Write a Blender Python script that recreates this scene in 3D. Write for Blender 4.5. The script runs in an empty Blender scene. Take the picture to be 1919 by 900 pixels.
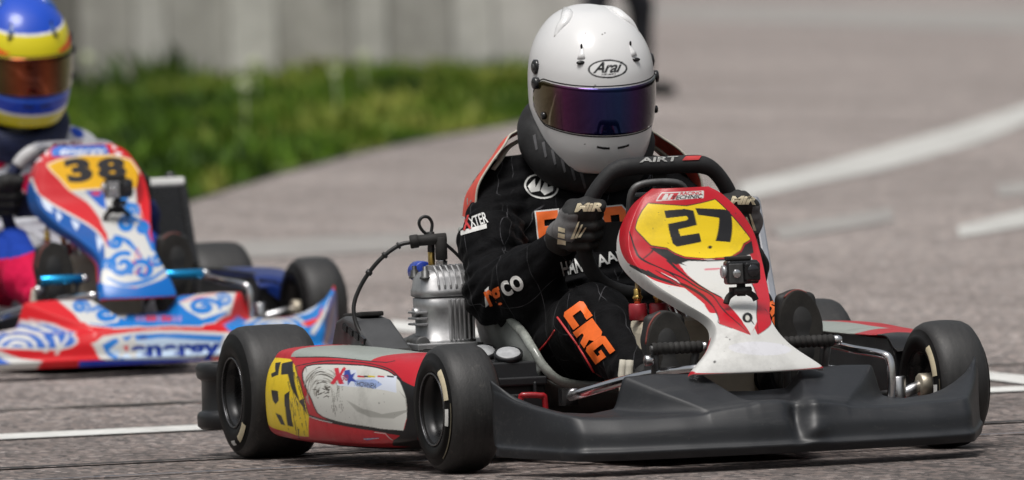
import bpy, math, random
import numpy as np
from mathutils import Matrix, Vector
from mathutils.bvhtree import BVHTree

scene = bpy.context.scene
COL = scene.collection
random.seed(7)
RNG = np.random.default_rng(7)

# ------------------------------------------------------------------ camera
cam_data = bpy.data.cameras.new('camera')
cam = bpy.data.objects.new('camera', cam_data)
COL.objects.link(cam)
CAM_C = Vector((24.40581, -8.04518, 1.1661))
CAM_R = Vector((0.32106091, 0.94637509, -0.03597326))
CAM_U = Vector((-0.01920811, 0.0444834, 0.99882545))
CAM_F = Vector((-0.94686374, 0.31999283, -0.03245995))
mw = Matrix.Identity(4)
for i in range(3):
    mw[i][0] = CAM_R[i]; mw[i][1] = CAM_U[i]; mw[i][2] = -CAM_F[i]; mw[i][3] = CAM_C[i]
cam.matrix_world = mw
cam_data.sensor_width = 36.0
cam_data.lens = 22942.15 / 1919 * 36.0
cam_data.shift_x = (959.5 - 1176.067) / 1919
cam_data.shift_y = (530.147 - 450) / 1919
cam_data.clip_start = 0.5
cam_data.clip_end = 3000
cam_data.dof.use_dof = True
cam_data.dof.focus_distance = 24.75
cam_data.dof.aperture_fstop = 7.4
scene.camera = cam

# ------------------------------------------------------------------ sky and sun (bright overcast)
SUN_EL = math.radians(70)
SUN_DIR = Vector((0.75, -0.66, 0)).normalized() * math.cos(SUN_EL) + Vector((0, 0, math.sin(SUN_EL)))
world = bpy.data.worlds.new('World')
scene.world = world
world.use_nodes = True
wn = world.node_tree
wn.nodes.clear()
w_out = wn.nodes.new('ShaderNodeOutputWorld')
w_bg = wn.nodes.new('ShaderNodeBackground')
w_sky = wn.nodes.new('ShaderNodeTexSky')
w_sky.sky_type = 'NISHITA'
w_sky.sun_disc = False
w_sky.sun_elevation = SUN_EL
w_sky.sun_rotation = math.atan2(SUN_DIR.x, SUN_DIR.y)
w_sky.air_density = 2.0
w_sky.dust_density = 6.0
w_hsv = wn.nodes.new('ShaderNodeHueSaturation')
w_hsv.inputs['Saturation'].default_value = 0.38
wn.links.new(w_sky.outputs[0], w_hsv.inputs['Color'])
wn.links.new(w_hsv.outputs[0], w_bg.inputs['Color'])
wn.links.new(w_bg.outputs[0], w_out.inputs[0])
w_bg.inputs['Strength'].default_value = 0.082
sun_d = bpy.data.lights.new('sun', 'SUN')
sun_d.energy = 2.3
sun_d.angle = math.radians(24)
sun_d.color = (1.0, 0.975, 0.95)
sun = bpy.data.objects.new('sun', sun_d)
sun.rotation_euler = (-SUN_DIR).to_track_quat('-Z', 'Y').to_euler()
COL.objects.link(sun)
scene.view_settings.view_transform = 'Standard'
scene.view_settings.look = 'None'
scene.view_settings.gamma = 1
scene.view_settings.exposure = 0.08
# ------------------------------------------------------------------ mesh helpers
def lin(c):
    """sRGB 0-255 -> linear"""
    c = np.asarray(c, float) / 255.0
    return np.where(c <= 0.04045, c / 12.92, ((c + 0.055) / 1.055) ** 2.4)


def cr(P, n, closed=False):
    """Catmull-Rom samples through the rows of P (k, ...)"""
    P = np.asarray(P, float)
    k = len(P)
    if closed:
        t = np.linspace(0, k, n, endpoint=False)
    else:
        t = np.linspace(0, k - 1, n)
    i = np.floor(t).astype(int)
    if not closed:
        i = np.minimum(i, k - 2)
    f = (t - i).reshape((-1,) + (1,) * (P.ndim - 1))
    if closed:
        a, b, c, d = P[(i - 1) % k], P[i % k], P[(i + 1) % k], P[(i + 2) % k]
    else:
        E = np.concatenate([[2 * P[0] - P[1]], P, [2 * P[-1] - P[-2]]])
        a, b, c, d = E[i], E[i + 1], E[i + 2], E[i + 3]
    return 0.5 * (2 * b + (c - a) * f + (2 * a - 5 * b + 4 * c - d) * f ** 2 + (3 * b - a - 3 * c + d) * f ** 3)


def net_surface(net, nu, nv):
    net = np.asarray(net, float)
    A = cr(net, nu)
    return np.swapaxes(cr(np.swapaxes(A, 0, 1), nv), 0, 1)


def grid_faces(nu, nv, close_u=False, close_v=False, flip=False):
    a = np.arange(nu * nv).reshape(nu, nv)
    if close_u:
        a = np.concatenate([a, a[:1]], 0)
    if close_v:
        a = np.concatenate([a, a[:, :1]], 1)
    q = np.stack([a[:-1, :-1], a[1:, :-1], a[1:, 1:], a[:-1, 1:]], -1).reshape(-1, 4)
    return q[:, ::-1] if flip else q


def fast_mesh(name, V, F, smooth=True):
    V = np.ascontiguousarray(V, np.float32).reshape(-1, 3)
    F = np.ascontiguousarray(F, np.int32)
    me = bpy.data.meshes.new(name)
    n = F.shape[1]
    me.vertices.add(len(V)); me.vertices.foreach_set('co', V.ravel())
    me.loops.add(F.size); me.loops.foreach_set('vertex_index', F.ravel())
    me.polygons.add(len(F))
    me.polygons.foreach_set('loop_start', np.arange(0, F.size, n, dtype=np.int32))
    me.polygons.foreach_set('use_smooth', np.full(len(F), smooth, bool))
    me.update(calc_edges=True)
    me.validate()
    return me


def link(name, me, mat, parent=None, kind=None):
    o = bpy.data.objects.new(name, me)
    COL.objects.link(o)
    if mat is not None:
        me.materials.clear() if len(me.materials) else None
        for m in (mat if isinstance(mat, (list, tuple)) else [mat]):
            me.materials.append(m)
    if parent is not None:
        o.parent = parent
    if kind:
        o['kind'] = kind
    return o


def empty(name, label, cat, loc=(0, 0, 0), rz=0.0, group=None):
    o = bpy.data.objects.new(name, None)
    o.empty_display_size = 0.1
    COL.objects.link(o)
    o.location = loc
    o.rotation_euler = (0, 0, rz)
    o['label'] = label; o['category'] = cat
    if group:
        o['group'] = group
    return o


def tag(o, label, cat, group=None):
    o['label'] = label; o['category'] = cat
    if group:
        o['group'] = group
    return o


def modif(o, bevel=0.0, seg=2, solid=0.0, subsurf=0, angle=35):
    if solid:
        m = o.modifiers.new('solid', 'SOLIDIFY'); m.thickness = abs(solid); m.offset = -1 if solid > 0 else 1
    if bevel:
        m = o.modifiers.new('bevel', 'BEVEL'); m.width = bevel; m.segments = seg
        m.limit_method = 'ANGLE'; m.angle_limit = math.radians(angle)
    if subsurf:
        m = o.modifiers.new('subd', 'SUBSURF'); m.levels = subsurf; m.render_levels = subsurf
    return o


class MB:
    """collects shapes into one mesh"""
    def __init__(self):
        self.v = []; self.f = []; self.n = 0; self.s = []; self.mi = []

    def add(self, V, F, smooth=True, mi=0):
        V = np.asarray(V, float).reshape(-1, 3)
        self.v.append(V)
        for q in F:
            self.f.append([int(i) + self.n for i in q]); self.s.append(smooth); self.mi.append(mi)
        self.n += len(V)
        return self

    def box(self, c, size, R=None, mi=0, taper=1.0):
        sx, sy, sz = [s / 2 for s in size]
        P = np.array([[x, y, z] for z in (-sz, sz) for (x, y) in ((-sx, -sy), (sx, -sy), (sx, sy), (-sx, sy))], float)
        P[4:, :2] *= taper
        if R is not None:
            P = P @ np.asarray(R).T
        F = [(3, 2, 1, 0), (4, 5, 6, 7), (0, 1, 5, 4), (1, 2, 6, 5), (2, 3, 7, 6), (3, 0, 4, 7)]
        return self.add(P + np.asarray(c), F, False, mi)

    def prism(self, poly, o, ex, ey, ez, mi=0):
        """polygon in the plane (o, ex, ey), extruded by vector ez"""
        poly = np.asarray(poly, float); k = len(poly)
        o, ex, ey, ez = map(lambda a: np.asarray(a, float), (o, ex, ey, ez))
        A = o + poly[:, :1] * ex + poly[:, 1:] * ey
        P = np.concatenate([A, A + ez])
        F = [list(range(k))[::-1], list(range(k, 2 * k))] + [(i, (i + 1) % k, k + (i + 1) % k, k + i) for i in range(k)]
        return self.add(P, F, False, mi)

    def lathe(self, prof, o=(0, 0, 0), ax=(0, 0, 1), n=32, mi=0, smooth=True, mis=None):
        """prof: (radius, height along ax)"""
        ax = np.asarray(ax, float); ax = ax / np.linalg.norm(ax)
        t = np.array([1., 0, 0]) if abs(ax[0]) < 0.9 else np.array([0, 1., 0])
        e1 = np.cross(ax, t); e1 /= np.linalg.norm(e1); e2 = np.cross(ax, e1)
        a = np.linspace(0, 2 * np.pi, n, endpoint=False)
        prof = np.asarray(prof, float)
        D = np.cos(a)[:, None] * e1 + np.sin(a)[:, None] * e2
        V = np.asarray(o) + prof[:, None, :1] * D[None] + prof[:, None, 1:2] * ax
        k = len(prof)
        F = grid_faces(k, n, close_v=True, flip=False)
        V = V.reshape(-1, 3)
        base = self.n
        self.v.append(V)
        for j, q in enumerate(F):
            self.f.append([int(i) + base for i in q]); self.s.append(smooth)
            self.mi.append(mis[j // n] if mis else mi)
        self.n += len(V)
        return self

    def cyl(self, p0, p1, r0, r1=None, n=20, mi=0, cap=True):
        p0, p1 = np.asarray(p0, float), np.asarray(p1, float)
        r1 = r0 if r1 is None else r1
        L = np.linalg.norm(p1 - p0)
        ax = (p1 - p0) / L
        if cap:
            e = min(r0, r1, L) * 0.12
            prof = [(0, 0), (r0 - e, 0), (r0, e), (r1, L - e), (r1 - e, L), (0, L)]
        else:
            prof = [(r0, 0), (r1, L)]
        return self.lathe(prof, p0, ax, n, mi)

    def tube(self, pts, r, n=12, closed=False, sub=0, mi=0, flat=1.0, up=None):
        P = np.asarray(pts, float)
        rr = np.asarray(r, float) if np.ndim(r) else np.full(len(P), float(r))
        if sub:
            m = sub * (len(P) - (0 if closed else 1)) + (0 if closed else 1)
            rr = cr(rr[:, None], m, closed)[:, 0]
            P = cr(P, m, closed)
        k = len(P)
        T = (np.roll(P, -1, 0) - np.roll(P, 1, 0)) if closed else np.gradient(P, axis=0)
        T /= np.linalg.norm(T, axis=1)[:, None] + 1e-12
        ref = np.array(up, float) if up is not None else np.array([0, 0, 1.])
        if abs(T[0] @ ref) > 0.9 and up is None:
            ref = np.array([1., 0, 0])
        N = np.zeros_like(P)
        nrm = ref - (ref @ T[0]) * T[0]
        N[0] = nrm / np.linalg.norm(nrm)
        for i in range(1, k):
            v = (np.asarray(up) if up is not None else N[i - 1])
            v = v - (v @ T[i]) * T[i]
            N[i] = v / (np.linalg.norm(v) + 1e-12)
        B = np.cross(T, N)
        a = np.linspace(0, 2 * np.pi, n, endpoint=False)
        V = P[:, None] + rr[:, None, None] * (np.cos(a)[None, :, None] * N[:, None] * flat + np.sin(a)[None, :, None] * B[:, None])
        F = [list(q) for q in grid_faces(k, n, close_u=closed, close_v=True)]
        if not closed:
            F.append(list(range(n))); F.append(list(range((k - 1) * n, k * n))[::-1])
        return self.add(V.reshape(-1, 3), F, True, mi)

    def ball(self, c, r, n=16, mi=0):
        r = np.broadcast_to(np.asarray(r, float), (3,))
        m = n // 2 + 1
        t = np.linspace(0, np.pi, m)
        a = np.linspace(0, 2 * np.pi, n, endpoint=False)
        V = np.stack([np.sin(t)[:, None] * np.cos(a), np.sin(t)[:, None] * np.sin(a), np.cos(t)[:, None] * np.ones(n)], -1) * r + np.asarray(c)
        return self.add(V.reshape(-1, 3), grid_faces(m, n, close_v=True, flip=False), True, mi)

    def grid(self, V, flip=False, mi=0, close_u=False, close_v=False, smooth=True):
        nu, nv = V.shape[:2]
        return self.add(V.reshape(-1, 3), grid_faces(nu, nv, close_u, close_v, flip), smooth, mi)

    def build(self, name, mat, parent=None, bevel=0.0, seg=2, kind=None, solid=0.0, subsurf=0, recalc=True, angle=35):
        me = bpy.data.meshes.new(name)
        me.from_pydata(np.concatenate(self.v).tolist(), [], self.f)
        me.polygons.foreach_set('use_smooth', np.array(self.s, bool))
        o = link(name, me, mat, parent, kind)
        if any(self.mi):
            me.polygons.foreach_set('material_index', np.array(self.mi, np.int32))
        me.validate()
        if recalc:
            import bmesh
            bm = bmesh.new(); bm.from_mesh(me)
            bmesh.ops.remove_doubles(bm, verts=bm.verts, dist=1e-6)
            bmesh.ops.recalc_face_normals(bm, faces=bm.faces)
            bm.to_mesh(me); bm.free()
        modif(o, bevel, seg, solid, subsurf, angle)
        return o


def rotm(axis, deg):
    a = np.asarray(axis, float); a /= np.linalg.norm(a)
    return np.array(Matrix.Rotation(math.radians(deg), 3, Vector(a)))


# ------------------------------------------------------------------ signed distance bodies
class SDF:
    def __init__(self, lo, hi, h):
        self.lo = np.asarray(lo, float); self.h = h
        self.n = np.ceil((np.asarray(hi, float) - self.lo) / h).astype(int) + 1
        self.f = np.full(self.n, 1.0, np.float32)

    def region(self, lo, hi):
        a = np.clip(np.floor((np.asarray(lo) - self.lo) / self.h).astype(int), 0, self.n - 1)
        b = np.clip(np.ceil((np.asarray(hi) - self.lo) / self.h).astype(int) + 1, 1, self.n)
        sl = tuple(slice(a[i], b[i]) for i in range(3))
        g = [self.lo[i] + self.h * np.arange(a[i], b[i], dtype=np.float32) for i in range(3)]
        P = np.stack(np.meshgrid(*g, indexing='ij'), -1)
        return sl, P.astype(np.float32)

    def _merge(self, sl, d, k, cut=False):
        f = self.f[sl]
        d = d.astype(np.float32)
        if cut:
            d = -d
            hh = np.clip(0.5 - 0.5 * (d - f) / k, 0, 1)
            self.f[sl] = f * (1 - (1 - hh)) + d * (1 - hh) + k * hh * (1 - hh)
            return
        hh = np.clip(0.5 + 0.5 * (f - d) / k, 0, 1)
        self.f[sl] = f * (1 - hh) + d * hh - k * hh * (1 - hh)

    def cone(self, a, b, ra, rb=None, k=0.02, sq=(1, 1, 1)):
        rb = ra if rb is None else rb
        sq = np.asarray(sq, np.float32)
        a, b = np.asarray(a, float), np.asarray(b, float)
        m = max(ra, rb) / min(sq) + 2.5 * k + 2 * self.h
        sl, P = self.region(np.minimum(a, b) - m, np.maximum(a, b) + m)
        A, B = a * sq, b * sq
        ab = B - A
        q = P * sq - A
        t = np.clip((q @ ab) / (ab @ ab + 1e-12), 0, 1)
        d = np.linalg.norm(q - t[..., None] * ab, axis=-1) - (ra + (rb - ra) * t)
        self._merge(sl, d, k)
        return self

    def path(self, pts, rads, k=0.02):
        for i in range(len(pts) - 1):
            self.cone(pts[i], pts[i + 1], rads[i], rads[i + 1], k)
        return self

    def ell(self, c, r, k=0.02, R=None, cut=False):
        c, r = np.asarray(c, float), np.asarray(r, float)
        m = r.max() + 2.5 * k + 2 * self.h
        sl, P = self.region(c - m, c + m)
        q = P - c
        if R is not None:
            q = q @ np.asarray(R)
        k0 = np.linalg.norm(q / r, axis=-1)
        k1 = np.linalg.norm(q / (r * r), axis=-1) + 1e-9
        self._merge(sl, k0 * (k0 - 1) / k1, k, cut)
        return self

    def box(self, c, half, rnd=0.005, k=0.01, R=None, cut=False):
        c, half = np.asarray(c, float), np.asarray(half, float)
        m = np.linalg.norm(half) + 2 * k + 2 * self.h
        sl, P = self.region(c - m, c + m)
        q = P - c
        if R is not None:
            q = q @ np.asarray(R)
        q = np.abs(q) - (half - rnd)
        d = np.linalg.norm(np.maximum(q, 0), axis=-1) + np.minimum(q.max(-1), 0) - rnd
        self._merge(sl, d, k, cut)
        return self

    def torus(self, c, ax, R, r, k=0.01, ry=None):
        c, ax = np.asarray(c, float), np.asarray(ax, float)
        ax /= np.linalg.norm(ax)
        ry = r if ry is None else ry
        m = R + max(r, ry) + 2.5 * k + 2 * self.h
        sl, P = self.region(c - m, c + m)
        q = P - c
        hgt = q @ ax
        rad = np.sqrt(np.maximum((q * q).sum(-1) - hgt ** 2, 0)) - R
        d = (np.sqrt((rad / r) ** 2 + (hgt / ry) ** 2) - 1) * min(r, ry)
        self._merge(sl, d, k)
        return self

    def displace(self, fn, lo, hi):
        sl, P = self.region(lo, hi)
        self.f[sl] += fn(P).astype(np.float32)
        return self

    def mesh(self):
        f = self.f
        ins = f < 0
        c = np.zeros(np.array(f.shape) - 1, np.int32)
        for dx in (0, 1):
            for dy in (0, 1):
                for dz in (0, 1):
                    c += ins[dx:f.shape[0] - 1 + dx, dy:f.shape[1] - 1 + dy, dz:f.shape[2] - 1 + dz]
        act = (c > 0) & (c < 8)
        ix = np.argwhere(act)
        idx = np.full(act.shape, -1, np.int64)
        idx[tuple(ix.T)] = np.arange(len(ix))
        cor = [(dx, dy, dz) for dx in (0, 1) for dy in (0, 1) for dz in (0, 1)]
        val = np.stack([f[ix[:, 0] + a, ix[:, 1] + b, ix[:, 2] + cc] for a, b, cc in cor], 1)
        S = np.zeros((len(ix), 3)); N = np.zeros(len(ix))
        for i in range(8):
            for j in range(i + 1, 8):
                d = np.abs(np.subtract(cor[i], cor[j]))
                if d.sum() != 1:
                    continue
                vi, vj = val[:, i], val[:, j]
                m = (vi < 0) != (vj < 0)
                t = np.where(m, vi / np.where(m, vi - vj, 1), 0)
                p = np.asarray(cor[i]) + t[:, None] * (np.asarray(cor[j]) - np.asarray(cor[i]))
                S[m] += p[m]; N[m] += 1
        V = self.lo + self.h * (ix + S / N[:, None])
        Fs = []
        for ax in range(3):
            o1, o2 = [(1, 2), (2, 0), (0, 1)][ax]
            sa = [slice(0, s - 1) for s in f.shape]
            a = ins[tuple(slice(0, s - 1) if i == ax else slice(1, s - 1) for i, s in enumerate(f.shape))]
            b = ins[tuple(slice(1, s) if i == ax else slice(1, s - 1) for i, s in enumerate(f.shape))]
            e = np.argwhere(a != b)
            flag = a[tuple(e.T)]
            base = e.copy()
            base[:, o1] += 1; base[:, o2] += 1
            def at(d1, d2):
                q = base.copy(); q[:, o1] -= d1; q[:, o2] -= d2
                return idx[tuple(q.T)]
            q = np.stack([at(1, 1), at(0, 1), at(0, 0), at(1, 0)], 1)
            q[~flag] = q[~flag][:, ::-1]
            Fs.append(q)
        F = np.concatenate(Fs)
        F = F[(F >= 0).all(1)]
        return V, F

    def build(self, name, mat, parent=None, smooth_it=2):
        V, F = self.mesh()
        V = relax(V, F, smooth_it)
        return link(name, fast_mesh(name, V, F), mat, parent)


def relax(V, F, it):
    for _ in range(it):
        S = np.zeros_like(V); N = np.zeros(len(V))
        for a in range(4):
            np.add.at(S, F[:, a], V[F[:, (a + 1) % 4]]); np.add.at(N, F[:, a], 1)
            np.add.at(S, F[:, a], V[F[:, (a + 3) % 4]]); np.add.at(N, F[:, a], 1)
        V = 0.5 * V + 0.5 * S / np.maximum(N, 1)[:, None]
    return V


def vnoise(P, scale, seed=0):
    """smooth value noise on points (...,3)"""
    rs = np.random.default_rng(seed)
    T = rs.random((32, 32, 32)).astype(np.float32)
    q = np.asarray(P) * scale
    i = np.floor(q).astype(int); f = q - i
    f = f * f * (3 - 2 * f)
    r = 0
    for dx in (0, 1):
        for dy in (0, 1):
            for dz in (0, 1):
                w = (f[..., 0] if dx else 1 - f[..., 0]) * (f[..., 1] if dy else 1 - f[..., 1]) * (f[..., 2] if dz else 1 - f[..., 2])
                r = r + w * T[(i[..., 0] + dx) % 32, (i[..., 1] + dy) % 32, (i[..., 2] + dz) % 32]
    return r * 2 - 1


# ------------------------------------------------------------------ lettering
_glyph_cache = {}


def glyphs(text, bold=0.0, shear=0.0, spacing=1.0):
    """2D triangles of a string, baseline at 0, cap height about 0.7; returns (n,3,2), width"""
    key = (text, bold, shear, spacing)
    if key in _glyph_cache:
        return _glyph_cache[key]
    cu = bpy.data.curves.new('t', 'FONT')
    cu.body = text; cu.offset = bold; cu.shear = shear; cu.space_character = spacing
    ob = bpy.data.objects.new('t', cu)
    COL.objects.link(ob)
    dg = bpy.context.evaluated_depsgraph_get()
    me = ob.evaluated_get(dg).to_mesh()
    me.calc_loop_triangles()
    co = np.array([v.co[:2] for v in me.vertices])
    T = np.array([co[list(t.vertices)] for t in me.loop_triangles]) if len(me.vertices) else np.zeros((0, 3, 2))
    ob.evaluated_get(dg).to_mesh_clear()
    bpy.data.objects.remove(ob); bpy.data.curves.remove(cu)
    w = T[..., 0].max() if len(T) else 0
    _glyph_cache[key] = (T, w)
    return T, w


class Paint:
    """print laid on a surface grid: filled shapes in the surface's own (u, v), antialiased"""
    def __init__(self, nu, nv, base, u=None, v=None):
        u = np.linspace(0, 1, nu) if u is None else u
        v = np.linspace(0, 1, nv) if v is None else v
        du, dv = np.gradient(u), np.gradient(v)
        self.U = np.stack([(u + a * du)[:, None] + 0 * v[None] for a, b in ((-.25, -.25), (.25, -.25), (-.25, .25), (.25, .25))])
        self.V = np.stack([(v + b * dv)[None] + 0 * u[:, None] for a, b in ((-.25, -.25), (.25, -.25), (-.25, .25), (.25, .25))])
        self.C = np.zeros(self.U.shape + (3,))
        self.C[:] = lin(base)

    def mask(self, m, col, a=1.0):
        c = lin(col)
        w = np.asarray(m, float) * a
        self.C = self.C * (1 - w[..., None]) + c * w[..., None]
        return self

    def inside(self, pts):
        pts = np.asarray(pts, float)
        m = np.zeros(self.U.shape, bool)
        bx = (self.U >= pts[:, 0].min()) & (self.U <= pts[:, 0].max()) & (self.V >= pts[:, 1].min()) & (self.V <= pts[:, 1].max())
        x, y = self.U[bx], self.V[bx]
        r = np.zeros(len(x), bool)
        k = len(pts)
        for i in range(k):
            (x0, y0), (x1, y1) = pts[i], pts[(i + 1) % k]
            if y0 == y1:
                continue
            c = ((y0 > y) != (y1 > y)) & (x < (x1 - x0) * (y - y0) / (y1 - y0) + x0)
            r ^= c
        m[bx] = r
        return m

    def poly(self, pts, col, smooth=0, a=1.0):
        if smooth:
            pts = cr(pts, smooth * len(pts), True)
        return self.mask(self.inside(pts), col, a)

    def line(self, pts, w, col, smooth=0, a=1.0, asp=1.0, closed=False):
        """polyline of width w (in v units; u counted asp times)"""
        P = np.asarray(pts, float)
        if smooth:
            P = cr(P, smooth * len(P), closed)
        if closed:
            P = np.concatenate([P, P[:1]])
        w = np.broadcast_to(np.asarray(w, float), (len(P),)) if np.ndim(w) == 0 else np.interp(np.linspace(0, 1, len(P)), np.linspace(0, 1, len(w)), w)
        m = np.zeros(self.U.shape, bool)
        mw = w.max()
        bx = (self.U >= P[:, 0].min() - mw / asp) & (self.U <= P[:, 0].max() + mw / asp) & (self.V >= P[:, 1].min() - mw) & (self.V <= P[:, 1].max() + mw)
        x, y = self.U[bx] * asp, self.V[bx]
        r = np.zeros(len(x), bool)
        for i in range(len(P) - 1):
            a0 = P[i] * [asp, 1]; b0 = P[i + 1] * [asp, 1]
            ab = b0 - a0
            t = np.clip(((x - a0[0]) * ab[0] + (y - a0[1]) * ab[1]) / (ab @ ab + 1e-15), 0, 1)
            d = np.hypot(x - a0[0] - t * ab[0], y - a0[1] - t * ab[1])
            r |= d < 0.5 * (w[i] + (w[i + 1] - w[i]) * t)
        m[bx] = r
        return self.mask(m, col, a)

    def ell(self, c, r, col, rot=0.0, a=1.0, asp=1.0):
        x = (self.U - c[0]) * asp; y = self.V - c[1]
        ca, sa = math.cos(rot), math.sin(rot)
        return self.mask(((x * ca + y * sa) / r[0]) ** 2 + ((-x * sa + y * ca) / r[1]) ** 2 < 1, col, a)

    def text(self, s, G, col, bold=0.0, shear=0.0, spacing=1.0, a=1.0):
        """G: (u, v) of a small grid over the text's box, rows from the baseline up, columns along it"""
        T, w = glyphs(s, bold, shear, spacing)
        for _ in range(2):
            m = (T + np.roll(T, -1, 1)) / 2
            T = np.concatenate([np.stack([T[:, 0], m[:, 0], m[:, 2]], 1), np.stack([T[:, 1], m[:, 1], m[:, 0]], 1), np.stack([T[:, 2], m[:, 2], m[:, 1]], 1), m], 0)
        G = np.asarray(G, float)
        ny, nx = G.shape[:2]
        x = T[..., 0] / w * (nx - 1); y = T[..., 1] / 0.7 * (ny - 1)
        i = np.clip(np.floor(x).astype(int), 0, nx - 2); j = np.clip(np.floor(y).astype(int), 0, ny - 2)
        fx, fy = (x - i)[..., None], (y - j)[..., None]
        Q = (G[j, i] * (1 - fx) + G[j, i + 1] * fx) * (1 - fy) + (G[j + 1, i] * (1 - fx) + G[j + 1, i + 1] * fx) * fy
        return self.tris(Q, col, a)

    def tris(self, Q, col, a=1.0):
        m = np.zeros(self.U.shape, bool)
        for t in Q:
            lo, hi = t.min(0), t.max(0)
            for s in range(4):
                iu = np.nonzero((self.U[s, :, 0] >= lo[0]) & (self.U[s, :, 0] <= hi[0]))[0]
                iv = np.nonzero((self.V[s, 0] >= lo[1]) & (self.V[s, 0] <= hi[1]))[0]
                if not len(iu) or not len(iv):
                    continue
                x = self.U[s, iu[0]:iu[-1] + 1, iv[0]:iv[-1] + 1]; y = self.V[s, iu[0]:iu[-1] + 1, iv[0]:iv[-1] + 1]
                d = [(t[(i + 1) % 3][0] - t[i][0]) * (y - t[i][1]) - (t[(i + 1) % 3][1] - t[i][1]) * (x - t[i][0]) for i in range(3)]
                r = ((d[0] >= 0) & (d[1] >= 0) & (d[2] >= 0)) | ((d[0] <= 0) & (d[1] <= 0) & (d[2] <= 0))
                m[s, iu[0]:iu[-1] + 1, iv[0]:iv[-1] + 1] |= r
        return self.mask(m, col, a)

    def out(self):
        return self.C.mean(0)


def painted(name, V, paint, mat, parent, flip=False, close_u=False, close_v=False, solid=0.0):
    nu, nv = V.shape[:2]
    me = fast_mesh(name, V.reshape(-1, 3), grid_faces(nu, nv, close_u, close_v, flip))
    ca = me.color_attributes.new('print', 'FLOAT_COLOR', 'POINT')
    C = np.concatenate([paint.out().reshape(-1, 3), np.ones((nu * nv, 1))], 1).astype(np.float32)
    ca.data.foreach_set('color', C.ravel())
    o = link(name, me, mat, parent)
    if solid:
        modif(o, solid=solid)
    return o


def lettering(name, T, w, o, ex, ey, mat, parent, bvh, nrm, off=0.0016, sub=2, reach=0.35):
    """flat letters laid on a body: 2D triangles carried into the plane (o, ex, ey) and dropped along -nrm"""
    T = np.asarray(T)
    for _ in range(sub):
        m = (T + np.roll(T, -1, 1)) / 2
        T = np.concatenate([np.stack([T[:, 0], m[:, 0], m[:, 2]], 1), np.stack([T[:, 1], m[:, 1], m[:, 0]], 1),
                            np.stack([T[:, 2], m[:, 2], m[:, 1]], 1), m], 0)
    o, ex, ey = (np.asarray(a, float) for a in (o, ex, ey))
    nrm = np.asarray(nrm, float); nrm /= np.linalg.norm(nrm)
    P = o + T[..., :1] / w * ex + T[..., 1:] / 0.7 * ey
    flat = P.reshape(-1, 3)
    uq, inv = np.unique(flat.round(6), axis=0, return_inverse=True)
    inv = np.asarray(inv).reshape(-1)
    out = np.zeros_like(uq); ok = np.zeros(len(uq), bool)
    for i, p in enumerate(uq):
        h = bvh.ray_cast(Vector(p + nrm * reach), Vector(-nrm), reach * 2)
        if h[0] is not None:
            out[i] = np.array(h[0]) + np.array(h[1]) * off * (1 if h[1].dot(Vector(nrm)) > 0 else -1) + nrm * 0.0006
            ok[i] = True
    F = inv.reshape(-1, 3)
    F = F[ok[F].all(1)]
    # leave out triangles stretched over an edge of the body
    if len(F):
        L = np.linalg.norm(out[F] - np.roll(out[F], -1, 1), axis=2).max(1)
        L0 = np.linalg.norm(uq[F] - np.roll(uq[F], -1, 1), axis=2).max(1)
        F = F[L < 7 * L0 + 0.006]
    if not len(F):
        return None
    used = np.unique(F)
    re = np.zeros(len(uq), int); re[used] = np.arange(len(used))
    return link(name, fast_mesh(name, out[used], re[F]), mat, parent)


def poly_tris(pts, cell=0.0):
    from mathutils.geometry import tessellate_polygon
    t = tessellate_polygon([[Vector((p[0], p[1], 0)) for p in pts]])
    return np.array([[pts[i][:2] for i in tri] for tri in t], float)


# ------------------------------------------------------------------ materials
def nodes(name):
    m = bpy.data.materials.new(name)
    m.use_nodes = True
    nt = m.node_tree
    b = nt.nodes['Principled BSDF']
    return m, nt, b


def N(nt, t, **kw):
    n = nt.nodes.new('ShaderNode' + t)
    for k, v in kw.items():
        if k in n.inputs:
            n.inputs[k].default_value = v
        else:
            setattr(n, k, v)
    return n


def noise(nt, scale, detail=4.0, rough=0.6, coord='Object', stretch=None, dist=0.0):
    tc = N(nt, 'TexCoord')
    n = N(nt, 'TexNoise')
    n.inputs['Scale'].default_value = scale; n.inputs['Detail'].default_value = detail
    n.inputs['Roughness'].default_value = rough; n.inputs['Distortion'].default_value = dist
    if stretch:
        mp = N(nt, 'Mapping'); mp.inputs['Scale'].default_value = stretch
        nt.links.new(tc.outputs[coord], mp.inputs[0]); nt.links.new(mp.outputs[0], n.inputs['Vector'])
    else:
        nt.links.new(tc.outputs[coord], n.inputs['Vector'])
    return n


def ramp(nt, fac, stops):
    r = N(nt, 'ValToRGB')
    while len(r.color_ramp.elements) < len(stops):
        r.color_ramp.elements.new(0.5)
    for e, (p, c) in zip(r.color_ramp.elements, stops):
        e.position = p
        e.color = (c, c, c, 1) if np.ndim(c) == 0 else (*c, 1)
    nt.links.new(fac, r.inputs[0])
    return r


def mixc(nt, fac, a, b, mode='MIX'):
    m = N(nt, 'Mix'); m.data_type = 'RGBA'; m.blend_type = mode
    for sock, val in ((m.inputs[0], fac), (m.inputs[6], a), (m.inputs[7], b)):
        if hasattr(val, 'is_linked') or hasattr(val, 'links'):
            nt.links.new(val, sock)
        elif np.ndim(val) == 0:
            sock.default_value = val
        else:
            sock.default_value = (*val, 1) if len(val) == 3 else val
    return m.outputs[2]


def bump(nt, b, height, strength, dist=0.002):
    n = N(nt, 'Bump'); n.inputs['Strength'].default_value = strength; n.inputs['Distance'].default_value = dist
    nt.links.new(height, n.inputs['Height'])
    nt.links.new(n.outputs[0], b.inputs['Normal'])
    return n


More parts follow.
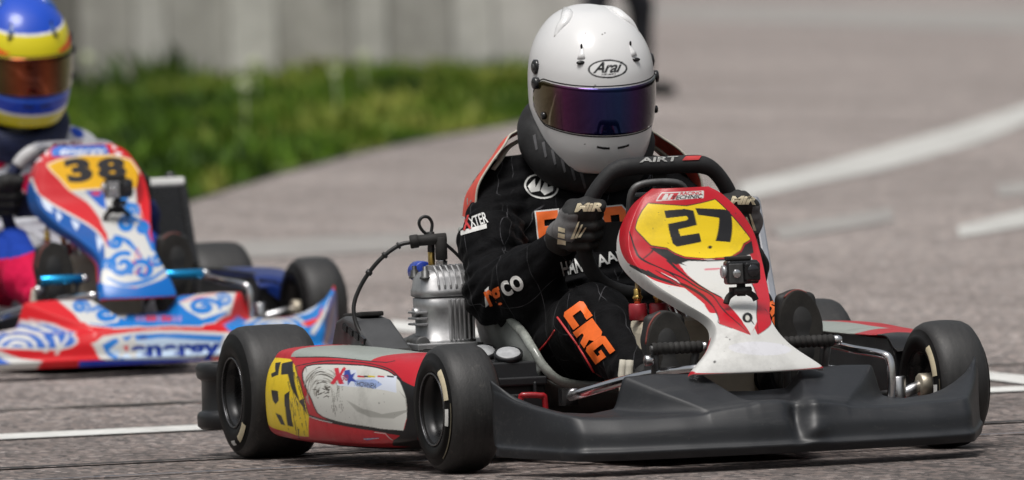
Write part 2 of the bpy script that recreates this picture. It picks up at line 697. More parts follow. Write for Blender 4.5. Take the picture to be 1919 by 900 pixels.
def surf(name, col, rough=0.5, metal=0.0, var=0.25, scale=40.0, bmp=0.0, bscale=None, bdist=0.001, coat=0.0, stretch=None, rvar=0.15, spec=0.5):
    """plain surface with uneven colour, gloss and fine relief"""
    m, nt, b = nodes(name)
    n = noise(nt, scale, 5, 0.65, stretch=stretch)
    c = np.asarray(col, float)
    r = ramp(nt, n.outputs[0], [(0.3, tuple(c * (1 - var))), (0.7, tuple(np.minimum(c * (1 + var), 1)))])
    nt.links.new(r.outputs[0], b.inputs['Base Color'])
    n2 = noise(nt, scale * 0.35, 6, 0.7)
    r2 = ramp(nt, n2.outputs[0], [(0.3, max(rough - rvar, 0.02)), (0.7, min(rough + rvar, 1))])
    nt.links.new(r2.outputs[0], b.inputs['Roughness'])
    b.inputs['Metallic'].default_value = metal
    b.inputs['Specular IOR Level'].default_value = spec
    b.inputs['Coat Weight'].default_value = coat
    b.inputs['Coat Roughness'].default_value = 0.08
    if bmp:
        n3 = noise(nt, bscale or scale * 4, 3, 0.6)
        bump(nt, b, n3.outputs[0], bmp, bdist)
    return m


def printed(name, rough=0.28, coat=0.5, dirt=0.35, dscale=7.0, dcol=(0.03, 0.026, 0.022), speck=0.5):
    """printed bodywork: colours carried by the mesh, with road grime and fine specks"""
    m, nt, b = nodes(name)
    at = N(nt, 'Attribute'); at.attribute_name = 'print'
    n = noise(nt, dscale, 8, 0.72)
    d = ramp(nt, n.outputs[0], [(0.52, 0.0), (0.78, dirt)])
    c = mixc(nt, d.outputs[0], at.outputs['Color'], dcol)
    n2 = noise(nt, 90, 2, 0.5)
    s = ramp(nt, n2.outputs[0], [(0.70, 0.0), (0.76, speck)])
    c = mixc(nt, s.outputs[0], c, dcol)
    nt.links.new(c, b.inputs['Base Color'])
    rr = ramp(nt, n.outputs[0], [(0.4, rough), (0.75, min(rough + 0.3, 1))])
    nt.links.new(rr.outputs[0], b.inputs['Roughness'])
    b.inputs['Coat Weight'].default_value = coat
    b.inputs['Coat Roughness'].default_value = 0.12
    b.inputs['Specular IOR Level'].default_value = 0.35
    n4 = noise(nt, 14, 2, 0.5)
    bump(nt, b, n4.outputs[0], 0.12, 0.006)
    return m
# ------------------------------------------------------------------ body shapes (metres; x forward, y to the driver's left, z up)
def panel_net(tongue=False):
    c = [(.978, .550), (.988, .531), (1.005, .494), (1.025, .453), (1.055, .41), (1.13, .365), (1.24, .325), (1.33, .285), (1.375, .24), (1.408, .193), (1.402, .186)]
    w = [.060, .088, .118, .137, .139, .122, .092, .062, .082, .136, .128]
    if tongue:
        w = [.075, .108, .132, .146, .145, .122, .092, .076, .088, .096, .080]
        c = [(x, z + .014 * max(0, (z - .28) / .27)) for x, z in c]
    fx = [.03, .05, .055, .055, .055, .05, .045, .04, .03, .02, .012]
    out = []
    for (x, z), h, b in zip(c, w, fx):
        cr_ = 0.014 if h > .1 else 0.020
        row = []
        for t in (-1.03, -1.0, -.9, -.5, 0, .5, .9, 1.0, 1.03):
            d = cr_ * min(t * t, 1.0)
            dz = 0.0
            if abs(t) > 1.0:
                d += b; dz = -b * .25
            elif abs(t) == 1.0:
                d += .006
            row.append((x - d, h * t, z + dz))
        out.append(row)
    return np.array(out)


def nose_net(ys=1.0):
    """nose fairing: fine stations across, rows from the top rear edge over the ridge and front face to the lip"""
    a = np.linspace(0, .516, 110)
    yt = [0, .27, .39, .425, .455, .485, .508, .516]
    yx = [0, .07, .20, .33, .405, .418, .516]
    yz = [0, .33, .39, .425, .455, .485, .508, .516]
    A = [0, .072, .104, .20, .264, .282, .33, .39, .425, .455, .485, .508, .516]     # stations follow the creases of the raised middle
    k = np.exp(-np.linspace(-1, 1, 3) ** 2 / .9); k /= k.sum()

    def smooth(v):
        w = np.concatenate([[v[1]], v, [2 * v[-1] - v[-2]]])
        return np.convolve(w, k, 'valid')

    def row(yc, xt, zt, in_a):
        y = np.interp(a, [0, .273, .40, .516], [0, yc, .40, .516])
        return np.stack([smooth(np.interp(y, *xt)), y * ys, smooth(np.interp(a if in_a else y, *zt))], -1)
    lerp = lambda p, q, t: p * (1 - t) + q * t
    xr, xm, xg = [1.36, 1.33, 1.31, 1.295, 1.28, 1.27, 1.258, 1.245], [1.43, 1.40, 1.38, 1.352, 1.325, 1.295, 1.266, 1.250], [1.500, 1.503, 1.495, 1.478, 1.462, 1.450, 1.255]
    R0 = row(.273, (yt, xr), (A, [.148, .151, .187, .191, .188, .126, .118, .122, .130, .142, .160, .186, .192]), True)
    R1 = row(.222, (yt, xm), (A, [.136, .138, .160, .161, .158, .118, .115, .121, .131, .143, .160, .182, .186]), True)
    R3 = row(.150, (yx, xg), (A, [.133, .133, .129, .124, .119, .113, .111, .115, .122, .133, .149, .170, .172]), True)
    Rh = lerp(R1, R3, .5)
    Rh[:, 2] = smooth(np.interp(a, A, [.134, .135, .144, .143, .140, .116, .1135, .119, .128, .140, .157, .178, .181]))
    R4 = row(.150, (yx, [1.530, 1.530, 1.523, 1.507, 1.490, 1.478, 1.258]), (yz, [.090, .084, .086, .090, .094, .100, .107, .108]), False)
    R5 = row(.150, (yx, [1.536, 1.536, 1.530, 1.514, 1.497, 1.485, 1.262]), (yz, [.058, .058, .059, .060, .061, .064, .067, .068]), False)
    R6 = row(.150, (yx, [1.544, 1.544, 1.538, 1.523, 1.507, 1.497, 1.277]), (yz, [.046, .046, .047, .048, .050, .053, .056, .057]), False)
    R7 = row(.150, (yx, [1.536, 1.536, 1.530, 1.514, 1.500, 1.490, 1.270]), (yz, [.030, .030, .031, .032, .034, .036, .038, .040]), False)
    R = [R0, R1, Rh, lerp(R1, R3, .86) + np.array([0, 0, .0015]), R3, lerp(R3, R4, .25) + np.array([.004, 0, .001]), R4, R5, R6, R7]
    half = np.stack(R, 1)
    neg = half[:0:-1] * np.array([1, -1, 1])
    return np.concatenate([neg, half])


def pod_net():
    """right-hand side pod (y < 0): stations along x, rows from the inner top edge over the outer face to the inner bottom edge"""
    def sec(x, yo, yi, zt, zb, bul):
        h = zt - zb
        zi = max(zt, .232 - .9 * max(0, x - .92) - .2 * max(0, .16 - x))
        return [(x, yi, zi - .004), (x, yi - .35 * (yi - yo), .5 * (zt + zi) + .004), (x, yo + .035, zt), (x, yo + .008, zt - .022), (x, yo - bul * .6, zt - .30 * h),
                (x, yo - bul, zt - .55 * h), (x, yo - bul * .4, zb + .13 * h), (x, yo + .022, zb + .01), (x, yo + .07, zb)]
    R = [sec(.150, -.555, -.46, .192, .098, .000), sec(.155, -.605, -.455, .212, .076, .004), sec(.178, -.642, -.45, .226, .056, .008), sec(.23, -.655, -.45, .234, .042, .012),
         sec(.42, -.648, -.45, .235, .037, .016), sec(.62, -.630, -.45, .231, .037, .016), sec(.80, -.606, -.45, .226, .040, .013),
         sec(.90, -.582, -.45, .210, .048, .008), sec(.945, -.545, -.45, .194, .062, .002), sec(.955, -.51, -.455, .184, .080, .000)]
    return np.array(R)


HELM_ST = [
    # height, half width, front, back, centre shift
    (-.150, .086, .108, .085, .020), (-.146, .094, .124, .100, .015), (-.130, .104, .142, .118, .010), (-.105, .114, .158, .134, .006), (-.075, .121, .166, .148, .002),
    (-.040, .1255, .166, .158, .0), (-.005, .1275, .161, .165, .0), (.030, .1270, .155, .168, .0), (.065, .1220, .144, .165, .0), (.098, .1090, .124, .151, .0),
    (.128, .0870, .096, .124, -.003), (.148, .0600, .063, .088, -.006), (.158, .0330, .034, .050, -.008), (.1600, .0010, .0010, .0010, -.009)]


def helmet_profile(n):
    return cr(np.array(HELM_ST) * np.array([1, .957, .985, 1, 1]), n)


def helmet_grid(nh, na, grow=0.0):
    """rows from chin to crown, columns around; column 0 faces backwards, the middle column forwards"""
    S = helmet_profile(nh)
    a = np.linspace(-np.pi, np.pi, na, endpoint=False)
    c, s = np.cos(a), np.sin(a)
    e = 2 / 2.15
    cx = np.sign(c) * np.abs(c) ** e; sy = np.sign(s) * np.abs(s) ** e
    h, b, f, k, sh = S.T
    X = sh[:, None] + np.where(cx > 0, (f[:, None] + grow) * cx, (k[:, None] + grow) * cx)
    Y = (b[:, None] + grow) * sy
    Z = h[:, None] + 0 * a[None]
    # the lower rim climbs towards the back
    rear = np.clip(-X / .16, 0, 1)
    Z = Z + rear * np.clip((-.05 - h) / .10, 0, 1)[:, None] * .035
    return np.stack([X, Y, Z], -1)


HELM_POS = np.array([.40, .004, .752])


def helmet_rot():
    yaw, pitch, roll = math.radians(-2.5), math.radians(13), math.radians(1.0)
    Rz = np.array([[math.cos(yaw), -math.sin(yaw), 0], [math.sin(yaw), math.cos(yaw), 0], [0, 0, 1]])
    Ry = np.array([[math.cos(pitch), 0, math.sin(pitch)], [0, 1, 0], [-math.sin(pitch), 0, math.cos(pitch)]])
    Rx = np.array([[1, 0, 0], [0, math.cos(roll), -math.sin(roll)], [0, math.sin(roll), math.cos(roll)]])
    return Rz @ Ry @ Rx
# ------------------------------------------------------------------ ground
def asphalt():
    m, nt, b = nodes('asphalt')
    n1 = noise(nt, 0.35, 6, 0.62, stretch=(0.5, 1.0, 1.0))
    n2 = noise(nt, 4.5, 5, 0.6, stretch=(0.6, 1.3, 1.0))
    n3 = noise(nt, 75, 3, 0.75)
    base = ramp(nt, n1.outputs[0], [(0.30, (0.240, 0.223, 0.217)), (0.70, (0.322, 0.302, 0.294))])
    mid = ramp(nt, n2.outputs[0], [(0.32, (0.80, 0.79, 0.79)), (0.68, (1.12, 1.12, 1.12))])
    c = mixc(nt, 1.0, base.outputs[0], mid.outputs[0], 'MULTIPLY')
    # stone chips: grey, pinkish and pale grains in dark binder
    tc = N(nt, 'TexCoord')
    vo = N(nt, 'TexVoronoi'); vo.inputs['Scale'].default_value = 80
    mpv = N(nt, 'Mapping'); mpv.inputs['Scale'].default_value = (0.45, 1.0, 1.0)
    nt.links.new(tc.outputs['Object'], mpv.inputs[0]); nt.links.new(mpv.outputs[0], vo.inputs['Vector'])
    sep = N(nt, 'SeparateColor'); nt.links.new(vo.outputs['Color'], sep.inputs[0])
    chip = ramp(nt, sep.outputs[0], [(0.0, (0.22, 0.20, 0.20)), (0.35, (0.76, 0.73, 0.71)), (0.62, (1.05, 0.97, 0.92)), (0.82, (1.55, 1.34, 1.22)), (1.0, (2.0, 1.95, 1.9))])
    c = mixc(nt, 0.85, c, chip.outputs[0], 'MULTIPLY')
    # rubbered bands along the racing line and darker repaired patches
    n5 = noise(nt, 1.0, 5, 0.6, stretch=(0.10, 1.6, 1.0))
    rub = ramp(nt, n5.outputs[0], [(0.36, (0.74, 0.735, 0.73)), (0.58, (1.04, 1.04, 1.04))])
    c = mixc(nt, 0.85, c, rub.outputs[0], 'MULTIPLY')
    n6 = noise(nt, 1.3, 7, 0.75, stretch=(1.6, 0.7, 1.0))
    spot_ = ramp(nt, n6.outputs[0], [(0.27, (0.62, 0.60, 0.57)), (0.40, (1.0, 1.0, 1.0))])
    c = mixc(nt, 0.8, c, spot_.outputs[0], 'MULTIPLY')
    # the asphalt colour gets steadily darker towards positive x
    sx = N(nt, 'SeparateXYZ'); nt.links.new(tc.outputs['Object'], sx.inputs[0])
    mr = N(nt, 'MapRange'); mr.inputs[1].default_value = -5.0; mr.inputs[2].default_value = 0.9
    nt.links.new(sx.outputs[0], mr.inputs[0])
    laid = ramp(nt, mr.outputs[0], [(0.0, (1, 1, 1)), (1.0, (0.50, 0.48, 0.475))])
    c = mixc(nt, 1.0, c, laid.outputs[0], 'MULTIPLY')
    nt.links.new(c, b.inputs['Base Color'])
    b.inputs['Roughness'].default_value = 0.82
    b.inputs['Specular IOR Level'].default_value = 0.35
    add = N(nt, 'Math'); add.operation = 'ADD'
    nt.links.new(vo.outputs['Distance'], add.inputs[0]); nt.links.new(n3.outputs[0], add.inputs[1])
    bump(nt, b, add.outputs[0], 0.55, 0.006)
    return m


def road_paint(name, wear, col=(0.74, 0.74, 0.71)):
    m, nt, b = nodes(name)
    n = noise(nt, 2.6, 8, 0.75)
    n2 = noise(nt, 60, 3, 0.7)
    f = ramp(nt, n.outputs[0], [(0.35, wear), (0.75, min(wear + 0.30, 1))])
    g = ramp(nt, n2.outputs[0], [(0.35, (0.82, 0.82, 0.82)), (0.65, (1.05, 1.05, 1.05))])
    c = mixc(nt, f.outputs[0], col, (0.235, 0.215, 0.20))
    c = mixc(nt, 1.0, c, g.outputs[0], 'MULTIPLY')
    n3 = noise(nt, 1.0, 6, 0.7, stretch=(0.25, 6.0, 1.0))
    tm = ramp(nt, n3.outputs[0], [(0.30, (0.45, 0.44, 0.43)), (0.46, (1.0, 1.0, 1.0))])
    c = mixc(nt, 0.85, c, tm.outputs[0], 'MULTIPLY')
    nt.links.new(c, b.inputs['Base Color'])
    b.inputs['Roughness'].default_value = 0.7
    bump(nt, b, n2.outputs[0], 0.3, 0.004)
    return m


def sheet(name, pts, z, mat, cell=None, kind='structure', label=None):
    me = bpy.data.meshes.new(name)
    me.from_pydata([(x, y, z) for x, y in pts], [], [list(range(len(pts)))])
    o = link(name, me, mat, None, kind)
    import bmesh
    bm = bmesh.new(); bm.from_mesh(me)
    bmesh.ops.triangulate(bm, faces=bm.faces)
    bmesh.ops.recalc_face_normals(bm, faces=bm.faces)
    for f in bm.faces:
        if f.normal.z < 0:
            f.normal_flip()
    bm.to_mesh(me); bm.free()
    return o


M_ASPHALT = asphalt()
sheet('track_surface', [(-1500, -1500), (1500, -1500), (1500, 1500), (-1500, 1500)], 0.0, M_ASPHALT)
M_WHITE_LINE = road_paint('white_road_paint', 0.03)
M_CURVE_LINE = road_paint('greyed_road_paint', 0.14, (0.62, 0.62, 0.59))
M_WORN_LINE = road_paint('worn_road_paint', 0.38)
M_FADED_LINE = road_paint('faded_road_paint', 0.74)
M_PALE_BAND = road_paint('pale_concrete_band', 0.55, (0.42, 0.41, 0.39))
sheet('painted_line', [(-2.18, -9.0), (-1.655, -0.72), (-1.49, 1.58), (-1.44, 2.2), (-1.20, 2.2), (-1.24, 1.58), (-1.39, -0.72), (-1.90, -9.0)], 0.004, M_WHITE_LINE)
sheet('painted_line', [(-2.31, 1.86), (-1.95, 1.84), (-1.53, 1.82), (-1.53, 1.67), (-1.9, 1.71), (-6.7, 1.80), (-7.4, 2.02)], 0.004, M_WHITE_LINE)
sheet('painted_line', [(-20.0, 7.42), (-22.11, 8.47), (-24.98, 9.82), (-28.25, 11.35), (-32.54, 13.31), (-40, 16.6), (-33.0, 13.85), (-28.21, 11.68), (-25.23, 10.37),
                       (-22.69, 9.17), (-21.0, 8.35), (-19.52, 7.55), (-17.77, 6.67)], 0.004, M_CURVE_LINE)
sheet('painted_line', [(-15.51, 2.9), (-15.51, 3.85), (-15.37, 4.15), (-15.55, 4.59), (-15.8, 5.01), (-16.7, 5.7), (-18.75, 6.9), (-19.9, 7.4), (-17.8, 6.66), (-17.26, 6.42), (-14.98, 5.13),
                       (-13.98, 4.42), (-13.53, 3.95), (-13.49, 3.57), (-13.73, 2.9)], 0.004, M_FADED_LINE)
sheet('painted_line', [(-13.42, 5.89), (-14.98, 6.71), (-18, 8.2), (-16, 7.5), (-13.54, 6.24), (-13.1, 6.0), (-12.29, 5.48)], 0.004, M_CURVE_LINE)
sheet('painted_line', [(-14.34, 5.57), (-15.87, 6.55), (-14.36, 6.01), (-12.92, 5.1)], 0.004, M_FADED_LINE)
sheet('painted_line', [(-18.17, 7.8), (-18.89, 8.24), (-20.4, 9.2), (-18.4, 8.4), (-16.98, 7.52), (-16.67, 7.25)], 0.004, M_FADED_LINE)
sheet('painted_line', [(-95, 31.8), (-87.1, 30.03), (-72.0, 28.15), (-55, 26.0), (-41, 20.0), (-58.6, 23.11), (-76.0, 26.25), (-84, 27.6)], 0.004, M_PALE_BAND)
# tar joint across the track: a ragged dark crack
M_TAR = surf('tar_joint', (0.022, 0.020, 0.019), 0.8, var=0.4, scale=30, bmp=0.4)
xs = np.concatenate([np.linspace(0, .33, 35), np.linspace(.34, .67, 50), np.linspace(.68, 1, 35)])
jx = np.interp(xs, [0, .35, .65, 1], [-0.55, 0.02, 0.16, 0.75]); jy = np.interp(xs, [0, .35, .65, 1], [-12.0, -0.7, 0.95, 9.0])
wob = np.cumsum(RNG.normal(0, .006, 120)); wob -= np.linspace(0, wob[-1], 120)
wd = .022 + .022 * RNG.random(120)
sheet('tar_joint', list(zip(jx + wob + wd, jy)) + list(zip((jx + wob - wd)[::-1], jy[::-1])), 0.004, M_TAR)
wob2 = np.cumsum(RNG.normal(0, .003, 120)); wob2 -= np.linspace(0, wob2[-1], 120)
sheet('tar_joint', list(zip(jx + .52 + wob2 + .012, jy)) + list(zip((jx + .52 + wob2 - .012)[::-1], jy[::-1])), 0.004, surf('old_chalk_line', (0.10, 0.11, 0.13), 0.8, var=0.3))
wob3 = np.cumsum(RNG.normal(0, .008, 120)); wob3 -= np.linspace(0, wob3[-1], 120)
wd3 = .02 + .05 * np.abs(np.sin(np.linspace(0, 9, 120))) * RNG.random(120)
sheet('tar_joint', list(zip(jx - 3.0 + wob3 + wd3, jy)) + list(zip((jx - 3.0 + wob3 - wd3)[::-1], jy[::-1])), 0.004, surf('old_tar', (0.085, 0.078, 0.07), 0.85, var=0.4, scale=20))

# ------------------------------------------------------------------ grass verge
GE = np.array([(-12.9, 2.4), (-16.56, 3.8), (-21.11, 5.57), (-24.68, 7.01), (-27.88, 8.35), (-30.58, 9.56), (-33.22, 10.86), (-35.57, 11.74), (-40.88, 13.54), (-46.31, 15.35), (-54, 17.6), (-63, 19.4)])
BK_L = np.array([(-30, -6.0), (-36, -2.5), (-40, 0.5), (-44, 3.5), (-47, 6), (-50, 8.5), (-53, 10.5), (-55, 12.3), (-58, 14.5), (-60, 16.3), (-62.5, 18.0), (-66, 19.6)])
gu = np.linspace(0, 1, 70); gv = np.linspace(0, 1, 40)
ge, gb = cr(GE, 70), cr(BK_L, 70)


def verge(u, v):
    a = np.stack([np.interp(u, gu, ge[:, i]) for i in (0, 1)], -1)
    b = np.stack([np.interp(u, gu, gb[:, i]) for i in (0, 1)], -1)
    xy = a + (b - a) * v[..., None]
    z = 0.01 + 0.04 * np.clip(v * 2.2, 0, 1) ** 1.5 + 0.03 * vnoise(np.concatenate([xy, 0 * xy[..., :1]], -1), 0.8, 3) * np.clip(v * 4, 0, 1)
    return np.concatenate([xy, z[..., None]], -1)


def grass_mat(name, a, b_, c_):
    m, nt, b = nodes(name)
    n = noise(nt, 1.15, 4, 0.6, stretch=(0.45, 1.0, 1.0))
    n2 = noise(nt, 4.0, 4, 0.7)
    r = ramp(nt, n.outputs[0], [(0.36, a), (0.50, b_), (0.66, c_)])
    r2 = ramp(nt, n2.outputs[0], [(0.3, (0.55, 0.6, 0.5)), (0.72, (1.35, 1.3, 1.2))])
    nt.links.new(mixc(nt, 1.0, r.outputs[0], r2.outputs[0], 'MULTIPLY'), b.inputs['Base Color'])
    b.inputs['Roughness'].default_value = 0.6
    b.inputs['Specular IOR Level'].default_value = 0.2
    return m


M_TURF = grass_mat('turf', (0.020, 0.038, 0.006), (0.070, 0.110, 0.012), (0.20, 0.20, 0.06))
M_BLADE = grass_mat('grass_blade', (0.018, 0.046, 0.005), (0.080, 0.160, 0.009), (0.30, 0.31, 0.075))
M_WEED = grass_mat('dark_weed', (0.012, 0.034, 0.006), (0.026, 0.064, 0.010), (0.06, 0.11, 0.018))
UU, VV = np.meshgrid(gu, gv, indexing='ij')
link('grass_verge', fast_mesh('grass_verge', verge(UU, VV), grid_faces(70, 40, flip=True)), M_TURF, None, 'structure')


def blades(name, n, h0, h1, w, mat, ulo, uhi, vlo, vhi, power=1.0, clump=0.0):
    u = RNG.uniform(ulo, uhi, n); v = vlo + (vhi - vlo) * RNG.random(n) ** power
    P = verge(u, v)
    keep = vnoise(P * [1, 1, 0], 1.1, 9) > (RNG.random(n) * 2 - 1) * 0.9 - 0.5 + clump
    P = P[keep]; n = len(P)
    hn = 0.35 + 1.3 * np.clip(vnoise(P * [.6, 1.6, 0], 1.5, 5) * .9 + .4, 0, 1)
    h = RNG.uniform(h0, h1, n) * hn
    a = RNG.uniform(0, 2 * np.pi, n)
    d = np.stack([np.cos(a), np.sin(a), 0 * a], -1)
    lean = np.stack([RNG.normal(0, .35, n), RNG.normal(0, .35, n), np.ones(n)], -1)
    mid = P + lean * [.45, .45, 1] * (h * .55)[:, None]
    tip = P + lean * h[:, None]
    ww = (w * RNG.uniform(.6, 1.5, n))[:, None]
    V = np.stack([P - d * ww, P + d * ww, mid + d * ww * .8, mid - d * ww * .8, tip + d * ww * .1, tip - d * ww * .1], 1)
    base = np.arange(n)[:, None] * 6
    F = np.concatenate([base + [0, 1, 2, 3], base + [3, 2, 4, 5]])
    return link(name, fast_mesh(name, V, F), mat, None, 'stuff')


blades('grass', 85000, .04, .10, .015, M_BLADE, 0.02, 0.98, 0.0, 0.95, 1.0)
blades('tall_weeds', 15000, .10, .26, .022, M_WEED, 0.10, 0.99, 0.42, 0.80, 0.8, 0.35)
# a few pale seed heads standing in the grass
fl = MB()
for px in [(.36, .20, .07), (.30, .13, .06), (.47, .33, .05), (.42, .10, .045), (.56, .22, .05), (.60, .42, .05), (.40, .42, .05), (.52, .12, .04), (.66, .18, .05)]:
    p = verge(np.array([px[0]]), np.array([px[1]]))[0]
    fl.tube([p, p + [0.01, 0.01, .14], p + [0.02, 0.0, .25]], .004, 5)
    for k in range(14):
        q = RNG.normal(0, 1, 3); q /= np.linalg.norm(q)
        fl.ball(p + np.array([0.02, 0, .27]) + q * px[2] * .45, px[2] * .26, 8)
fl.build('seed_heads', surf('seed_fluff', (0.58, 0.62, 0.42), 0.9, var=0.15), None, kind='stuff', recalc=False)

# ------------------------------------------------------------------ concrete wall behind the verge
def concrete(name, col, streak):
    m, nt, b = nodes(name)
    n = noise(nt, 3.0, 6, 0.7, stretch=(1.8, 1.8, 0.42))
    n2 = noise(nt, 9, 6, 0.7)
    c = np.asarray(col)
    r = ramp(nt, n.outputs[0], [(0.32, tuple(c * (1 - streak))), (0.5, tuple(c)), (0.7, tuple(np.minimum(c * (1 + streak * .7), .8)))])
    r2 = ramp(nt, n2.outputs[0], [(0.3, (0.82, 0.82, 0.80)), (0.7, (1.1, 1.1, 1.1))])
    nt.links.new(mixc(nt, 1.0, r.outputs[0], r2.outputs[0], 'MULTIPLY'), b.inputs['Base Color'])
    b.inputs['Roughness'].default_value = 0.9
    bump(nt, b, n2.outputs[0], 0.4, 0.01)
    return m


M_WALL = [concrete('concrete_pale', (0.56, 0.545, 0.52), .22), concrete('concrete_grey', (0.40, 0.385, 0.365), .3), concrete('concrete_stained', (0.17, 0.162, 0.15), .35)]
wall = empty('concrete_wall', 'stained grey concrete panel wall behind the grass verge', 'wall', (-47.2, 15.9, 0), math.atan2(18.15 - 18.75, -69.22 + 55.6))
wall.rotation_euler.z = math.atan2(CAM_R.y, CAM_R.x) + math.pi      # square to the approach straight
cum = 0.0
shade = [0, 0, 1, 0, 1, 0, 1, 0, 1, 2, 1, 2, 2, 1, 0, 1, 0, 1, 1, 0]
wid = [.52, .26, .40, .22, .46, .30, .38, .20, .34, .30, .36, .40, .42, .36, .4, .4, .4, .4, .4, .4]
for k, (w_, s_) in enumerate(zip(wid, shade)):
    b_ = MB().box((cum + w_ / 2, 0.006 * RNG.normal(), 1.15), (w_ - .008, .14, 2.3))
    b_.build('wall_panel', M_WALL[s_], wall, bevel=.004)
    cum += w_
MB().box((cum / 2, 0.05, 2.36), (cum, .20, .10)).build('coping', M_WALL[1], wall, bevel=.015)
MB().box((cum / 2, -0.11, 1.1), (cum, .06, 2.2)).build('backing', M_WALL[2], wall)
# ------------------------------------------------------------------ materials of the karts
C255 = lambda *c: tuple(lin(c))
M_PLASTIC = surf('black_plastic', (0.011, 0.0115, 0.013), 0.42, var=0.18, scale=9, bmp=0.10, bscale=260, bdist=0.0006, rvar=0.10)
M_NOSE = surf('nose_black_plastic', (0.024, 0.0265, 0.031), 0.44, var=0.16, scale=6, bmp=0.12, bscale=300, bdist=0.0006, rvar=0.09, spec=0.42)


def nose_mat():
    m, nt, b = nodes('scuffed_nose_plastic')
    n = noise(nt, 7, 6, 0.7)
    r = ramp(nt, n.outputs[0], [(0.3, (0.0080, 0.0092, 0.0116)), (0.7, (0.0140, 0.0155, 0.0188))])
    sc = noise(nt, 26, 7, 0.8, stretch=(1, 0.12, 1.4))
    s1 = ramp(nt, sc.outputs[0], [(0.54, 0.0), (0.70, 0.26)])
    dn = noise(nt, 120, 3, 0.7)
    s2 = ramp(nt, dn.outputs[0], [(0.62, 0.0), (0.74, 0.22)])
    c = mixc(nt, s1.outputs[0], r.outputs[0], (0.10, 0.098, 0.095))
    c = mixc(nt, s2.outputs[0], c, (0.12, 0.11, 0.10))
    nt.links.new(c, b.inputs['Base Color'])
    rr = ramp(nt, n.outputs[0], [(0.3, 0.42), (0.7, 0.56)])
    nt.links.new(rr.outputs[0], b.inputs['Roughness'])
    b.inputs['Specular IOR Level'].default_value = 0.52
    n2 = noise(nt, 300, 3, 0.6)
    bump(nt, b, n2.outputs[0], 0.15, 0.0006)
    return m


M_NOSE = nose_mat()
M_GLOSS_BLACK = surf('gloss_black', (0.014, 0.014, 0.015), 0.22, var=0.2, scale=20)
M_RUBBER = surf('grip_rubber', (0.015, 0.014, 0.013), 0.8, var=0.3, scale=60, bmp=0.2)
M_STEEL = surf('brushed_steel', (0.55, 0.55, 0.56), 0.28, metal=1.0, var=0.12, scale=50)
M_CHROME = surf('polished_tube', (0.66, 0.65, 0.66), 0.16, metal=1.0, var=0.10, scale=30)
M_CAST = surf('cast_aluminium', (0.43, 0.43, 0.435), 0.46, metal=0.8, var=0.16, scale=45, bmp=0.18, bscale=420, bdist=0.0006)
M_DARKCAST = surf('dark_casting', (0.10, 0.10, 0.10), 0.5, metal=0.6, var=0.3, scale=40, bmp=0.2)
M_MAG = surf('magnesium_hub', (0.50, 0.45, 0.36), 0.45, metal=0.7, var=0.15, scale=50)
M_BRASS = surf('brass', (0.62, 0.42, 0.13), 0.3, metal=1.0, var=0.2, scale=60)
M_RED_PAINT = surf('red_frame_paint', (0.32, 0.016, 0.022), 0.3, var=0.2, scale=20, coat=0.4)
M_RED_CAP = surf('red_plastic', (0.30, 0.02, 0.03), 0.4, var=0.2)
M_TANK = surf('cloudy_tank_plastic', (0.50, 0.45, 0.35), 0.42, var=0.18, scale=9)
M_SEAT = surf('grey_fibreglass', (0.16, 0.17, 0.16), 0.35, var=0.3, scale=12)
M_SEAT_EDGE = surf('pale_seat_edge', (0.27, 0.285, 0.26), 0.22, var=0.4, scale=26, bmp=0.35, bscale=50, bdist=0.003)
M_BLUE_ANO = surf('blue_anodised', (0.02, 0.33, 0.68), 0.22, metal=0.8, var=0.15)
M_BLUE_PLASTIC = surf('blue_cap', (0.015, 0.05, 0.36), 0.35, var=0.2)
M_CABLE = surf('black_cable', (0.012, 0.012, 0.012), 0.5, var=0.3, scale=50)
M_SUEDE = surf('black_suede', (0.010, 0.010, 0.011), 0.72, var=0.3, scale=40, bmp=0.15)
M_CAMSILVER = surf('camera_silver', (0.42, 0.42, 0.43), 0.35, metal=0.5, var=0.1)
M_LENS = surf('lens_glass', (0.008, 0.008, 0.012), 0.06, var=0.1, coat=1.0)
M_WHITE_PLASTIC = surf('white_plastic', (0.66, 0.66, 0.64), 0.35, var=0.1, scale=15)
M_FOAM = surf('pale_grey_cap', (0.36, 0.37, 0.38), 0.55, var=0.18, scale=60)
M_CREAM = surf('cream_print', (0.55, 0.48, 0.33), 0.6, var=0.2)
M_TAN = surf('worn_tan_print', (0.10, 0.085, 0.055), 0.7, var=0.5, scale=60)
M_WHITE_PRINT = surf('white_print', (0.62, 0.62, 0.60), 0.6, var=0.12)
M_RED_PRINT = surf('red_print', (0.50, 0.03, 0.03), 0.55, var=0.15)
M_ORANGE = surf('orange_print', (0.83, 0.14, 0.012), 0.6, var=0.10)
M_BODY27 = printed('printed_bodywork', 0.30, 0.12, 0.40, 6.0)
M_BODY38 = printed('glossy_printed_bodywork', 0.28, 0.10, 0.14, 5.0, speck=0.15)
M_HELMSHELL = printed('helmet_shell', 0.30, 0.45, 0.05, 5.0, (0.20, 0.19, 0.17), speck=0.0)


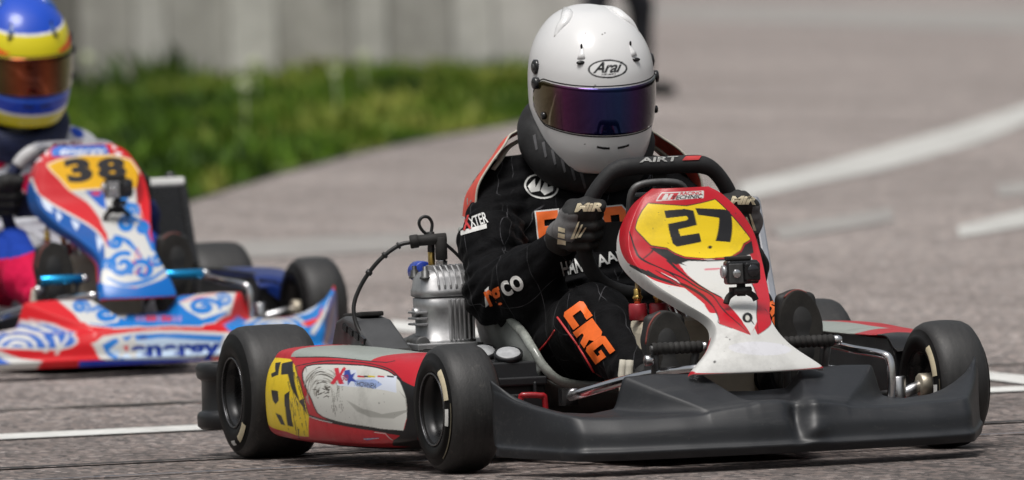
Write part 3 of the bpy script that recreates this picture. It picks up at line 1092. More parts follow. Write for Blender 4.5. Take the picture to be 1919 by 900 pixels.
def tyre_mat(name, tread):
    m, nt, b = nodes(name)
    n = noise(nt, 22, 6, 0.7, stretch=(1, 6, 1) if tread else None)
    lo, hi = ((0.010, 0.0098, 0.0098), (0.025, 0.0243, 0.024)) if tread else ((0.005, 0.005, 0.005), (0.012, 0.0115, 0.0115))
    r = ramp(nt, n.outputs[0], [(0.3, lo), (0.7, hi)])
    if tread:
        pk = noise(nt, 34, 5, 0.8)
        pr = ramp(nt, pk.outputs[0], [(0.58, 0.0), (0.72, 0.45)])
        cc = mixc(nt, pr.outputs[0], r.outputs[0], (0.085, 0.078, 0.070))
        nt.links.new(cc, b.inputs['Base Color'])
    else:
        nt.links.new(r.outputs[0], b.inputs['Base Color'])
    b.inputs['Roughness'].default_value = 0.56 if tread else 0.5
    b.inputs['Specular IOR Level'].default_value = 0.55 if tread else 0.12
    n2 = noise(nt, 120, 4, 0.75, stretch=(1, 2.2, 1))
    bump(nt, b, n2.outputs[0], 0.32 if tread else 0.1, 0.002)
    return m


M_TREAD, M_SIDEWALL = tyre_mat('slick_tread', True), tyre_mat('tyre_sidewall', False)
M_DUSTY = surf('dusty_black_plastic', (0.045, 0.046, 0.048), 0.6, var=0.4, scale=9, bmp=0.2, bscale=200)
M_FLANGE = surf('scuffed_rim_edge', (0.10, 0.10, 0.105), 0.3, metal=0.9, var=0.3, scale=30)
M_RIM = surf('black_rim', (0.016, 0.016, 0.017), 0.3, metal=0.3, var=0.25, scale=30)


def paint_from(key, nu, nv, base, rng_u=None):
    p = Paint(nu, nv, base)
    for op in PRINT.get(key, ()):
        if op[0] == 'p':
            p.poly(op[2], op[1])
        else:
            p.text(op[1], op[2], op[3], op[4], op[5], op[6])
    return p


def tyre_profile(R, w, rim):
    h = w / 2
    half = [(rim, h - .012), (rim + .006, h - .004), (rim + .018, h), ((R + rim) / 2, h + .001), (R - .030, h - .003), (R - .017, h - .007), (R - .008, h - .014), (R - .003, h - .024), (R - .0008, h - .040), (R, 0)]
    return [(r, y) for r, y in half] + [(r, -y) for r, y in half[:-1][::-1]]


def make_wheel(parent, x, y, R, w, side, steer, spec):
    """side -1: driver's right. the rim is the part, the tyre and its markings ride on it"""
    rr = .068
    h = w / 2
    prof = [(rr + .004, h - .004), (rr + .004, h - .009), (rr - .003, h - .012), (rr - .006, h - .03), (rr - .012, 0.0), (.030, -.004), (.0, -.004)]
    m = MB()
    o = np.array((x, y, R)); ax = np.array((0, side, 0.0))
    ca, sa = math.cos(steer), math.sin(steer)
    ax = np.array((-sa * side, ca * side, 0))
    m.lathe(prof, o, ax, 40)
    m.lathe([(rr + .004, -h + .004), (rr + .004, -h + .009), (rr - .003, -h + .012), (rr - .008, -h + .035), (rr - .012, -.004), (.030, -.008), (0, -.008)], o, ax, 40)
    for k in range(3):
        a = k * 2.094 + .4
        e1 = np.array((ca, sa, 0)); e2 = np.array((0, 0, 1.))
        c = o + (e1 * math.cos(a) + e2 * math.sin(a)) * .03
        m.cyl(c - ax * .004, c + ax * .006, .006, n=8)
    rim = m.build('wheel', M_RIM, parent)
    MB().tube([o + ax * (h - .0035) + (np.array((ca, sa, 0)) * math.cos(t) + np.array((0, 0, 1.)) * math.sin(t)) * (rr + .0045) for t in np.linspace(0, 2 * np.pi, 48, endpoint=False)], .0022, 6, closed=True).build('rim_flange', M_FLANGE, rim)
    MB().cyl(o - ax * .002, o + ax * .012, .011, n=6).build('wheel_nut', M_STEEL, rim)
    t = MB()
    P = tyre_profile(R, w, rr)
    nseg = len(P) - 1
    mis = [1 if (i < 5 or i >= nseg - 5) else 0 for i in range(nseg)]
    t.lathe(P, o, ax, 72, mis=mis)
    t.build('tyre', [M_TREAD, M_SIDEWALL], rim)
    # moulded ring lines and the worn maker's mark on the outer sidewall
    e1 = np.array((ca, sa, 0)); e2 = np.array((0, 0, 1.))
    for a0, a1, rin, rout, mi in spec:
        aa = np.radians(np.linspace(a0, a1, 12))
        sgn = 1 if side < 0 else -1
        ring = []
        for a in aa:
            d = e1 * math.cos(a) + e2 * math.sin(a)
            ring.append([o + d * r + ax * sgn * (np.interp(r, [rr + .018, (R + rr) / 2, R - .030, R - .017], [h, h + .001, h - .003, h - .007]) + .0022) for r in (rin, (rin + rout) / 2, rout)])
        MB().grid(np.array(ring)).build('sidewall_marking', (M_CREAM, M_WHITE_PRINT, M_TAN)[mi], rim)
    hub = MB()
    hub.cyl(o - ax * (h - .002) * 1.0, o - ax * .012, .024, n=20)
    hub.cyl(o - ax * .01, o + ax * .018, .016, n=12)
    hub.build('hub', M_MAG if R < .135 else M_DARKCAST, rim)
    return rim


def make_kart(key, label, loc, rz, c):
    K = empty('go_kart', label, 'go-kart', loc, rz, None)
    P = lambda b, name, mat, **kw: b.build(name, mat, K, **kw)
    # ---- chassis
    fr = MB()
    for s in (-1, 1):
        fr.tube([(-.16, .27 * s, .07), (0, .30 * s, .06), (.30, .32 * s, .046), (.62, .30 * s, .044), (.90, .25 * s, .044), (1.10, .20 * s, .046), (1.27, .13 * s, .05)], .0155, 12, sub=4)
        fr.tube([(1.0, .22 * s, .05), (1.05, .33 * s, .075), (1.05, .43 * s, .105)], .014, 10, sub=3)
        fr.tube([(.20, .31 * s, .05), (.22, .45 * s, .07), (.55, .52 * s, .07), (.86, .45 * s, .065), (.88, .27 * s, .05)], .010, 10, sub=4)
    fr.tube([(1.27, -.13, .05), (1.285, 0, .05), (1.27, .13, .05)], .0155, 12, sub=3)
    for x, w in ((.22, .31), (.58, .30), (.95, .24)):
        fr.tube([(x, -w, .045), (x, 0, .043), (x, w, .045)], .0145, 10)
    P(fr, 'chassis_frame', c['frame'])
    P(MB().box((.90, 0, .028), (.62, .40, .004)), 'floor_tray', M_DARKCAST, bevel=.001)
    for s in (-1, 1):
        br = MB().tube([(.785, .305 * s, .06), (.79, .302 * s, .130), (.795, .295 * s, .138), (.80, .262 * s, .136), (.80, .254 * s, .128), (.80, .252 * s, .06)], .0065, 8, sub=3)
        P(br, 'pod_bracket', c['bracket'])
    P(MB().cyl((0, -.60 - c['dy'], .139), (0, .60 + c['dy'], .139), .020), 'rear_axle', M_STEEL)
    P(MB().lathe([(0, 0), (.098, 0), (.098, .010), (0, .010)], (0, .16, .139), (0, 1, 0), 40), 'brake_disc', M_STEEL)
    P(MB().lathe([(0, 0), (.088, 0), (.094, .003), (.088, .006), (0, .006)], (0, -.25, .139), (0, 1, 0), 44), 'sprocket', M_DARKCAST)
    # ---- wheels
    fs = c['front_marks']; rs = c['rear_marks']
    make_wheel(K, 1.05, -.52 - c['dy'], .13, .118, -1, c['steer'], fs)
    make_wheel(K, 1.05, .52 + c['dy'], .13, .118, 1, c['steer'], fs)
    make_wheel(K, 0, -.593 - c['dy'], .139, .168, -1, 0, rs)
    make_wheel(K, 0, .593 + c['dy'], .139, .168, 1, 0, rs)
    for s in (-1, 1):
        P(MB().cyl((1.05, .425 * s, .112), (1.05, (.47 + c['dy']) * s, .13), .012).cyl((1.05, .42 * s, .07), (1.05, .42 * s, .15), .016), 'stub_axle', M_STEEL)
        P(MB().cyl((1.10, .02 * s, .075), (.985, .43 * s, .115), .0065), 'tie_rod', c['rod'])
    # ---- seat
    prof = [(.16, .40), (.155, .33), (.17, .22), (.22, .13), (.32, .085), (.48, .075), (.62, .10), (.72, .14)]
    rim_ = [(.145, .205, .46), (.20, .215, .44), (.32, .235, .385), (.44, .243, .335), (.55, .246, .295), (.66, .249, .258), (.725, .252, .225), (.752, .24, .186)]
    net = []
    for (cx, cz), (ex, ey, ez) in zip(prof, rim_):
        row = []
        for t in (-1, -.93, -.7, -.35, 0, .35, .7, .93, 1):
            a = abs(t)
            k = a ** 4
            row.append((cx + (ex - cx) * k, ey * (1 if t > 0 else -1) * min(1, a * 1.12) if a else 0, cz + (ez - cz) * k))
        net.append(row)
    s_ = link('seat', fast_mesh('seat', net_surface(net, 40, 40), grid_faces(40, 40)), c['seat'], K)
    modif(s_, solid=.006)
    edge = [(.145, -.205, .46), (.32, -.235, .385), (.55, -.246, .295), (.66, -.249, .258), (.722, -.250, .228), (.752, -.236, .190), (.752, -.20, .160), (.735, -.12, .147), (.725, 0, .143)]
    edge = edge + [(x, -y, z) for x, y, z in edge[-2::-1]]
    P(MB().tube(edge, .0095, 12, sub=5, flat=1.15), 'seat_edge', c['seat_edge'])
    # ---- fuel tank, hoses, column, pedals
    P(MB().box((1.02, -.015, .175), (.17, .27, .235), taper=.86), 'fuel_tank', M_TANK, bevel=.03, seg=4)
    cap = MB()
    cap.cyl((1.03, -.125, .288), (1.03, -.125, .322), .019); cap.cyl((1.05, -.088, .288), (1.05, -.088, .322), .019)
    P(cap, 'tank_cap', M_RED_CAP)
    ft = MB()
    for q in ((1.03, -.125), (1.05, -.088)):
        ft.cyl((q[0], q[1], .322), (q[0], q[1], .352), .0075); ft.lathe([(.0085, 0), (.011, .004), (.0085, .008)], (q[0], q[1], .33), (0, 0, 1), 12)
    P(ft, 'hose_fitting', M_BRASS)
    P(MB().tube([(1.03, -.125, .35), (1.03, -.122, .375), (1.04, -.105, .395), (1.05, -.09, .385), (1.05, -.088, .35)], .005, 8, sub=4), 'fuel_hose', surf('fuel_hose', (.45, .33, .16), .3, var=.2))
    P(MB().cyl((.812, 0, .47 + c['wheel_dz']), (1.13, 0, .06), .010), 'steering_column', M_STEEL)
    P(MB().cyl((.985, -.072, .392), (1.07, -.03, .255), .0135), 'column_support', M_CHROME)
    for name, y in (('brake_pedal', c['ped'][1]), ('throttle_pedal', c['ped'][0])):
        ped = MB()
        ped.tube([(1.215, y - .030, .05), (1.225, y - .036, .13), (1.255, y - .044, .236)], .008, 10, sub=3)
        ped.tube([(1.215, y + .030, .05), (1.225, y + .036, .13), (1.255, y + .044, .236)], .008, 10, sub=3)
        ped.cyl((1.262, y - .056, .238), (1.262, y + .056, .238), .007)
        p = P(ped, name, M_DARKCAST)
        gr = MB()
        if c['ribbed']:
            prof_ = []
            for i in range(9):
                prof_ += [(.0105, i * .0118), (.0125, i * .0118 + .003), (.0125, i * .0118 + .008), (.0105, i * .0118 + .0108)]
            gr.lathe(prof_, (1.262, y - .053, .238), (0, 1, 0), 16)
            gr.build('pedal_grip', M_RUBBER, p)
        else:
            gr.cyl((1.262, y - .054, .238), (1.262, y + .054, .238), .0115)
            gr.build('pedal_grip', M_BLUE_ANO, p)
        MB().lathe([(0, 0), (.010, 0), (.010, .012), (.007, .018), (0, .018)], (1.262, y + .052, .238), (0, 1, 0), 12).build('pedal_end', M_STEEL, p)
        MB().cyl((1.255, y - .050, .215), (1.255, y - .066, .215), .011).build('pedal_end', M_STEEL, p)
    # ---- tubes of the front bumper
    P(MB().tube([(1.02, -.277, .140), (1.17, -.196, .176), (1.25, -.155, .190), (1.345, -.10, .199)], [.0105, .0105, .010, .008], 14, sub=4).box((1.02, -.277, .140), (.022, .034, .034)), 'front_bumper', M_CHROME)
    P(MB().tube([(1.13, .20, .226), (1.16, .235, .226), (1.24, .262, .216), (1.315, .292, .207), (1.33, .302, .195), (1.335, .303, .16), (1.335, .30, .11)], .0085, 12, sub=4), 'front_bumper', M_CHROME)
    P(MB().cyl((1.18, .222, .176), (1.31, .262, .170), .010).cyl((1.31, .262, .170), (1.315, .267, .170), .0135), 'bumper_rod', M_CHROME)
    # ---- nose, panel, pods
    nu, nv = (420, 150) if c['nose_print'] else (260, 120)
    V = net_surface(nose_net(c['wide']), nu, nv)
    if key == '27':
        q = V.copy()
        # knocked-in dent and folds of the middle of the nose
        def dent(cx, cy, cz, sx, sy, sz, d):
            g = np.exp(-((q[..., 0] - cx) / sx) ** 2 - ((q[..., 1] - cy) / sy) ** 2 - ((q[..., 2] - cz) / sz) ** 2)
            V[..., 0] -= d * g
            V[..., 2] -= .25 * d * g
        dent(1.52, .040, .112, .10, .020, .034, .022)
        dent(1.53, .034, .086, .10, .014, .026, .010)
        dent(1.47, .046, .136, .06, .022, .026, .010)
        dent(1.53, .066, .072, .08, .026, .022, -.010)
        dent(1.50, .078, .130, .05, .024, .020, -.008)
        V[..., 2] += .0007 * vnoise(V, 18, 4) * (V[..., 2] > .05)
    if c['nose_print']:
        nose = painted('nose_fairing', V, paint_from('nose' + key, nu, nv, c['base']), M_BODY38, K, flip=True, solid=.004)
    else:
        nose = link('nose_fairing', fast_mesh('nose_fairing', V, grid_faces(nu, nv, flip=True)), M_NOSE, K)
        modif(nose, solid=.004)
    nu, nv = 330, 270
    # columns are crowded on the face, so sample them evenly in the net's own parameter
    V = net_surface(panel_net(key == '38'), nu, nv)
    V[..., 0] += .0016 * vnoise(V, 16, 8)
    panel = painted('number_panel', V, paint_from('panel' + key, nu, nv, c['base']), c['body'], K, solid=.003, flip=False)
    nu, nv = (380, 330) if key == '27' else (120, 110)
    V = net_surface(pod_net(), nu, nv)
    V[..., 1] += .002 * vnoise(V, 9, 2)
    if key != '27':
        V[..., 0] = .42 + (V[..., 0] - .15) * .66
        V[..., 2] *= .94
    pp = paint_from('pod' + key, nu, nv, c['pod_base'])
    # inside of the shell is bare black plastic
    pp.mask((pp.V > .93) | (pp.V < .0), (22, 22, 23))
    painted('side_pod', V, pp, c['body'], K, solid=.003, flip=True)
    V2 = V.copy(); V2[..., 1] *= -1
    pl = paint_from('pod_left' + key, nu, nv, c['pod_base'])
    if key == '27':
        pl.mask(pl.V > .93, (22, 22, 23)); pl.poly([(.30, -.1), (.62, -.1), (.60, .16), (.33, .16)], (150, 156, 150)); pl.mask(pl.U > .70, (22, 22, 23)); pl.poly([(.64, -.1), (.72, -.1), (.70, .2), (.64, .2)], (180, 20, 36))
    painted('side_pod', V2, pl, c['body'], K, solid=.003, flip=False)
    # black inner walls of the pods
    for s in (-1, 1):
        P(MB().prism([(.19, .055), (.90, .06), (.935, .19), (.90, .222), (.62, .228), (.22, .228)], (0, .455 * s, 0), (1, 0, 0), (0, 0, 1), (0, .006 * s, 0)), 'pod_inner_wall', M_PLASTIC, bevel=.002)
        P(MB().prism([(-.455 * s, .065), (-.53 * s, .07), (-.55 * s, .11), (-.548 * s, .17), (-.50 * s, .20), (-.455 * s, .208)], (.935, 0, 0), (0, -1, 0), (0, 0, 1), (.006, 0, 0)), 'pod_end_wall', M_PLASTIC, bevel=.002)
    # ---- rear bumper
    rp_ = cr(np.array([(-.150, -.640), (-.185, -.668), (-.235, -.670), (-.275, -.645), (-.292, -.56), (-.30, -.3), (-.302, 0), (-.30, .3), (-.292, .56), (-.275, .645), (-.235, .670), (-.185, .668), (-.150, .640)]), 90)
    tg = np.gradient(rp_, axis=0); tg /= np.linalg.norm(tg, axis=1)[:, None]
    nm_ = np.stack([-tg[:, 1], tg[:, 0]], 1)
    pf = np.array([(-.022, .058), (.004, .056), (.011, .062), (.012, .082), (.009, .090), (.001, .094), (.000, .158), (.008, .163), (.011, .170), (.011, .186), (.006, .194), (-.022, .194)])
    Vb = np.stack([np.concatenate([rp_ + nm_ * d, np.full((len(rp_), 1), z)], 1) for d, z in pf], 1)
    rb = MB().grid(Vb, close_v=True)
    rb.add(Vb[0], [list(range(12))]).add(Vb[-1], [list(range(12))[::-1]])
    P(rb, 'rear_bumper', M_PLASTIC, bevel=.003, angle=50)
    # ---- radiator on the driver's left
    R_ = rotm((0, 1, 0), -22)
    ro = np.array((.36, .305 + c['wide'] - 1, .385 + c['rad_dz']))
    rad = MB().box(ro, (.045, .125, .20), R_)
    for i in range(15):
        rad.box(ro + R_ @ np.array((.024, 0, -.092 + i * .013)), (.004, .12, .0045), R_)
    rp = P(rad, 'radiator', M_GLOSS_BLACK, bevel=.0015)
    MB().box(ro + R_ @ np.array((0, .073, 0)), (.052, .018, .235), R_).build('side_tank', c['rad_side'], rp, bevel=.004)
    MB().box(ro + R_ @ np.array((0, 0, .112)), (.055, .16, .024), R_).build('top_tank', c['rad_top'], rp, bevel=.007, seg=3)
    MB().cyl(ro + R_ @ np.array((0, .05, .12)), ro + R_ @ np.array((0, .05, .142)), .014).build('filler_cap', M_GLOSS_BLACK, rp)
    P(MB().tube([ro + R_ @ np.array((-.02, .06, -.12)), (.38, .40, .20), (.30, .36, .10), (.25, .1, .07), (.30, -.22, .12), (.33, -.27, .20)], .012, 10, sub=5), 'water_hose', M_CABLE)
    # ---- engine on the driver's right
    ex, ey = .385, -.330
    en = MB().box((ex - .01, ey, .165), (.19, .15, .13)).cyl((ex - .07, ey - .10, .15), (ex - .07, ey + .09, .15), .058, n=28).box((ex, ey, .228), (.135, .125, .018))
    en.cyl((ex - .04, ey - .055, .238), (ex + .05, ey - .062, .238), .016).box((ex + .06, ey, .12), (.06, .16, .06))
    eng = P(en, 'engine', M_DARKCAST, bevel=.006)
    MB().box((ex + .02, ey - .02, .232), (.13, .13, .014)).cyl((ex - .10, ey - .03, .222), (ex - .02, ey - .03, .236), .024, n=24).build('crankcase_flange', M_CAST, eng, bevel=.003)

    def loft(levels, nn=44, e=3.2):
        a = np.linspace(0, 2 * np.pi, nn, endpoint=False)
        ca, sa = np.cos(a), np.sin(a)
        X = np.sign(ca) * np.abs(ca) ** (2 / e); Y = np.sign(sa) * np.abs(sa) ** (2 / e)
        V = np.array([np.stack([ex + r * X, ey + q * Y, z + 0 * a], -1) for z, r, q in levels])
        b = MB(); b.grid(V, close_v=True)
        b.add(np.concatenate([V[-1], [[ex, ey, levels[-1][0] + .001]]]), [(i, (i + 1) % nn, nn) for i in range(nn)])
        return b
    cy = loft([(.238, .060, .060), (.244, .061, .061), (.246, .055, .055), (.300, .055, .055), (.308, .058, .058), (.330, .058, .058), (.332, .053, .054)])
    cy.cyl((ex, ey - .05, .30), (ex + .0, ey - .066, .30), .012)
    cyl_o = cy.build('cylinder', M_CAST, eng)
    for i in range(6):
        y = ey + .044 - i * .0098
        MB().box((ex + .058, y, .286), (.016, .0046, .084)).build('cooling_fin', M_CAST, eng, bevel=.0012)
    for i in range(3):
        MB().box((ex + .012, ey - .060, .302 - i * .012), (.060, .024, .0046)).build('side_fin', M_CAST, eng, bevel=.0012)
    hd = loft([(.333, .056, .058), (.336, .0605, .062), (.347, .0605, .062), (.350, .058, .060), (.372, .055, .056), (.384, .046, .046), (.388, .030, .030)])
    hd.build('cylinder_head', M_CAST, eng)
    for i in range(6):
        y = ey + .034 - i * .0125
        MB().prism([(-.035, .372), (.050, .362), (.0605, .350), (.0605, .358), (.050, .384), (.030, .397), (-.02, .398)], (ex, y, 0), (1, 0, 0), (0, 0, 1), (0, .0045, 0)).build('head_fin', M_CAST, eng, bevel=.0012)
    for dx, dy in ((.036, -.048), (.034, .052), (-.036, -.048), (-.036, .050)):
        z = .371
        b_ = MB().lathe([(0, 0), (.012, 0), (.012, .004), (.0085, .006), (.0085, .017), (.005, .018), (.005, .026), (0, .026)], (ex + dx, ey + dy, z), (0, 0, 1), 12)
        b_.build('head_nut', M_DARKCAST, eng)
    sp = MB().cyl((ex, ey, .386), (ex, ey, .412), .009, n=12).lathe([(.0125, 0), (.0125, .008)], (ex, ey, .398), (0, 0, 1), 6)
    sp.build('spark_plug', M_STEEL, eng)
    cp = MB().cyl((ex, ey, .408), (ex, ey, .455), .0125, n=16).cyl((ex, ey + .012, .452), (ex - .012, ey - .052, .449), .0115, n=16)
    cp.cyl((ex - .010, ey - .045, .449), (ex - .016, ey - .062, .447), .014, n=12)
    cp.build('spark_plug_cap', M_RUBBER, eng)
    cb = MB()
    path = cr(np.array([(ex - .013, ey - .055, .447), (ex - .02, ey - .085, .441), (ex - .03, ey - .125, .412), (ex - .05, ey - .158, .365), (ex - .05, ey - .178, .315), (ex - .03, ey - .172, .265), (ex + .02, ey - .15, .225), (ex + .08, ey - .12, .19)]), 60)
    cb.tube(path, .0044, 8)
    for i in (8, 14, 21):
        cb.tube(path[i:i + 2], .0072, 8)
    cb.build('ignition_cable', M_CABLE, eng)
    sx, sy = ex - .03, ey - .012
    MB().cyl((sx, sy, .38), (sx, sy, .425), .0075, n=10).build('temperature_sensor', M_BRASS, eng)
    MB().cyl((sx, sy, .424), (sx, sy, .466), .008, n=10).tube([(sx, sy, .46), (sx, sy + .004, .482), (sx, sy - .004, .496), (sx, sy - .018, .496), (sx, sy - .024, .482), (sx, sy - .010, .462), (sx, sy + .03, .44), (sx, sy + .07, .40), (sx, sy + .11, .34)], .0035, 8, sub=4).build('sensor_lead', M_CABLE, eng)
    MB().cyl((ex - .10, ey - .02, .383), (ex - .06, ey - .02, .383), .022, n=20).ball((ex - .10, ey - .02, .383), .022).build('power_valve_cap', M_BLUE_PLASTIC, eng)
    MB().cyl((ex - .05, ey + .055, .375), (ex - .05, ey + .085, .375), .018).build('coolant_cap', M_BLUE_PLASTIC, eng)
    MB().tube([(ex + .0, ey + .06, .31), (ex - .02, ey + .12, .30), (ex + .02, ey + .17, .285)], .017, 12, sub=4).build('coolant_pipe', M_BLUE_PLASTIC, eng)
    # carburettor, clamp, airbox
    MB().cyl((ex + .055, ey - .02, .20), (ex + .115, ey - .02, .20), .026, n=22).build('carburettor', M_CAST, eng)
    MB().cyl((ex - .075, ey - .105, .205), (ex - .035, ey - .085, .215), .026, n=24).cyl((ex - .035, ey - .085, .215), (ex - .0, ey - .06, .222), .021, n=24).build('clutch_drum', M_CAST, eng)
    ab = MB().box((.63, -.31, .145), (.25, .16, .12), taper=.9).box((.74, -.30, .125), (.05, .12, .03))
    ab.box((.735, -.30, .165), (.06, .13, .018)).box((.762, -.262, .15), (.012, .008, .028))
    a_ = P(ab, 'airbox', M_PLASTIC, bevel=.012, seg=3)
    for q in ((.545, -.300), (.712, -.300)):
        axv = np.array((.42, -.12, .90)); axv /= np.linalg.norm(axv)
        b0 = np.array((q[0], q[1], .205))
        MB().cyl(b0 - axv * .04, b0 + axv * .012, .029, n=28).lathe([(.026, .010), (.030, .012), (.030, .020), (.026, .022)], b0, axv, 28).build('intake_tube', M_PLASTIC, a_)
        MB().lathe([(0, .020), (.012, .0185), (.024, .0215), (.0255, .018)], b0, axv, 28).build('intake_cap', M_FOAM, a_)
    # chain guard: a cranked black box with a row of vents
    pr = [(.15, .12), (.145, .215), (.195, .286), (.245, .296), (.315, .288), (.485, .216), (.51, .14), (.47, .10)]
    gd = MB().prism(pr, (0, -.505, 0), (1, 0, 0), (0, 0, 1), (0, .085, 0))
    g_ = P(gd, 'chain_guard', M_DUSTY, bevel=.008, seg=3)
    for i in range(4):
        t = .05 + i * .034
        MB().box((.20 + t * 1.15 + .01, -.506, .284 - t * .22), (.026, .006, .013), rotm((0, 1, 0), 15)).build('guard_vent', M_GLOSS_BLACK, g_)
    MB().box((.23, -.455, .297), (.13, .05, .010), rotm((0, 1, 0), -3)).build('guard_strap', M_RUBBER, g_, bevel=.003)
    MB().box((.45, -.462, .215), (.05, .075, .03), rotm((0, 1, 0), 20)).cyl((.49, -.47, .18), (.495, -.40, .185), .034, n=20).build('guard_strap', M_RUBBER, g_, bevel=.003)
    P(MB().tube([(ex - .06, ey + .02, .27), (ex - .14, ey + .03, .27), (ex - .22, ey + .02, .22), (ex - .40, ey - .05, .17)], [.022, .024, .034, .036], 16, sub=4), 'exhaust', M_DARKCAST)
    P(MB().cyl((-.12, -.40, .17), (-.12, .05, .17), .055, n=28), 'silencer', M_DARKCAST)
    # ---- steering wheel
    wc = np.array((.812, 0, .475 + c['wheel_dz'])); e1 = np.array((0, 1., 0)); e2 = np.array((.24, 0, .97)); e2 /= np.linalg.norm(e2)
    ring = [(0, .131), (.05, .131), (.088, .128), (.118, .110), (.150, .062), (.163, 0), (.155, -.055), (.122, -.108), (.065, -.135), (0, -.139)]
    ring = ring + [(-x, y) for x, y in ring[-2:0:-1]]
    w_ = MB().tube([wc + e1 * x + e2 * y for x, y in ring], [.0185 if y > .12 else .016 for x, y in ring], 14, closed=True, sub=4)
    e3 = np.cross(e1, e2)
    for x, y in ((0, .125), (-.14, -.03), (.14, -.03)):
        w_.box(wc + e1 * x * .5 + e2 * y * .5, (.006, .03 if x == 0 else abs(x), abs(y) + (.0 if x == 0 else .03)))
    sw = P(w_, 'steering_wheel', c['wheel_mat'])
    MB().cyl(wc - np.array((.02, 0, 0)), wc + np.array((.045, 0, -.02)), .028, n=20).box(wc + np.array((.03, 0, .06)), (.02, .036, .07)).build('steering_hub', M_GLOSS_BLACK, sw, bevel=.003)
    dc = wc + e2 * .035 + np.array((.045, -.02, 0))
    dp = MB().tube([dc + e1 * x + e2 * y for x, y in ((-.058, -.075), (-.060, 0), (-.056, .045), (-.030, .060), (.03, .060), (.056, .045), (.06, 0), (.058, -.075))], .0075, 10, sub=4)
    dp.build('display_guard', M_DARKCAST, sw)
    MB().box(dc + np.array((-.012, 0, -.02)), (.018, .105, .12)).build('lap_display', M_GLOSS_BLACK, sw, bevel=.008, seg=3)
    if c['wheel_grip'] is not None:
        MB().tube([wc + e1 * x + e2 * y for x, y in ((-.135, .088), (-.118, .110), (-.088, .128), (-.05, .131), (0, .131), (.05, .131), (.088, .128), (.118, .110), (.135, .088))], .0185, 16, sub=4).build('wheel_grip', c['wheel_grip'], sw)
    K['_wheel'] = 1
    del K['_wheel']
    return K, panel, sw, (wc, e1, e2, e3)


def top_print(sw, frame, text, mat, mat2, r):
    """worn lettering round the flat top of the steering wheel"""
    wc, e1, e2, e3 = frame
    T, w = glyphs(text, .03, 0.2)
    me = sw.data
    dg = bpy.context.evaluated_depsgraph_get()
    src = sw if not any(ch.name.startswith('wheel_grip') for ch in sw.children) else [ch for ch in sw.children if ch.name.startswith('wheel_grip')][0]
    b = BVHTree.FromPolygons([v.co for v in src.data.vertices], [p.vertices for p in src.data.polygons])
    up = np.array((.80, 0, .60))
    lettering('wheel_lettering', T, w, wc + e2 * .131 + np.array((.010, -.052, .002)) + up * .02, (0, .085, 0), np.array((-.60, 0, .80)) * .0115, mat, sw, b, up, sub=1)
    if mat2 is not None:
        T2 = poly_tris([(0, 0), (.25, .6), (1, .6), (.8, 0)])
        lettering('wheel_lettering', T2, 1.0, wc + e2 * .131 + np.array((.012, .038, .004)) + up * .02, (0, .045, 0), np.array((-.60, 0, .80)) * .012, mat2, sw, b, up, sub=3)


def make_camera(label, parent_loc, parent_rz, c, base, finish):
    """small action camera in its frame, standing on a bracket on the number panel"""
    A = empty('action_camera', label, 'action camera', parent_loc, parent_rz)
    x, y, z = c
    MB().box((x, y, z), (.030, .068, .048)).build('body', M_GLOSS_BLACK, A, bevel=.006, seg=3)
    MB().box((x + .0155, y - .016, z - .002), (.004, .030, .040)).build('front_plate', M_CAMSILVER if finish == 'silver' else M_DARKCAST, A, bevel=.003)
    l = MB().box((x + .019, y + .017, z + .001), (.012, .033, .038)).build('lens_housing', M_GLOSS_BLACK, A, bevel=.005, seg=3)
    MB().cyl((x + .024, y + .017, z + .003), (x + .027, y + .017, z + .003), .012, n=24).build('lens', M_LENS, l)
    MB().cyl((x + .017, y - .016, z - .002), (x + .022, y - .016, z - .002), .0085, n=16).build('shutter_button', M_CHROME, A)
    MB().lathe([(0, 0), (.013, 0), (.013, .006), (.009, .008), (0, .008)], (x, y - .034, z + .002), (0, -1, 0), 16).build('thumb_screw', M_CAMSILVER, A)
    MB().box((x, y - .006, z + .028), (.026, .050, .009)).build('latch', M_RUBBER, A, bevel=.003)
    bx, by, bz = base
    m = MB()
    m.box(((x + bx) / 2 + .004, y, (z - .024 + bz) / 2), (.016, .014, z - .024 - bz + .012))
    m.cyl((x + .006, y - .018, z - .036), (x + .006, y + .018, z - .036), .007, n=12)
    m.box((bx + .006, y - .012, bz + .006), (.022, .016, .012)).box((bx + .006, y + .014, bz + .006), (.022, .012, .012))
    m.tube([(bx + .012, y - .033, bz - .020), (bx + .010, y - .026, bz - .006), (bx + .006, y - .008, bz + .003), (bx + .006, y + .010, bz + .003), (bx + .010, y + .026, bz - .006), (bx + .012, y + .031, bz - .016)], .0065, 8, sub=3)
    m.build('mount', M_RUBBER, A, bevel=.0015)
    return A
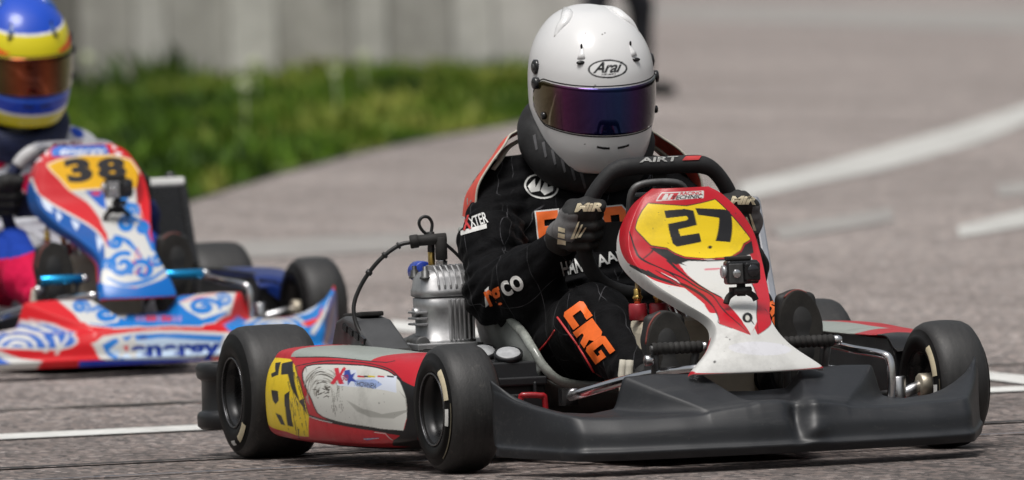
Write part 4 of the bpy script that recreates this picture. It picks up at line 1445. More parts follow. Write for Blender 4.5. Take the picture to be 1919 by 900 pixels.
# ------------------------------------------------------------------ print and other colour shapes on the bodywork and helmets, in surface coordinates (u, v)
PRINT = {
'panel27': [
("p",(200,200,197),((0.2175,0.0),(0.2833,0.03),(0.4049,0.0801),(0.4621,0.1688),(0.5093,0.289),(0.5293,0.3519),(0.6066,0.3433),(0.6924,0.2518),(0.7611,0.0),(0.5923,0.0),(0.4707,0.0),(0.3863,0.0))),
("p",(26,25,27),((0.4149,0.0744),(0.4292,0.0916),(0.4421,0.1087),(0.4549,0.1259),(0.4649,0.1645),(0.4707,0.2246),(0.4778,0.2504),(0.485,0.2704),(0.4936,0.2876),(0.5021,0.3047),(0.5122,0.3205),(0.5207,0.3362),(0.5179,0.3419),(0.5064,0.3305),(0.4936,0.319),(0.4807,0.3076),(0.4707,0.2947),(0.4621,0.2818),(0.4535,0.2675),(0.4464,0.2504),(0.4392,0.226),(0.4335,0.1674),(0.4235,0.1216),(0.412,0.0916))),
("p",(202,202,199),((0.4049,0.4134),(0.4106,0.5308),(0.4134,0.6295),(0.3891,0.711),(0.432,0.7239),(0.5193,0.6767),(0.5866,0.671),(0.6767,0.6352),(0.7525,0.4979),(0.7053,0.4735),(0.6381,0.4721),(0.5823,0.4721),(0.5422,0.4464),(0.475,0.4206))),
("p",(202,202,199),((0.6953,0.2833),(0.7239,0.3691),(0.7554,0.4907),(0.7282,0.5479),(0.7568,0.5494),(0.6953,0.8283),(0.774,0.8326),(0.8898,0.8755),(0.8999,0.8813),(0.9328,0.4807),(0.8813,0.0029),(0.8412,0.0),(0.7997,0.0572),(0.7568,0.1202))),
("p",(200,200,197),((0.6524,0.3519),(0.7067,0.2661),(0.7883,0.1516),(0.8441,0.0),(0.8398,0.0),(0.6452,0.0959))),
("p",(180,20,36),((0.4478,0.3419),(0.4807,0.3863),(0.5265,0.412),(0.568,0.4378),(0.618,0.422),(0.6595,0.4077),(0.7039,0.432),(0.7568,0.495),(0.7568,0.495),(0.7239,0.3691),(0.701,0.2747),(0.6738,0.3162),(0.628,0.3705),(0.5937,0.3791),(0.5536,0.3791),(0.5122,0.3505),(0.4778,0.2918),(0.4449,0.2575))),
("p",(26,25,27),((0.4506,0.3376),(0.4607,0.3519),(0.4707,0.3648),(0.4807,0.3791),(0.4921,0.3891),(0.5064,0.3977),(0.5207,0.4034),(0.5351,0.4106),(0.5465,0.4206),(0.5594,0.4292),(0.5722,0.4335),(0.5866,0.4306),(0.6023,0.4249),(0.618,0.4177),(0.6323,0.4106),(0.6438,0.4063),(0.6552,0.4049),(0.6681,0.4049),(0.681,0.4106),(0.6953,0.4192),(0.7096,0.4335),(0.7253,0.4521),(0.7411,0.4721),(0.7568,0.4936),(0.7554,0.4964),(0.7396,0.4764),(0.7239,0.4564),(0.7067,0.4406),(0.6924,0.4263),(0.6781,0.4192),(0.6652,0.4134),(0.6524,0.4149),(0.6395,0.4192),(0.628,0.422),(0.6152,0.4263),(0.5994,0.4335),(0.5837,0.4392),(0.5665,0.4435),(0.5536,0.4392),(0.5408,0.4306),(0.5293,0.4192),(0.515,0.4134),(0.5007,0.4063),(0.4864,0.3977),(0.475,0.3863),(0.4649,0.3734),(0.4549,0.3591),(0.4449,0.3448))),
("p",(26,25,27),((0.4464,0.2532),(0.4564,0.2647),(0.4664,0.2747),(0.4764,0.2861),(0.4864,0.3033),(0.4964,0.3219),(0.5079,0.3405),(0.5193,0.3548),(0.5322,0.3648),(0.5451,0.372),(0.5579,0.3763),(0.5708,0.3777),(0.5837,0.3763),(0.5951,0.3763),(0.6066,0.3748),(0.6166,0.372),(0.6266,0.3677),(0.6395,0.3548),(0.6552,0.3362),(0.6681,0.319),(0.6795,0.3033),(0.6881,0.2833),(0.6967,0.2675),(0.7039,0.2747),(0.711,0.3019),(0.7182,0.3348),(0.7253,0.3677),(0.7225,0.3705),(0.7167,0.3376),(0.7096,0.3047),(0.7024,0.2804),(0.6953,0.2775),(0.6881,0.2904),(0.6795,0.3104),(0.6681,0.3262),(0.6524,0.3476),(0.6381,0.3648),(0.6237,0.3777),(0.6137,0.382),(0.6037,0.382),(0.5923,0.3834),(0.5808,0.3834),(0.568,0.3848),(0.5551,0.3834),(0.5422,0.3777),(0.5293,0.3691),(0.5165,0.3591),(0.505,0.3448),(0.4936,0.3276),(0.4835,0.3076),(0.4735,0.2918),(0.4635,0.2804),(0.4535,0.2718),(0.4435,0.2604))),
("p",(60,14,22),((0.4478,0.299),(0.4592,0.309),(0.4707,0.3176),(0.4821,0.3276),(0.4936,0.3391),(0.5079,0.3505),(0.5207,0.3634),(0.5351,0.3691),(0.5479,0.3748),(0.5608,0.3777),(0.5737,0.3805),(0.5851,0.3834),(0.598,0.382),(0.6109,0.3791),(0.6237,0.372),(0.6366,0.3605),(0.6495,0.3462),(0.6638,0.329),(0.6624,0.3348),(0.6495,0.3505),(0.6352,0.3677),(0.6209,0.382),(0.608,0.3891),(0.5937,0.3948),(0.5794,0.3977),(0.5637,0.402),(0.5508,0.3991),(0.5365,0.3963),(0.525,0.3877),(0.5122,0.3777),(0.5007,0.3619),(0.4893,0.3462),(0.4778,0.3348),(0.4664,0.3247),(0.4564,0.3133),(0.4449,0.3033))),
("p",(202,202,199),((0.4578,0.3176),(0.4664,0.3262),(0.4764,0.3348),(0.485,0.3419),(0.4921,0.3476),(0.4979,0.3505),(0.5021,0.3519),(0.505,0.3534),(0.5093,0.3534),(0.5093,0.3534),(0.5036,0.3562),(0.4993,0.3562),(0.4936,0.3577),(0.4878,0.3548),(0.4807,0.3476),(0.4735,0.3391),(0.4649,0.329),(0.4564,0.319))),
("p",(180,20,36),((0.5165,0.6753),(0.5608,0.6795),(0.6323,0.6509),(0.7554,0.5536),(0.6967,0.8283),(0.6438,0.7139),(0.5951,0.681),(0.5179,0.6938))),
("p",(26,25,27),((0.5179,0.6724),(0.5608,0.6767),(0.6323,0.6466),(0.7568,0.5508),(0.6981,0.8283),(0.6423,0.7167),(0.6438,0.711),(0.6953,0.8283),(0.7539,0.5565),(0.6323,0.6538),(0.5608,0.6824),(0.5165,0.6767))),
("p",(26,25,27),((0.681,0.5751),(0.6881,0.5665),(0.6938,0.5536),(0.6996,0.5379),(0.7024,0.5222),(0.7024,0.5093),(0.701,0.4964),(0.6981,0.4878),(0.6924,0.4835),(0.6853,0.485),(0.6781,0.4921),(0.671,0.5021),(0.6652,0.515),(0.6595,0.5293),(0.6567,0.5422),(0.6552,0.5565),(0.6567,0.5665),(0.6609,0.5751),(0.6667,0.5794),(0.6738,0.5794))),
("p",(190,188,180),((0.681,0.5494),(0.6853,0.5436),(0.6881,0.5379),(0.691,0.5308),(0.6924,0.525),(0.6938,0.5179),(0.6924,0.5136),(0.691,0.5107),(0.6881,0.5093),(0.6838,0.5107),(0.6795,0.515),(0.6767,0.5193),(0.6724,0.5265),(0.6695,0.5322),(0.6681,0.5393),(0.6681,0.5436),(0.6681,0.5494),(0.671,0.5508),(0.6738,0.5522),(0.6767,0.5522))),
("p",(26,25,27),((0.6881,0.5393),(0.7124,0.5551),(0.711,0.5608),(0.6838,0.5551))),
("p",(208,208,213),((0.824,0.7268),(0.8312,0.6953),(0.8369,0.6552),(0.8398,0.608),(0.8412,0.5608),(0.8383,0.5136),(0.834,0.4649),(0.8283,0.422),(0.8212,0.382),(0.8126,0.3534),(0.804,0.3405),(0.7954,0.3491),(0.7897,0.3791),(0.7854,0.4249),(0.784,0.4821),(0.7854,0.5479),(0.7911,0.6137),(0.7983,0.6738),(0.8069,0.7182),(0.8169,0.7353))),
("p",(26,25,27),((0.8555,0.3047),(0.8569,0.3047),(0.8584,0.3062),(0.8584,0.3033),(0.8598,0.3033),(0.8598,0.3004),(0.8598,0.299),(0.8584,0.2947),(0.8569,0.2918),(0.8555,0.289),(0.8541,0.2876),(0.8541,0.2876),(0.8526,0.2876),(0.8512,0.289),(0.8512,0.2904),(0.8512,0.2933),(0.8512,0.2961),(0.8512,0.2976),(0.8526,0.3004),(0.8541,0.3033))),
("p",(26,25,27),((0.8526,0.8441),(0.8526,0.8455),(0.8526,0.8455),(0.8526,0.8426),(0.8512,0.8498),(0.8512,0.8412),(0.8498,0.8512),(0.8498,0.8269),(0.8484,0.8426),(0.8469,0.8541),(0.8469,0.8441),(0.8469,0.8426),(0.8469,0.8426),(0.8469,0.8441),(0.8469,0.8455),(0.8484,0.8441),(0.8484,0.8469),(0.8498,0.8455),(0.8512,0.8441),(0.8512,0.8469))),
("p",(90,90,90),((0.7711,0.3476),(0.7725,0.3476),(0.774,0.3476),(0.774,0.3462),(0.774,0.3448),(0.7754,0.3433),(0.774,0.3405),(0.774,0.3391),(0.774,0.3376),(0.7725,0.3362),(0.7711,0.3362),(0.7711,0.3362),(0.7697,0.3376),(0.7697,0.3391),(0.7682,0.3405),(0.7682,0.3419),(0.7682,0.3433),(0.7697,0.3462),(0.7697,0.3476),(0.7711,0.3476))),
("p",(30,12,16),((0.2675,0.1717),(0.2918,0.216),(0.3162,0.2332),(0.3405,0.2432),(0.3591,0.2489),(0.3748,0.2504),(0.3877,0.2561),(0.402,0.269),(0.4177,0.2904),(0.432,0.3162),(0.4478,0.3376),(0.4607,0.3505),(0.4735,0.3562),(0.485,0.3591),(0.4979,0.3605),(0.495,0.3662),(0.4821,0.3648),(0.4692,0.3619),(0.4564,0.3562),(0.4435,0.3433),(0.4278,0.3219),(0.4106,0.2976),(0.3948,0.279),(0.382,0.269),(0.3705,0.2647),(0.3562,0.2618),(0.3376,0.2546),(0.3147,0.2461),(0.289,0.2303),(0.2661,0.196))),
("p",(26,25,27),((0.4006,0.2747),(0.3934,0.2904),(0.3863,0.3047),(0.3777,0.3176),(0.3705,0.3276),(0.3648,0.3348),(0.3591,0.3405),(0.3548,0.3448),(0.3491,0.3505),(0.3433,0.3433),(0.3491,0.3391),(0.3534,0.3348),(0.3591,0.3305),(0.3662,0.3247),(0.3734,0.3147),(0.3805,0.3033),(0.3891,0.289),(0.3963,0.2732))),
("p",(26,25,27),((0.3448,0.3247),(0.3562,0.3934),(0.3805,0.4163),(0.4006,0.4478),(0.4134,0.5293),(0.4106,0.6223),(0.3834,0.6767),(0.3519,0.7024),(0.3348,0.7496),(0.3906,0.7411),(0.4206,0.6266),(0.4192,0.5279),(0.4134,0.4549),(0.4278,0.402),(0.4034,0.3791),(0.3763,0.3534))),
("p",(26,25,27),((0.4077,0.372),(0.4206,0.3791),(0.4335,0.3834),(0.4478,0.3891),(0.4621,0.3977),(0.4807,0.4077),(0.5007,0.4163),(0.5207,0.4249),(0.5379,0.4349),(0.5536,0.4449),(0.5694,0.4564),(0.5837,0.4692),(0.5794,0.4764),(0.5637,0.4649),(0.5494,0.4521),(0.5322,0.4435),(0.515,0.4349),(0.495,0.4249),(0.4764,0.4149),(0.4578,0.4063),(0.4406,0.3991),(0.4263,0.3948),(0.4134,0.3906),(0.3991,0.3848))),
("p",(26,25,27),((0.4177,0.4049),(0.4335,0.4392),(0.4335,0.4392),(0.4077,0.4134))),
("p",(226,194,16),((0.1273,0.2861),(0.1388,0.3963),(0.1502,0.495),(0.1402,0.5722),(0.1216,0.6738),(0.1617,0.6881),(0.2175,0.7024),(0.2804,0.7239),(0.3276,0.7454),(0.3476,0.6981),(0.3791,0.6724),(0.4049,0.6252),(0.4077,0.5322),(0.3948,0.4492),(0.3748,0.4177),(0.3505,0.3948),(0.3376,0.3319),(0.2918,0.2961),(0.2532,0.2518),(0.2089,0.2504),(0.166,0.2647))),
("p",(26,25,27),((0.1302,0.2876),(0.1416,0.3977),(0.1531,0.495),(0.1416,0.5722),(0.1245,0.671),(0.1631,0.6853),(0.2189,0.6996),(0.2818,0.721),(0.3276,0.7425),(0.3462,0.6967),(0.3777,0.6724),(0.402,0.6252),(0.4063,0.5322),(0.3934,0.4506),(0.3734,0.4192),(0.3491,0.3948),(0.3348,0.3333),(0.2904,0.299),(0.2518,0.2546),(0.2103,0.2546),(0.1674,0.2675),(0.1288,0.289),(0.1259,0.2833),(0.1645,0.2604),(0.2089,0.2475),(0.2532,0.2489),(0.2933,0.2947),(0.3391,0.3305),(0.3534,0.3934),(0.3763,0.4163),(0.3963,0.4492),(0.4092,0.5308),(0.4063,0.6237),(0.3805,0.6738),(0.3491,0.6996),(0.329,0.7482),(0.279,0.7268),(0.216,0.7053),(0.1602,0.6924),(0.1187,0.6767),(0.1373,0.5737),(0.1474,0.495),(0.1373,0.3963),(0.1245,0.2847))),
("p",(26,25,27),((0.1702,0.3877),(0.166,0.4835),(0.176,0.5236),(0.2489,0.525),(0.2661,0.4478),(0.2976,0.4521),(0.2876,0.5265),(0.3305,0.525),(0.3476,0.432),(0.3319,0.4192),(0.2375,0.4077),(0.2232,0.485),(0.2146,0.4936),(0.2017,0.4878),(0.2089,0.3991))),
("p",(26,25,27),((0.1645,0.5351),(0.1774,0.681),(0.1874,0.7024),(0.2031,0.701),(0.3376,0.6395),(0.329,0.5794),(0.2189,0.6295),(0.1989,0.5393))),
("p",(26,25,27),((0.3562,0.5608),(0.3591,0.5594),(0.3605,0.5579),(0.3619,0.5565),(0.3634,0.5536),(0.3634,0.5522),(0.3634,0.5494),(0.3619,0.5479),(0.3605,0.5465),(0.3577,0.5465),(0.3562,0.5465),(0.3534,0.5465),(0.3519,0.5479),(0.3491,0.5508),(0.3491,0.5522),(0.3491,0.5551),(0.3491,0.5565),(0.3505,0.5594),(0.3519,0.5608),(0.3548,0.5608))),
("p",(202,202,199),((0.1187,0.329),(0.0458,0.3362),(0.0458,0.6495),(0.1116,0.6023))),
("p",(180,20,36),((0.113,0.3362),(0.0572,0.3462),(0.0572,0.4621),(0.113,0.4349))),
("p",(202,202,199),((0.1116,0.3605),(0.0629,0.3705),(0.0644,0.3906),(0.0959,0.3963),(0.0658,0.4077),(0.0672,0.4263),(0.1116,0.4092),(0.1102,0.3948),(0.0887,0.3991),(0.1116,0.3863))),
("t","RACING",(((0.083,0.4649),(0.083,0.4864),(0.083,0.5093),(0.083,0.5322),(0.0844,0.5551),(0.0844,0.578),(0.0844,0.6023)),((0.073,0.4664),(0.073,0.4893),(0.073,0.5122),(0.0744,0.5351),(0.0744,0.5594),(0.0744,0.5837),(0.0758,0.6094)),((0.0615,0.4678),(0.0615,0.4907),(0.0629,0.515),(0.0629,0.5393),(0.0644,0.5637),(0.0644,0.5894),(0.0658,0.6166)),((0.0501,0.4678),(0.0501,0.4936),(0.0501,0.5193),(0.0515,0.5436),(0.0515,0.5708),(0.0529,0.5966),(0.0529,0.6266))),(180,20,36),0.03,0,1),
("t","TECHNIC",(((0.113,0.4149),(0.113,0.4435),(0.1116,0.4707),(0.1116,0.5007),(0.1116,0.5308),(0.1116,0.5608),(0.1116,0.5908)),((0.1044,0.4163),(0.1044,0.4449),(0.1044,0.475),(0.103,0.505),(0.103,0.5351),(0.103,0.5665),(0.103,0.5994)),((0.0959,0.4177),(0.0959,0.4478),(0.0959,0.4778),(0.0944,0.5093),(0.0944,0.5408),(0.0944,0.5737),(0.0944,0.6066)),((0.0858,0.4206),(0.0858,0.4506),(0.0858,0.4821),(0.0844,0.5136),(0.0844,0.5465),(0.0844,0.5808),(0.0844,0.6166))),(26,25,27),0.03,0,1),
("p",(200,120,130),((0.4564,0.4964),(0.4549,0.5594),(0.4478,0.5622),(0.4492,0.4993))),
("p",(180,20,36),((0.083,0.073),(0.2318,0.2203),(0.2318,0.226),(0.0815,0.073))),
("p",(202,202,199),((0.925,0),(1.01,0),(1.01,1),(0.925,1))),
],
'pod27': [
("p",(26,25,27),((0.6853,0.3734),(0.7511,0.4077),(0.8097,0.4335),(0.9213,0.4278),(0.7554,1.0),(0.6681,0.8827),(0.7196,0.7611),(0.774,0.7182),(0.7969,0.6423),(0.7926,0.5293))),
("p",(204,204,198),((0.4506,0.4092),(0.5007,0.3777),(0.6052,0.3577),(0.6853,0.3734),(0.7511,0.422),(0.794,0.5422),(0.7954,0.6423),(0.7725,0.7139),(0.6567,0.6967),(0.578,0.6824),(0.5351,0.6724),(0.505,0.6509),(0.4907,0.5994),(0.4635,0.525),(0.4492,0.4607))),
("p",(168,168,162),((0.5894,0.5837),(0.6338,0.6223),(0.6938,0.6409),(0.7926,0.6123),(0.7868,0.5436),(0.7496,0.4864),(0.794,0.5422),(0.7954,0.6223),(0.7382,0.6567),(0.6538,0.6567),(0.618,0.6366))),  # mid-grey swoosh coloured over the white side panel
("p",(26,25,27),((0.4521,0.4134),(0.4707,0.3963),(0.5021,0.3834),(0.5522,0.3691),(0.6052,0.3619),(0.6466,0.3691),(0.6867,0.3791),(0.7196,0.3948),(0.7496,0.4263),(0.7754,0.4835),(0.7911,0.5436),(0.7954,0.5951),(0.7926,0.6423),(0.7897,0.6838),(0.7725,0.7096),(0.7153,0.7053),(0.6567,0.6938),(0.6137,0.6867),(0.578,0.681),(0.5551,0.6753),(0.5365,0.6695),(0.5193,0.6624),(0.5064,0.6495),(0.4993,0.628),(0.4921,0.598),(0.4793,0.5608),(0.4649,0.5236),(0.4564,0.4907),(0.4506,0.4607),(0.4478,0.4349),(0.4535,0.412),(0.4492,0.4063),(0.4435,0.432),(0.4464,0.4607),(0.4521,0.4921),(0.4621,0.5265),(0.4764,0.5651),(0.4893,0.6009),(0.4964,0.6309),(0.5036,0.6524),(0.5179,0.6652),(0.5351,0.6753),(0.5522,0.681),(0.5765,0.6853),(0.6123,0.6924),(0.6552,0.6996),(0.7139,0.711),(0.7725,0.7167),(0.7954,0.6853),(0.7983,0.6423),(0.8011,0.5951),(0.7969,0.5408),(0.7811,0.4778),(0.7525,0.4177),(0.721,0.3863),(0.6853,0.3691),(0.6452,0.3577),(0.6037,0.3519),(0.5508,0.3577),(0.4993,0.3734),(0.4692,0.3877),(0.4492,0.4049))),
("p",(26,25,27),((0.4192,0.4177),(0.4263,0.412),(0.4335,0.4063),(0.4435,0.4006),(0.4564,0.3906),(0.4721,0.3777),(0.4907,0.3648),(0.5122,0.3534),(0.5379,0.3433),(0.568,0.3376),(0.5951,0.3362),(0.6209,0.3405),(0.6466,0.3491),(0.671,0.3577),(0.6938,0.3662),(0.7139,0.3791),(0.7325,0.3963),(0.7511,0.4134),(0.7525,0.402),(0.7339,0.3863),(0.7139,0.3691),(0.6938,0.3562),(0.6695,0.3476),(0.6452,0.3405),(0.6195,0.3319),(0.5937,0.3262),(0.5665,0.3276),(0.5365,0.3333),(0.5093,0.3419),(0.4878,0.3548),(0.4692,0.3691),(0.4549,0.3834),(0.4406,0.392),(0.432,0.4006),(0.4249,0.4063),(0.4177,0.412))),
("p",(26,25,27),((0.4692,0.6652),(0.4878,0.671),(0.505,0.6767),(0.5236,0.6824),(0.5436,0.6867),(0.5651,0.691),(0.5851,0.6953),(0.6066,0.6996),(0.6266,0.7039),(0.6495,0.7067),(0.6724,0.7124),(0.6967,0.7182),(0.7225,0.7239),(0.7482,0.7296),(0.774,0.7396),(0.7825,0.7096),(0.7554,0.7053),(0.7296,0.7024),(0.7024,0.701),(0.6767,0.6981),(0.6524,0.6953),(0.6295,0.6924),(0.6094,0.6881),(0.588,0.6853),(0.5665,0.6824),(0.5465,0.6781),(0.5265,0.6738),(0.5079,0.6695),(0.4907,0.6638),(0.4721,0.6595))),
("p",(202,202,199),((0.4707,0.6652),(0.4807,0.6695),(0.4921,0.6738),(0.5036,0.6767),(0.5122,0.6795),(0.5222,0.681),(0.5293,0.6824),(0.5365,0.6838),(0.5451,0.6853),(0.5451,0.6838),(0.5379,0.681),(0.5308,0.6795),(0.5222,0.6781),(0.5136,0.6767),(0.5036,0.6738),(0.4936,0.671),(0.4821,0.6681),(0.4707,0.6652))),
("p",(196,30,44),((0.475,0.6767),(0.5451,0.6896),(0.6609,0.7096),(0.6996,0.7167),(0.7182,0.7611),(0.6624,0.804),(0.5451,0.8283),(0.4535,0.7797))),
("p",(202,202,199),((0.6595,0.7153),(0.6967,0.721),(0.7153,0.7625),(0.7182,0.7597),(0.6981,0.7182),(0.6595,0.7124))),
("p",(70,80,160),((0.6209,0.7454),(0.6738,0.7396),(0.628,0.7611))),
("p",(202,202,199),((0.6209,0.7539),(0.6695,0.7454),(0.6695,0.7425),(0.6223,0.7482))),
("p",(228,196,18),((0.0,0.309),(0.3891,0.3634),(0.4163,0.4163),(0.4449,0.5064),(0.4621,0.5751),(0.4778,0.6638),(0.4621,0.7582),(0.4278,0.7611),(0.3963,0.7411),(0.0,0.6824),(0.0,0.5837),(0.0,0.4521))),
("p",(26,25,27),((0.3362,0.3991),(0.3619,0.392),(0.3705,0.4793),(0.3448,0.4993),(0.3348,0.4764),(0.3548,0.4607))),
("p",(26,25,27),((0.3505,0.568),(0.3791,0.5694),(0.3834,0.6152),(0.3705,0.6352),(0.3591,0.6195))),
("p",(26,25,27),((0.3662,0.6681),(0.3877,0.6753),(0.3963,0.711),(0.382,0.7096))),
("p",(26,25,27),((0.3677,0.402),(0.4006,0.3777),(0.4177,0.4535),(0.4506,0.6052),(0.4649,0.5937),(0.4721,0.6652),(0.4549,0.6223),(0.4235,0.5522),(0.402,0.4707),(0.3805,0.4778))),
("p",(26,25,27),((0.402,0.5851),(0.4177,0.5637),(0.422,0.7139),(0.4034,0.711),(0.4034,0.6595))),
("p",(40,34,22),((0.4077,0.5136),(0.4206,0.5722),(0.4206,0.5722),(0.4106,0.5122))),
("p",(40,34,22),((0.4363,0.5923),(0.4406,0.6166),(0.4406,0.6166),(0.4392,0.5908))),
("p",(120,100,30),((0.4335,0.6037),(0.4378,0.6381),(0.4378,0.6381),(0.4363,0.6023))),
("p",(40,34,22),((0.4649,0.5222),(0.475,0.5722),(0.4764,0.5722),(0.4678,0.5207))),
("p",(120,100,30),((0.4278,0.721),(0.4235,0.7597),(0.4249,0.7582),(0.4292,0.721))),
("p",(120,100,30),((0.4464,0.588),(0.4521,0.6381),(0.4535,0.6381),(0.4478,0.5866))),
("p",(40,34,22),((0.4177,0.4549),(0.4335,0.5136),(0.4335,0.5122),(0.422,0.4535))),
("p",(40,34,22),((0.4449,0.5293),(0.4564,0.5837),(0.4564,0.5837),(0.4478,0.5293))),
("p",(40,34,22),((0.4607,0.6409),(0.4635,0.6781),(0.4649,0.6781),(0.4635,0.6395))),
("p",(40,34,22),((0.4492,0.6953),(0.4506,0.7124),(0.4506,0.7124),(0.4535,0.6938))),
("p",(120,100,30),((0.4292,0.475),(0.4435,0.5336),(0.4435,0.5336),(0.4306,0.475))),
("p",(40,34,22),((0.4263,0.618),(0.4292,0.6495),(0.4292,0.6495),(0.4278,0.618))),
("p",(120,100,30),((0.4263,0.6667),(0.4278,0.7067),(0.4292,0.7053),(0.4292,0.6652))),
("p",(40,34,22),((0.4278,0.691),(0.4292,0.711),(0.4292,0.711),(0.4306,0.6896))),
("p",(40,34,22),((0.4349,0.7196),(0.4163,0.8197),(0.4177,0.8183),(0.4392,0.7182))),
("p",(120,100,30),((0.4192,0.4535),(0.4278,0.4864),(0.4278,0.485),(0.4192,0.4521))),
("p",(120,100,30),((0.4134,0.5351),(0.422,0.578),(0.422,0.578),(0.4163,0.5336))),
("p",(40,34,22),((0.4464,0.4993),(0.4578,0.5465),(0.4592,0.5465),(0.4492,0.4979))),
("p",(40,34,22),((0.4506,0.5536),(0.4592,0.5994),(0.4592,0.5994),(0.4535,0.5522))),
("p",(40,34,22),((0.4421,0.6137),(0.4449,0.6381),(0.4464,0.6381),(0.4449,0.6137))),
("p",(40,34,22),((0.4392,0.6094),(0.4449,0.6552),(0.4449,0.6552),(0.4421,0.608))),
("p",(40,34,22),((0.4349,0.4979),(0.4478,0.5551),(0.4492,0.5551),(0.4363,0.4964))),
("p",(40,34,22),((0.4664,0.5594),(0.4721,0.5937),(0.4721,0.5937),(0.4678,0.5579))),
("p",(120,100,30),((0.422,0.6152),(0.4263,0.6652),(0.4278,0.6652),(0.4235,0.6137))),
("p",(120,100,30),((0.4635,0.6838),(0.4635,0.7268),(0.4635,0.7268),(0.4664,0.6838))),
("p",(40,34,22),((0.4249,0.5937),(0.4292,0.6266),(0.4292,0.6266),(0.4263,0.5937))),
("p",(40,34,22),((0.4278,0.6352),(0.4306,0.6695),(0.432,0.6695),(0.4292,0.6338))),
("p",(40,34,22),((0.4306,0.6567),(0.432,0.6724),(0.4335,0.6724),(0.432,0.6567))),
("p",(120,100,30),((0.4335,0.6452),(0.4349,0.671),(0.4363,0.671),(0.4349,0.6452))),
("p",(40,34,22),((0.4149,0.4793),(0.4235,0.515),(0.4235,0.515),(0.4163,0.4778))),
("p",(40,34,22),((0.4335,0.711),(0.432,0.7325),(0.4335,0.7325),(0.4349,0.711))),
("p",(120,100,30),((0.4521,0.7253),(0.4492,0.7554),(0.4506,0.7539),(0.4549,0.7239))),
("p",(120,100,30),((0.422,0.6266),(0.4263,0.6481),(0.4263,0.6481),(0.4263,0.6252))),
("p",(120,100,30),((0.422,0.4192),(0.4306,0.4464),(0.432,0.4464),(0.4249,0.4192))),
("p",(120,100,30),((0.4249,0.6481),(0.4278,0.6753),(0.4278,0.6753),(0.4263,0.6481))),
("p",(120,100,30),((0.4263,0.5579),(0.4349,0.6109),(0.4363,0.6109),(0.4292,0.5579))),
("p",(40,34,22),((0.432,0.4807),(0.4435,0.525),(0.4435,0.525),(0.4349,0.4793))),
("p",(40,34,22),((0.4478,0.412),(0.4621,0.4549),(0.4621,0.4549),(0.4506,0.4106))),
("p",(40,34,22),((0.4435,0.6438),(0.4464,0.6881),(0.4464,0.6881),(0.4449,0.6438))),
("p",(40,34,22),((0.4435,0.6452),(0.4464,0.6695),(0.4464,0.6695),(0.4464,0.6438))),
("p",(120,100,30),((0.4592,0.588),(0.4621,0.608),(0.4635,0.6066),(0.4621,0.588))),
("p",(120,100,30),((0.4492,0.6381),(0.4521,0.6667),(0.4521,0.6667),(0.4506,0.6381))),
("p",(40,34,22),((0.4278,0.6938),(0.4249,0.7496),(0.4263,0.7482),(0.4306,0.6938))),
("p",(40,34,22),((0.4278,0.701),(0.4278,0.7325),(0.4278,0.7325),(0.4306,0.6996))),
("p",(120,100,30),((0.4406,0.4793),(0.4521,0.5265),(0.4535,0.5265),(0.4435,0.4793))),
("p",(40,34,22),((0.4278,0.681),(0.4278,0.711),(0.4292,0.711),(0.4292,0.681))),
("p",(26,25,27),((0.4149,0.4177),(0.4235,0.4435),(0.432,0.4692),(0.4392,0.4936),(0.4449,0.515),(0.4506,0.5322),(0.4549,0.5494),(0.4592,0.5694),(0.4649,0.5923),(0.4692,0.618),(0.4721,0.6438),(0.4764,0.6652),(0.4793,0.6638),(0.475,0.6423),(0.4721,0.6166),(0.4678,0.5908),(0.4621,0.5665),(0.4578,0.5479),(0.4535,0.5308),(0.4478,0.5122),(0.4421,0.4907),(0.4349,0.4678),(0.4263,0.4421),(0.4177,0.4149))),
("p",(150,146,138),((0.4649,0.5236),(0.4664,0.5122),(0.4678,0.5021),(0.4707,0.4907),(0.4721,0.4807),(0.475,0.4707),(0.4735,0.4692),(0.4707,0.4778),(0.4678,0.4878),(0.4649,0.4993),(0.4649,0.5122),(0.4635,0.5236))),
("p",(150,146,138),((0.5265,0.5165),(0.5308,0.525),(0.5322,0.5336),(0.5351,0.5422),(0.5365,0.5508),(0.5379,0.5608),(0.5379,0.5608),(0.5393,0.5508),(0.5379,0.5408),(0.5351,0.5308),(0.5322,0.5222),(0.5265,0.5165))),
("p",(150,146,138),((0.5136,0.4492),(0.5207,0.4478),(0.5293,0.4521),(0.5379,0.4578),(0.5465,0.4664),(0.5551,0.4778),(0.5551,0.4778),(0.5479,0.4635),(0.5393,0.4521),(0.5293,0.4449),(0.5207,0.4435),(0.5136,0.4478))),
("p",(150,146,138),((0.4907,0.5207),(0.4921,0.515),(0.4936,0.5079),(0.495,0.5021),(0.4964,0.4964),(0.4993,0.4921),(0.4993,0.4907),(0.4964,0.495),(0.4936,0.5007),(0.4921,0.5064),(0.4907,0.5136),(0.4893,0.5207))),
("p",(150,146,138),((0.5408,0.5207),(0.5436,0.5308),(0.5451,0.5422),(0.5465,0.5522),(0.5479,0.5622),(0.5465,0.5722),(0.5479,0.5722),(0.5494,0.5622),(0.5494,0.5522),(0.5479,0.5408),(0.5451,0.5293),(0.5422,0.5207))),
("p",(150,146,138),((0.4635,0.5308),(0.4635,0.5036),(0.4678,0.4778),(0.4721,0.4549),(0.4793,0.4349),(0.4878,0.4192),(0.4864,0.4177),(0.4764,0.4306),(0.4692,0.4506),(0.4635,0.475),(0.4621,0.5021),(0.4621,0.5308))),
("p",(84,79,73),((0.5079,0.4592),(0.5179,0.4578),(0.5279,0.4635),(0.5379,0.4721),(0.5479,0.485),(0.5551,0.5036),(0.5565,0.5036),(0.5479,0.4821),(0.5393,0.4649),(0.5279,0.4549),(0.5165,0.4535),(0.5079,0.4592))),
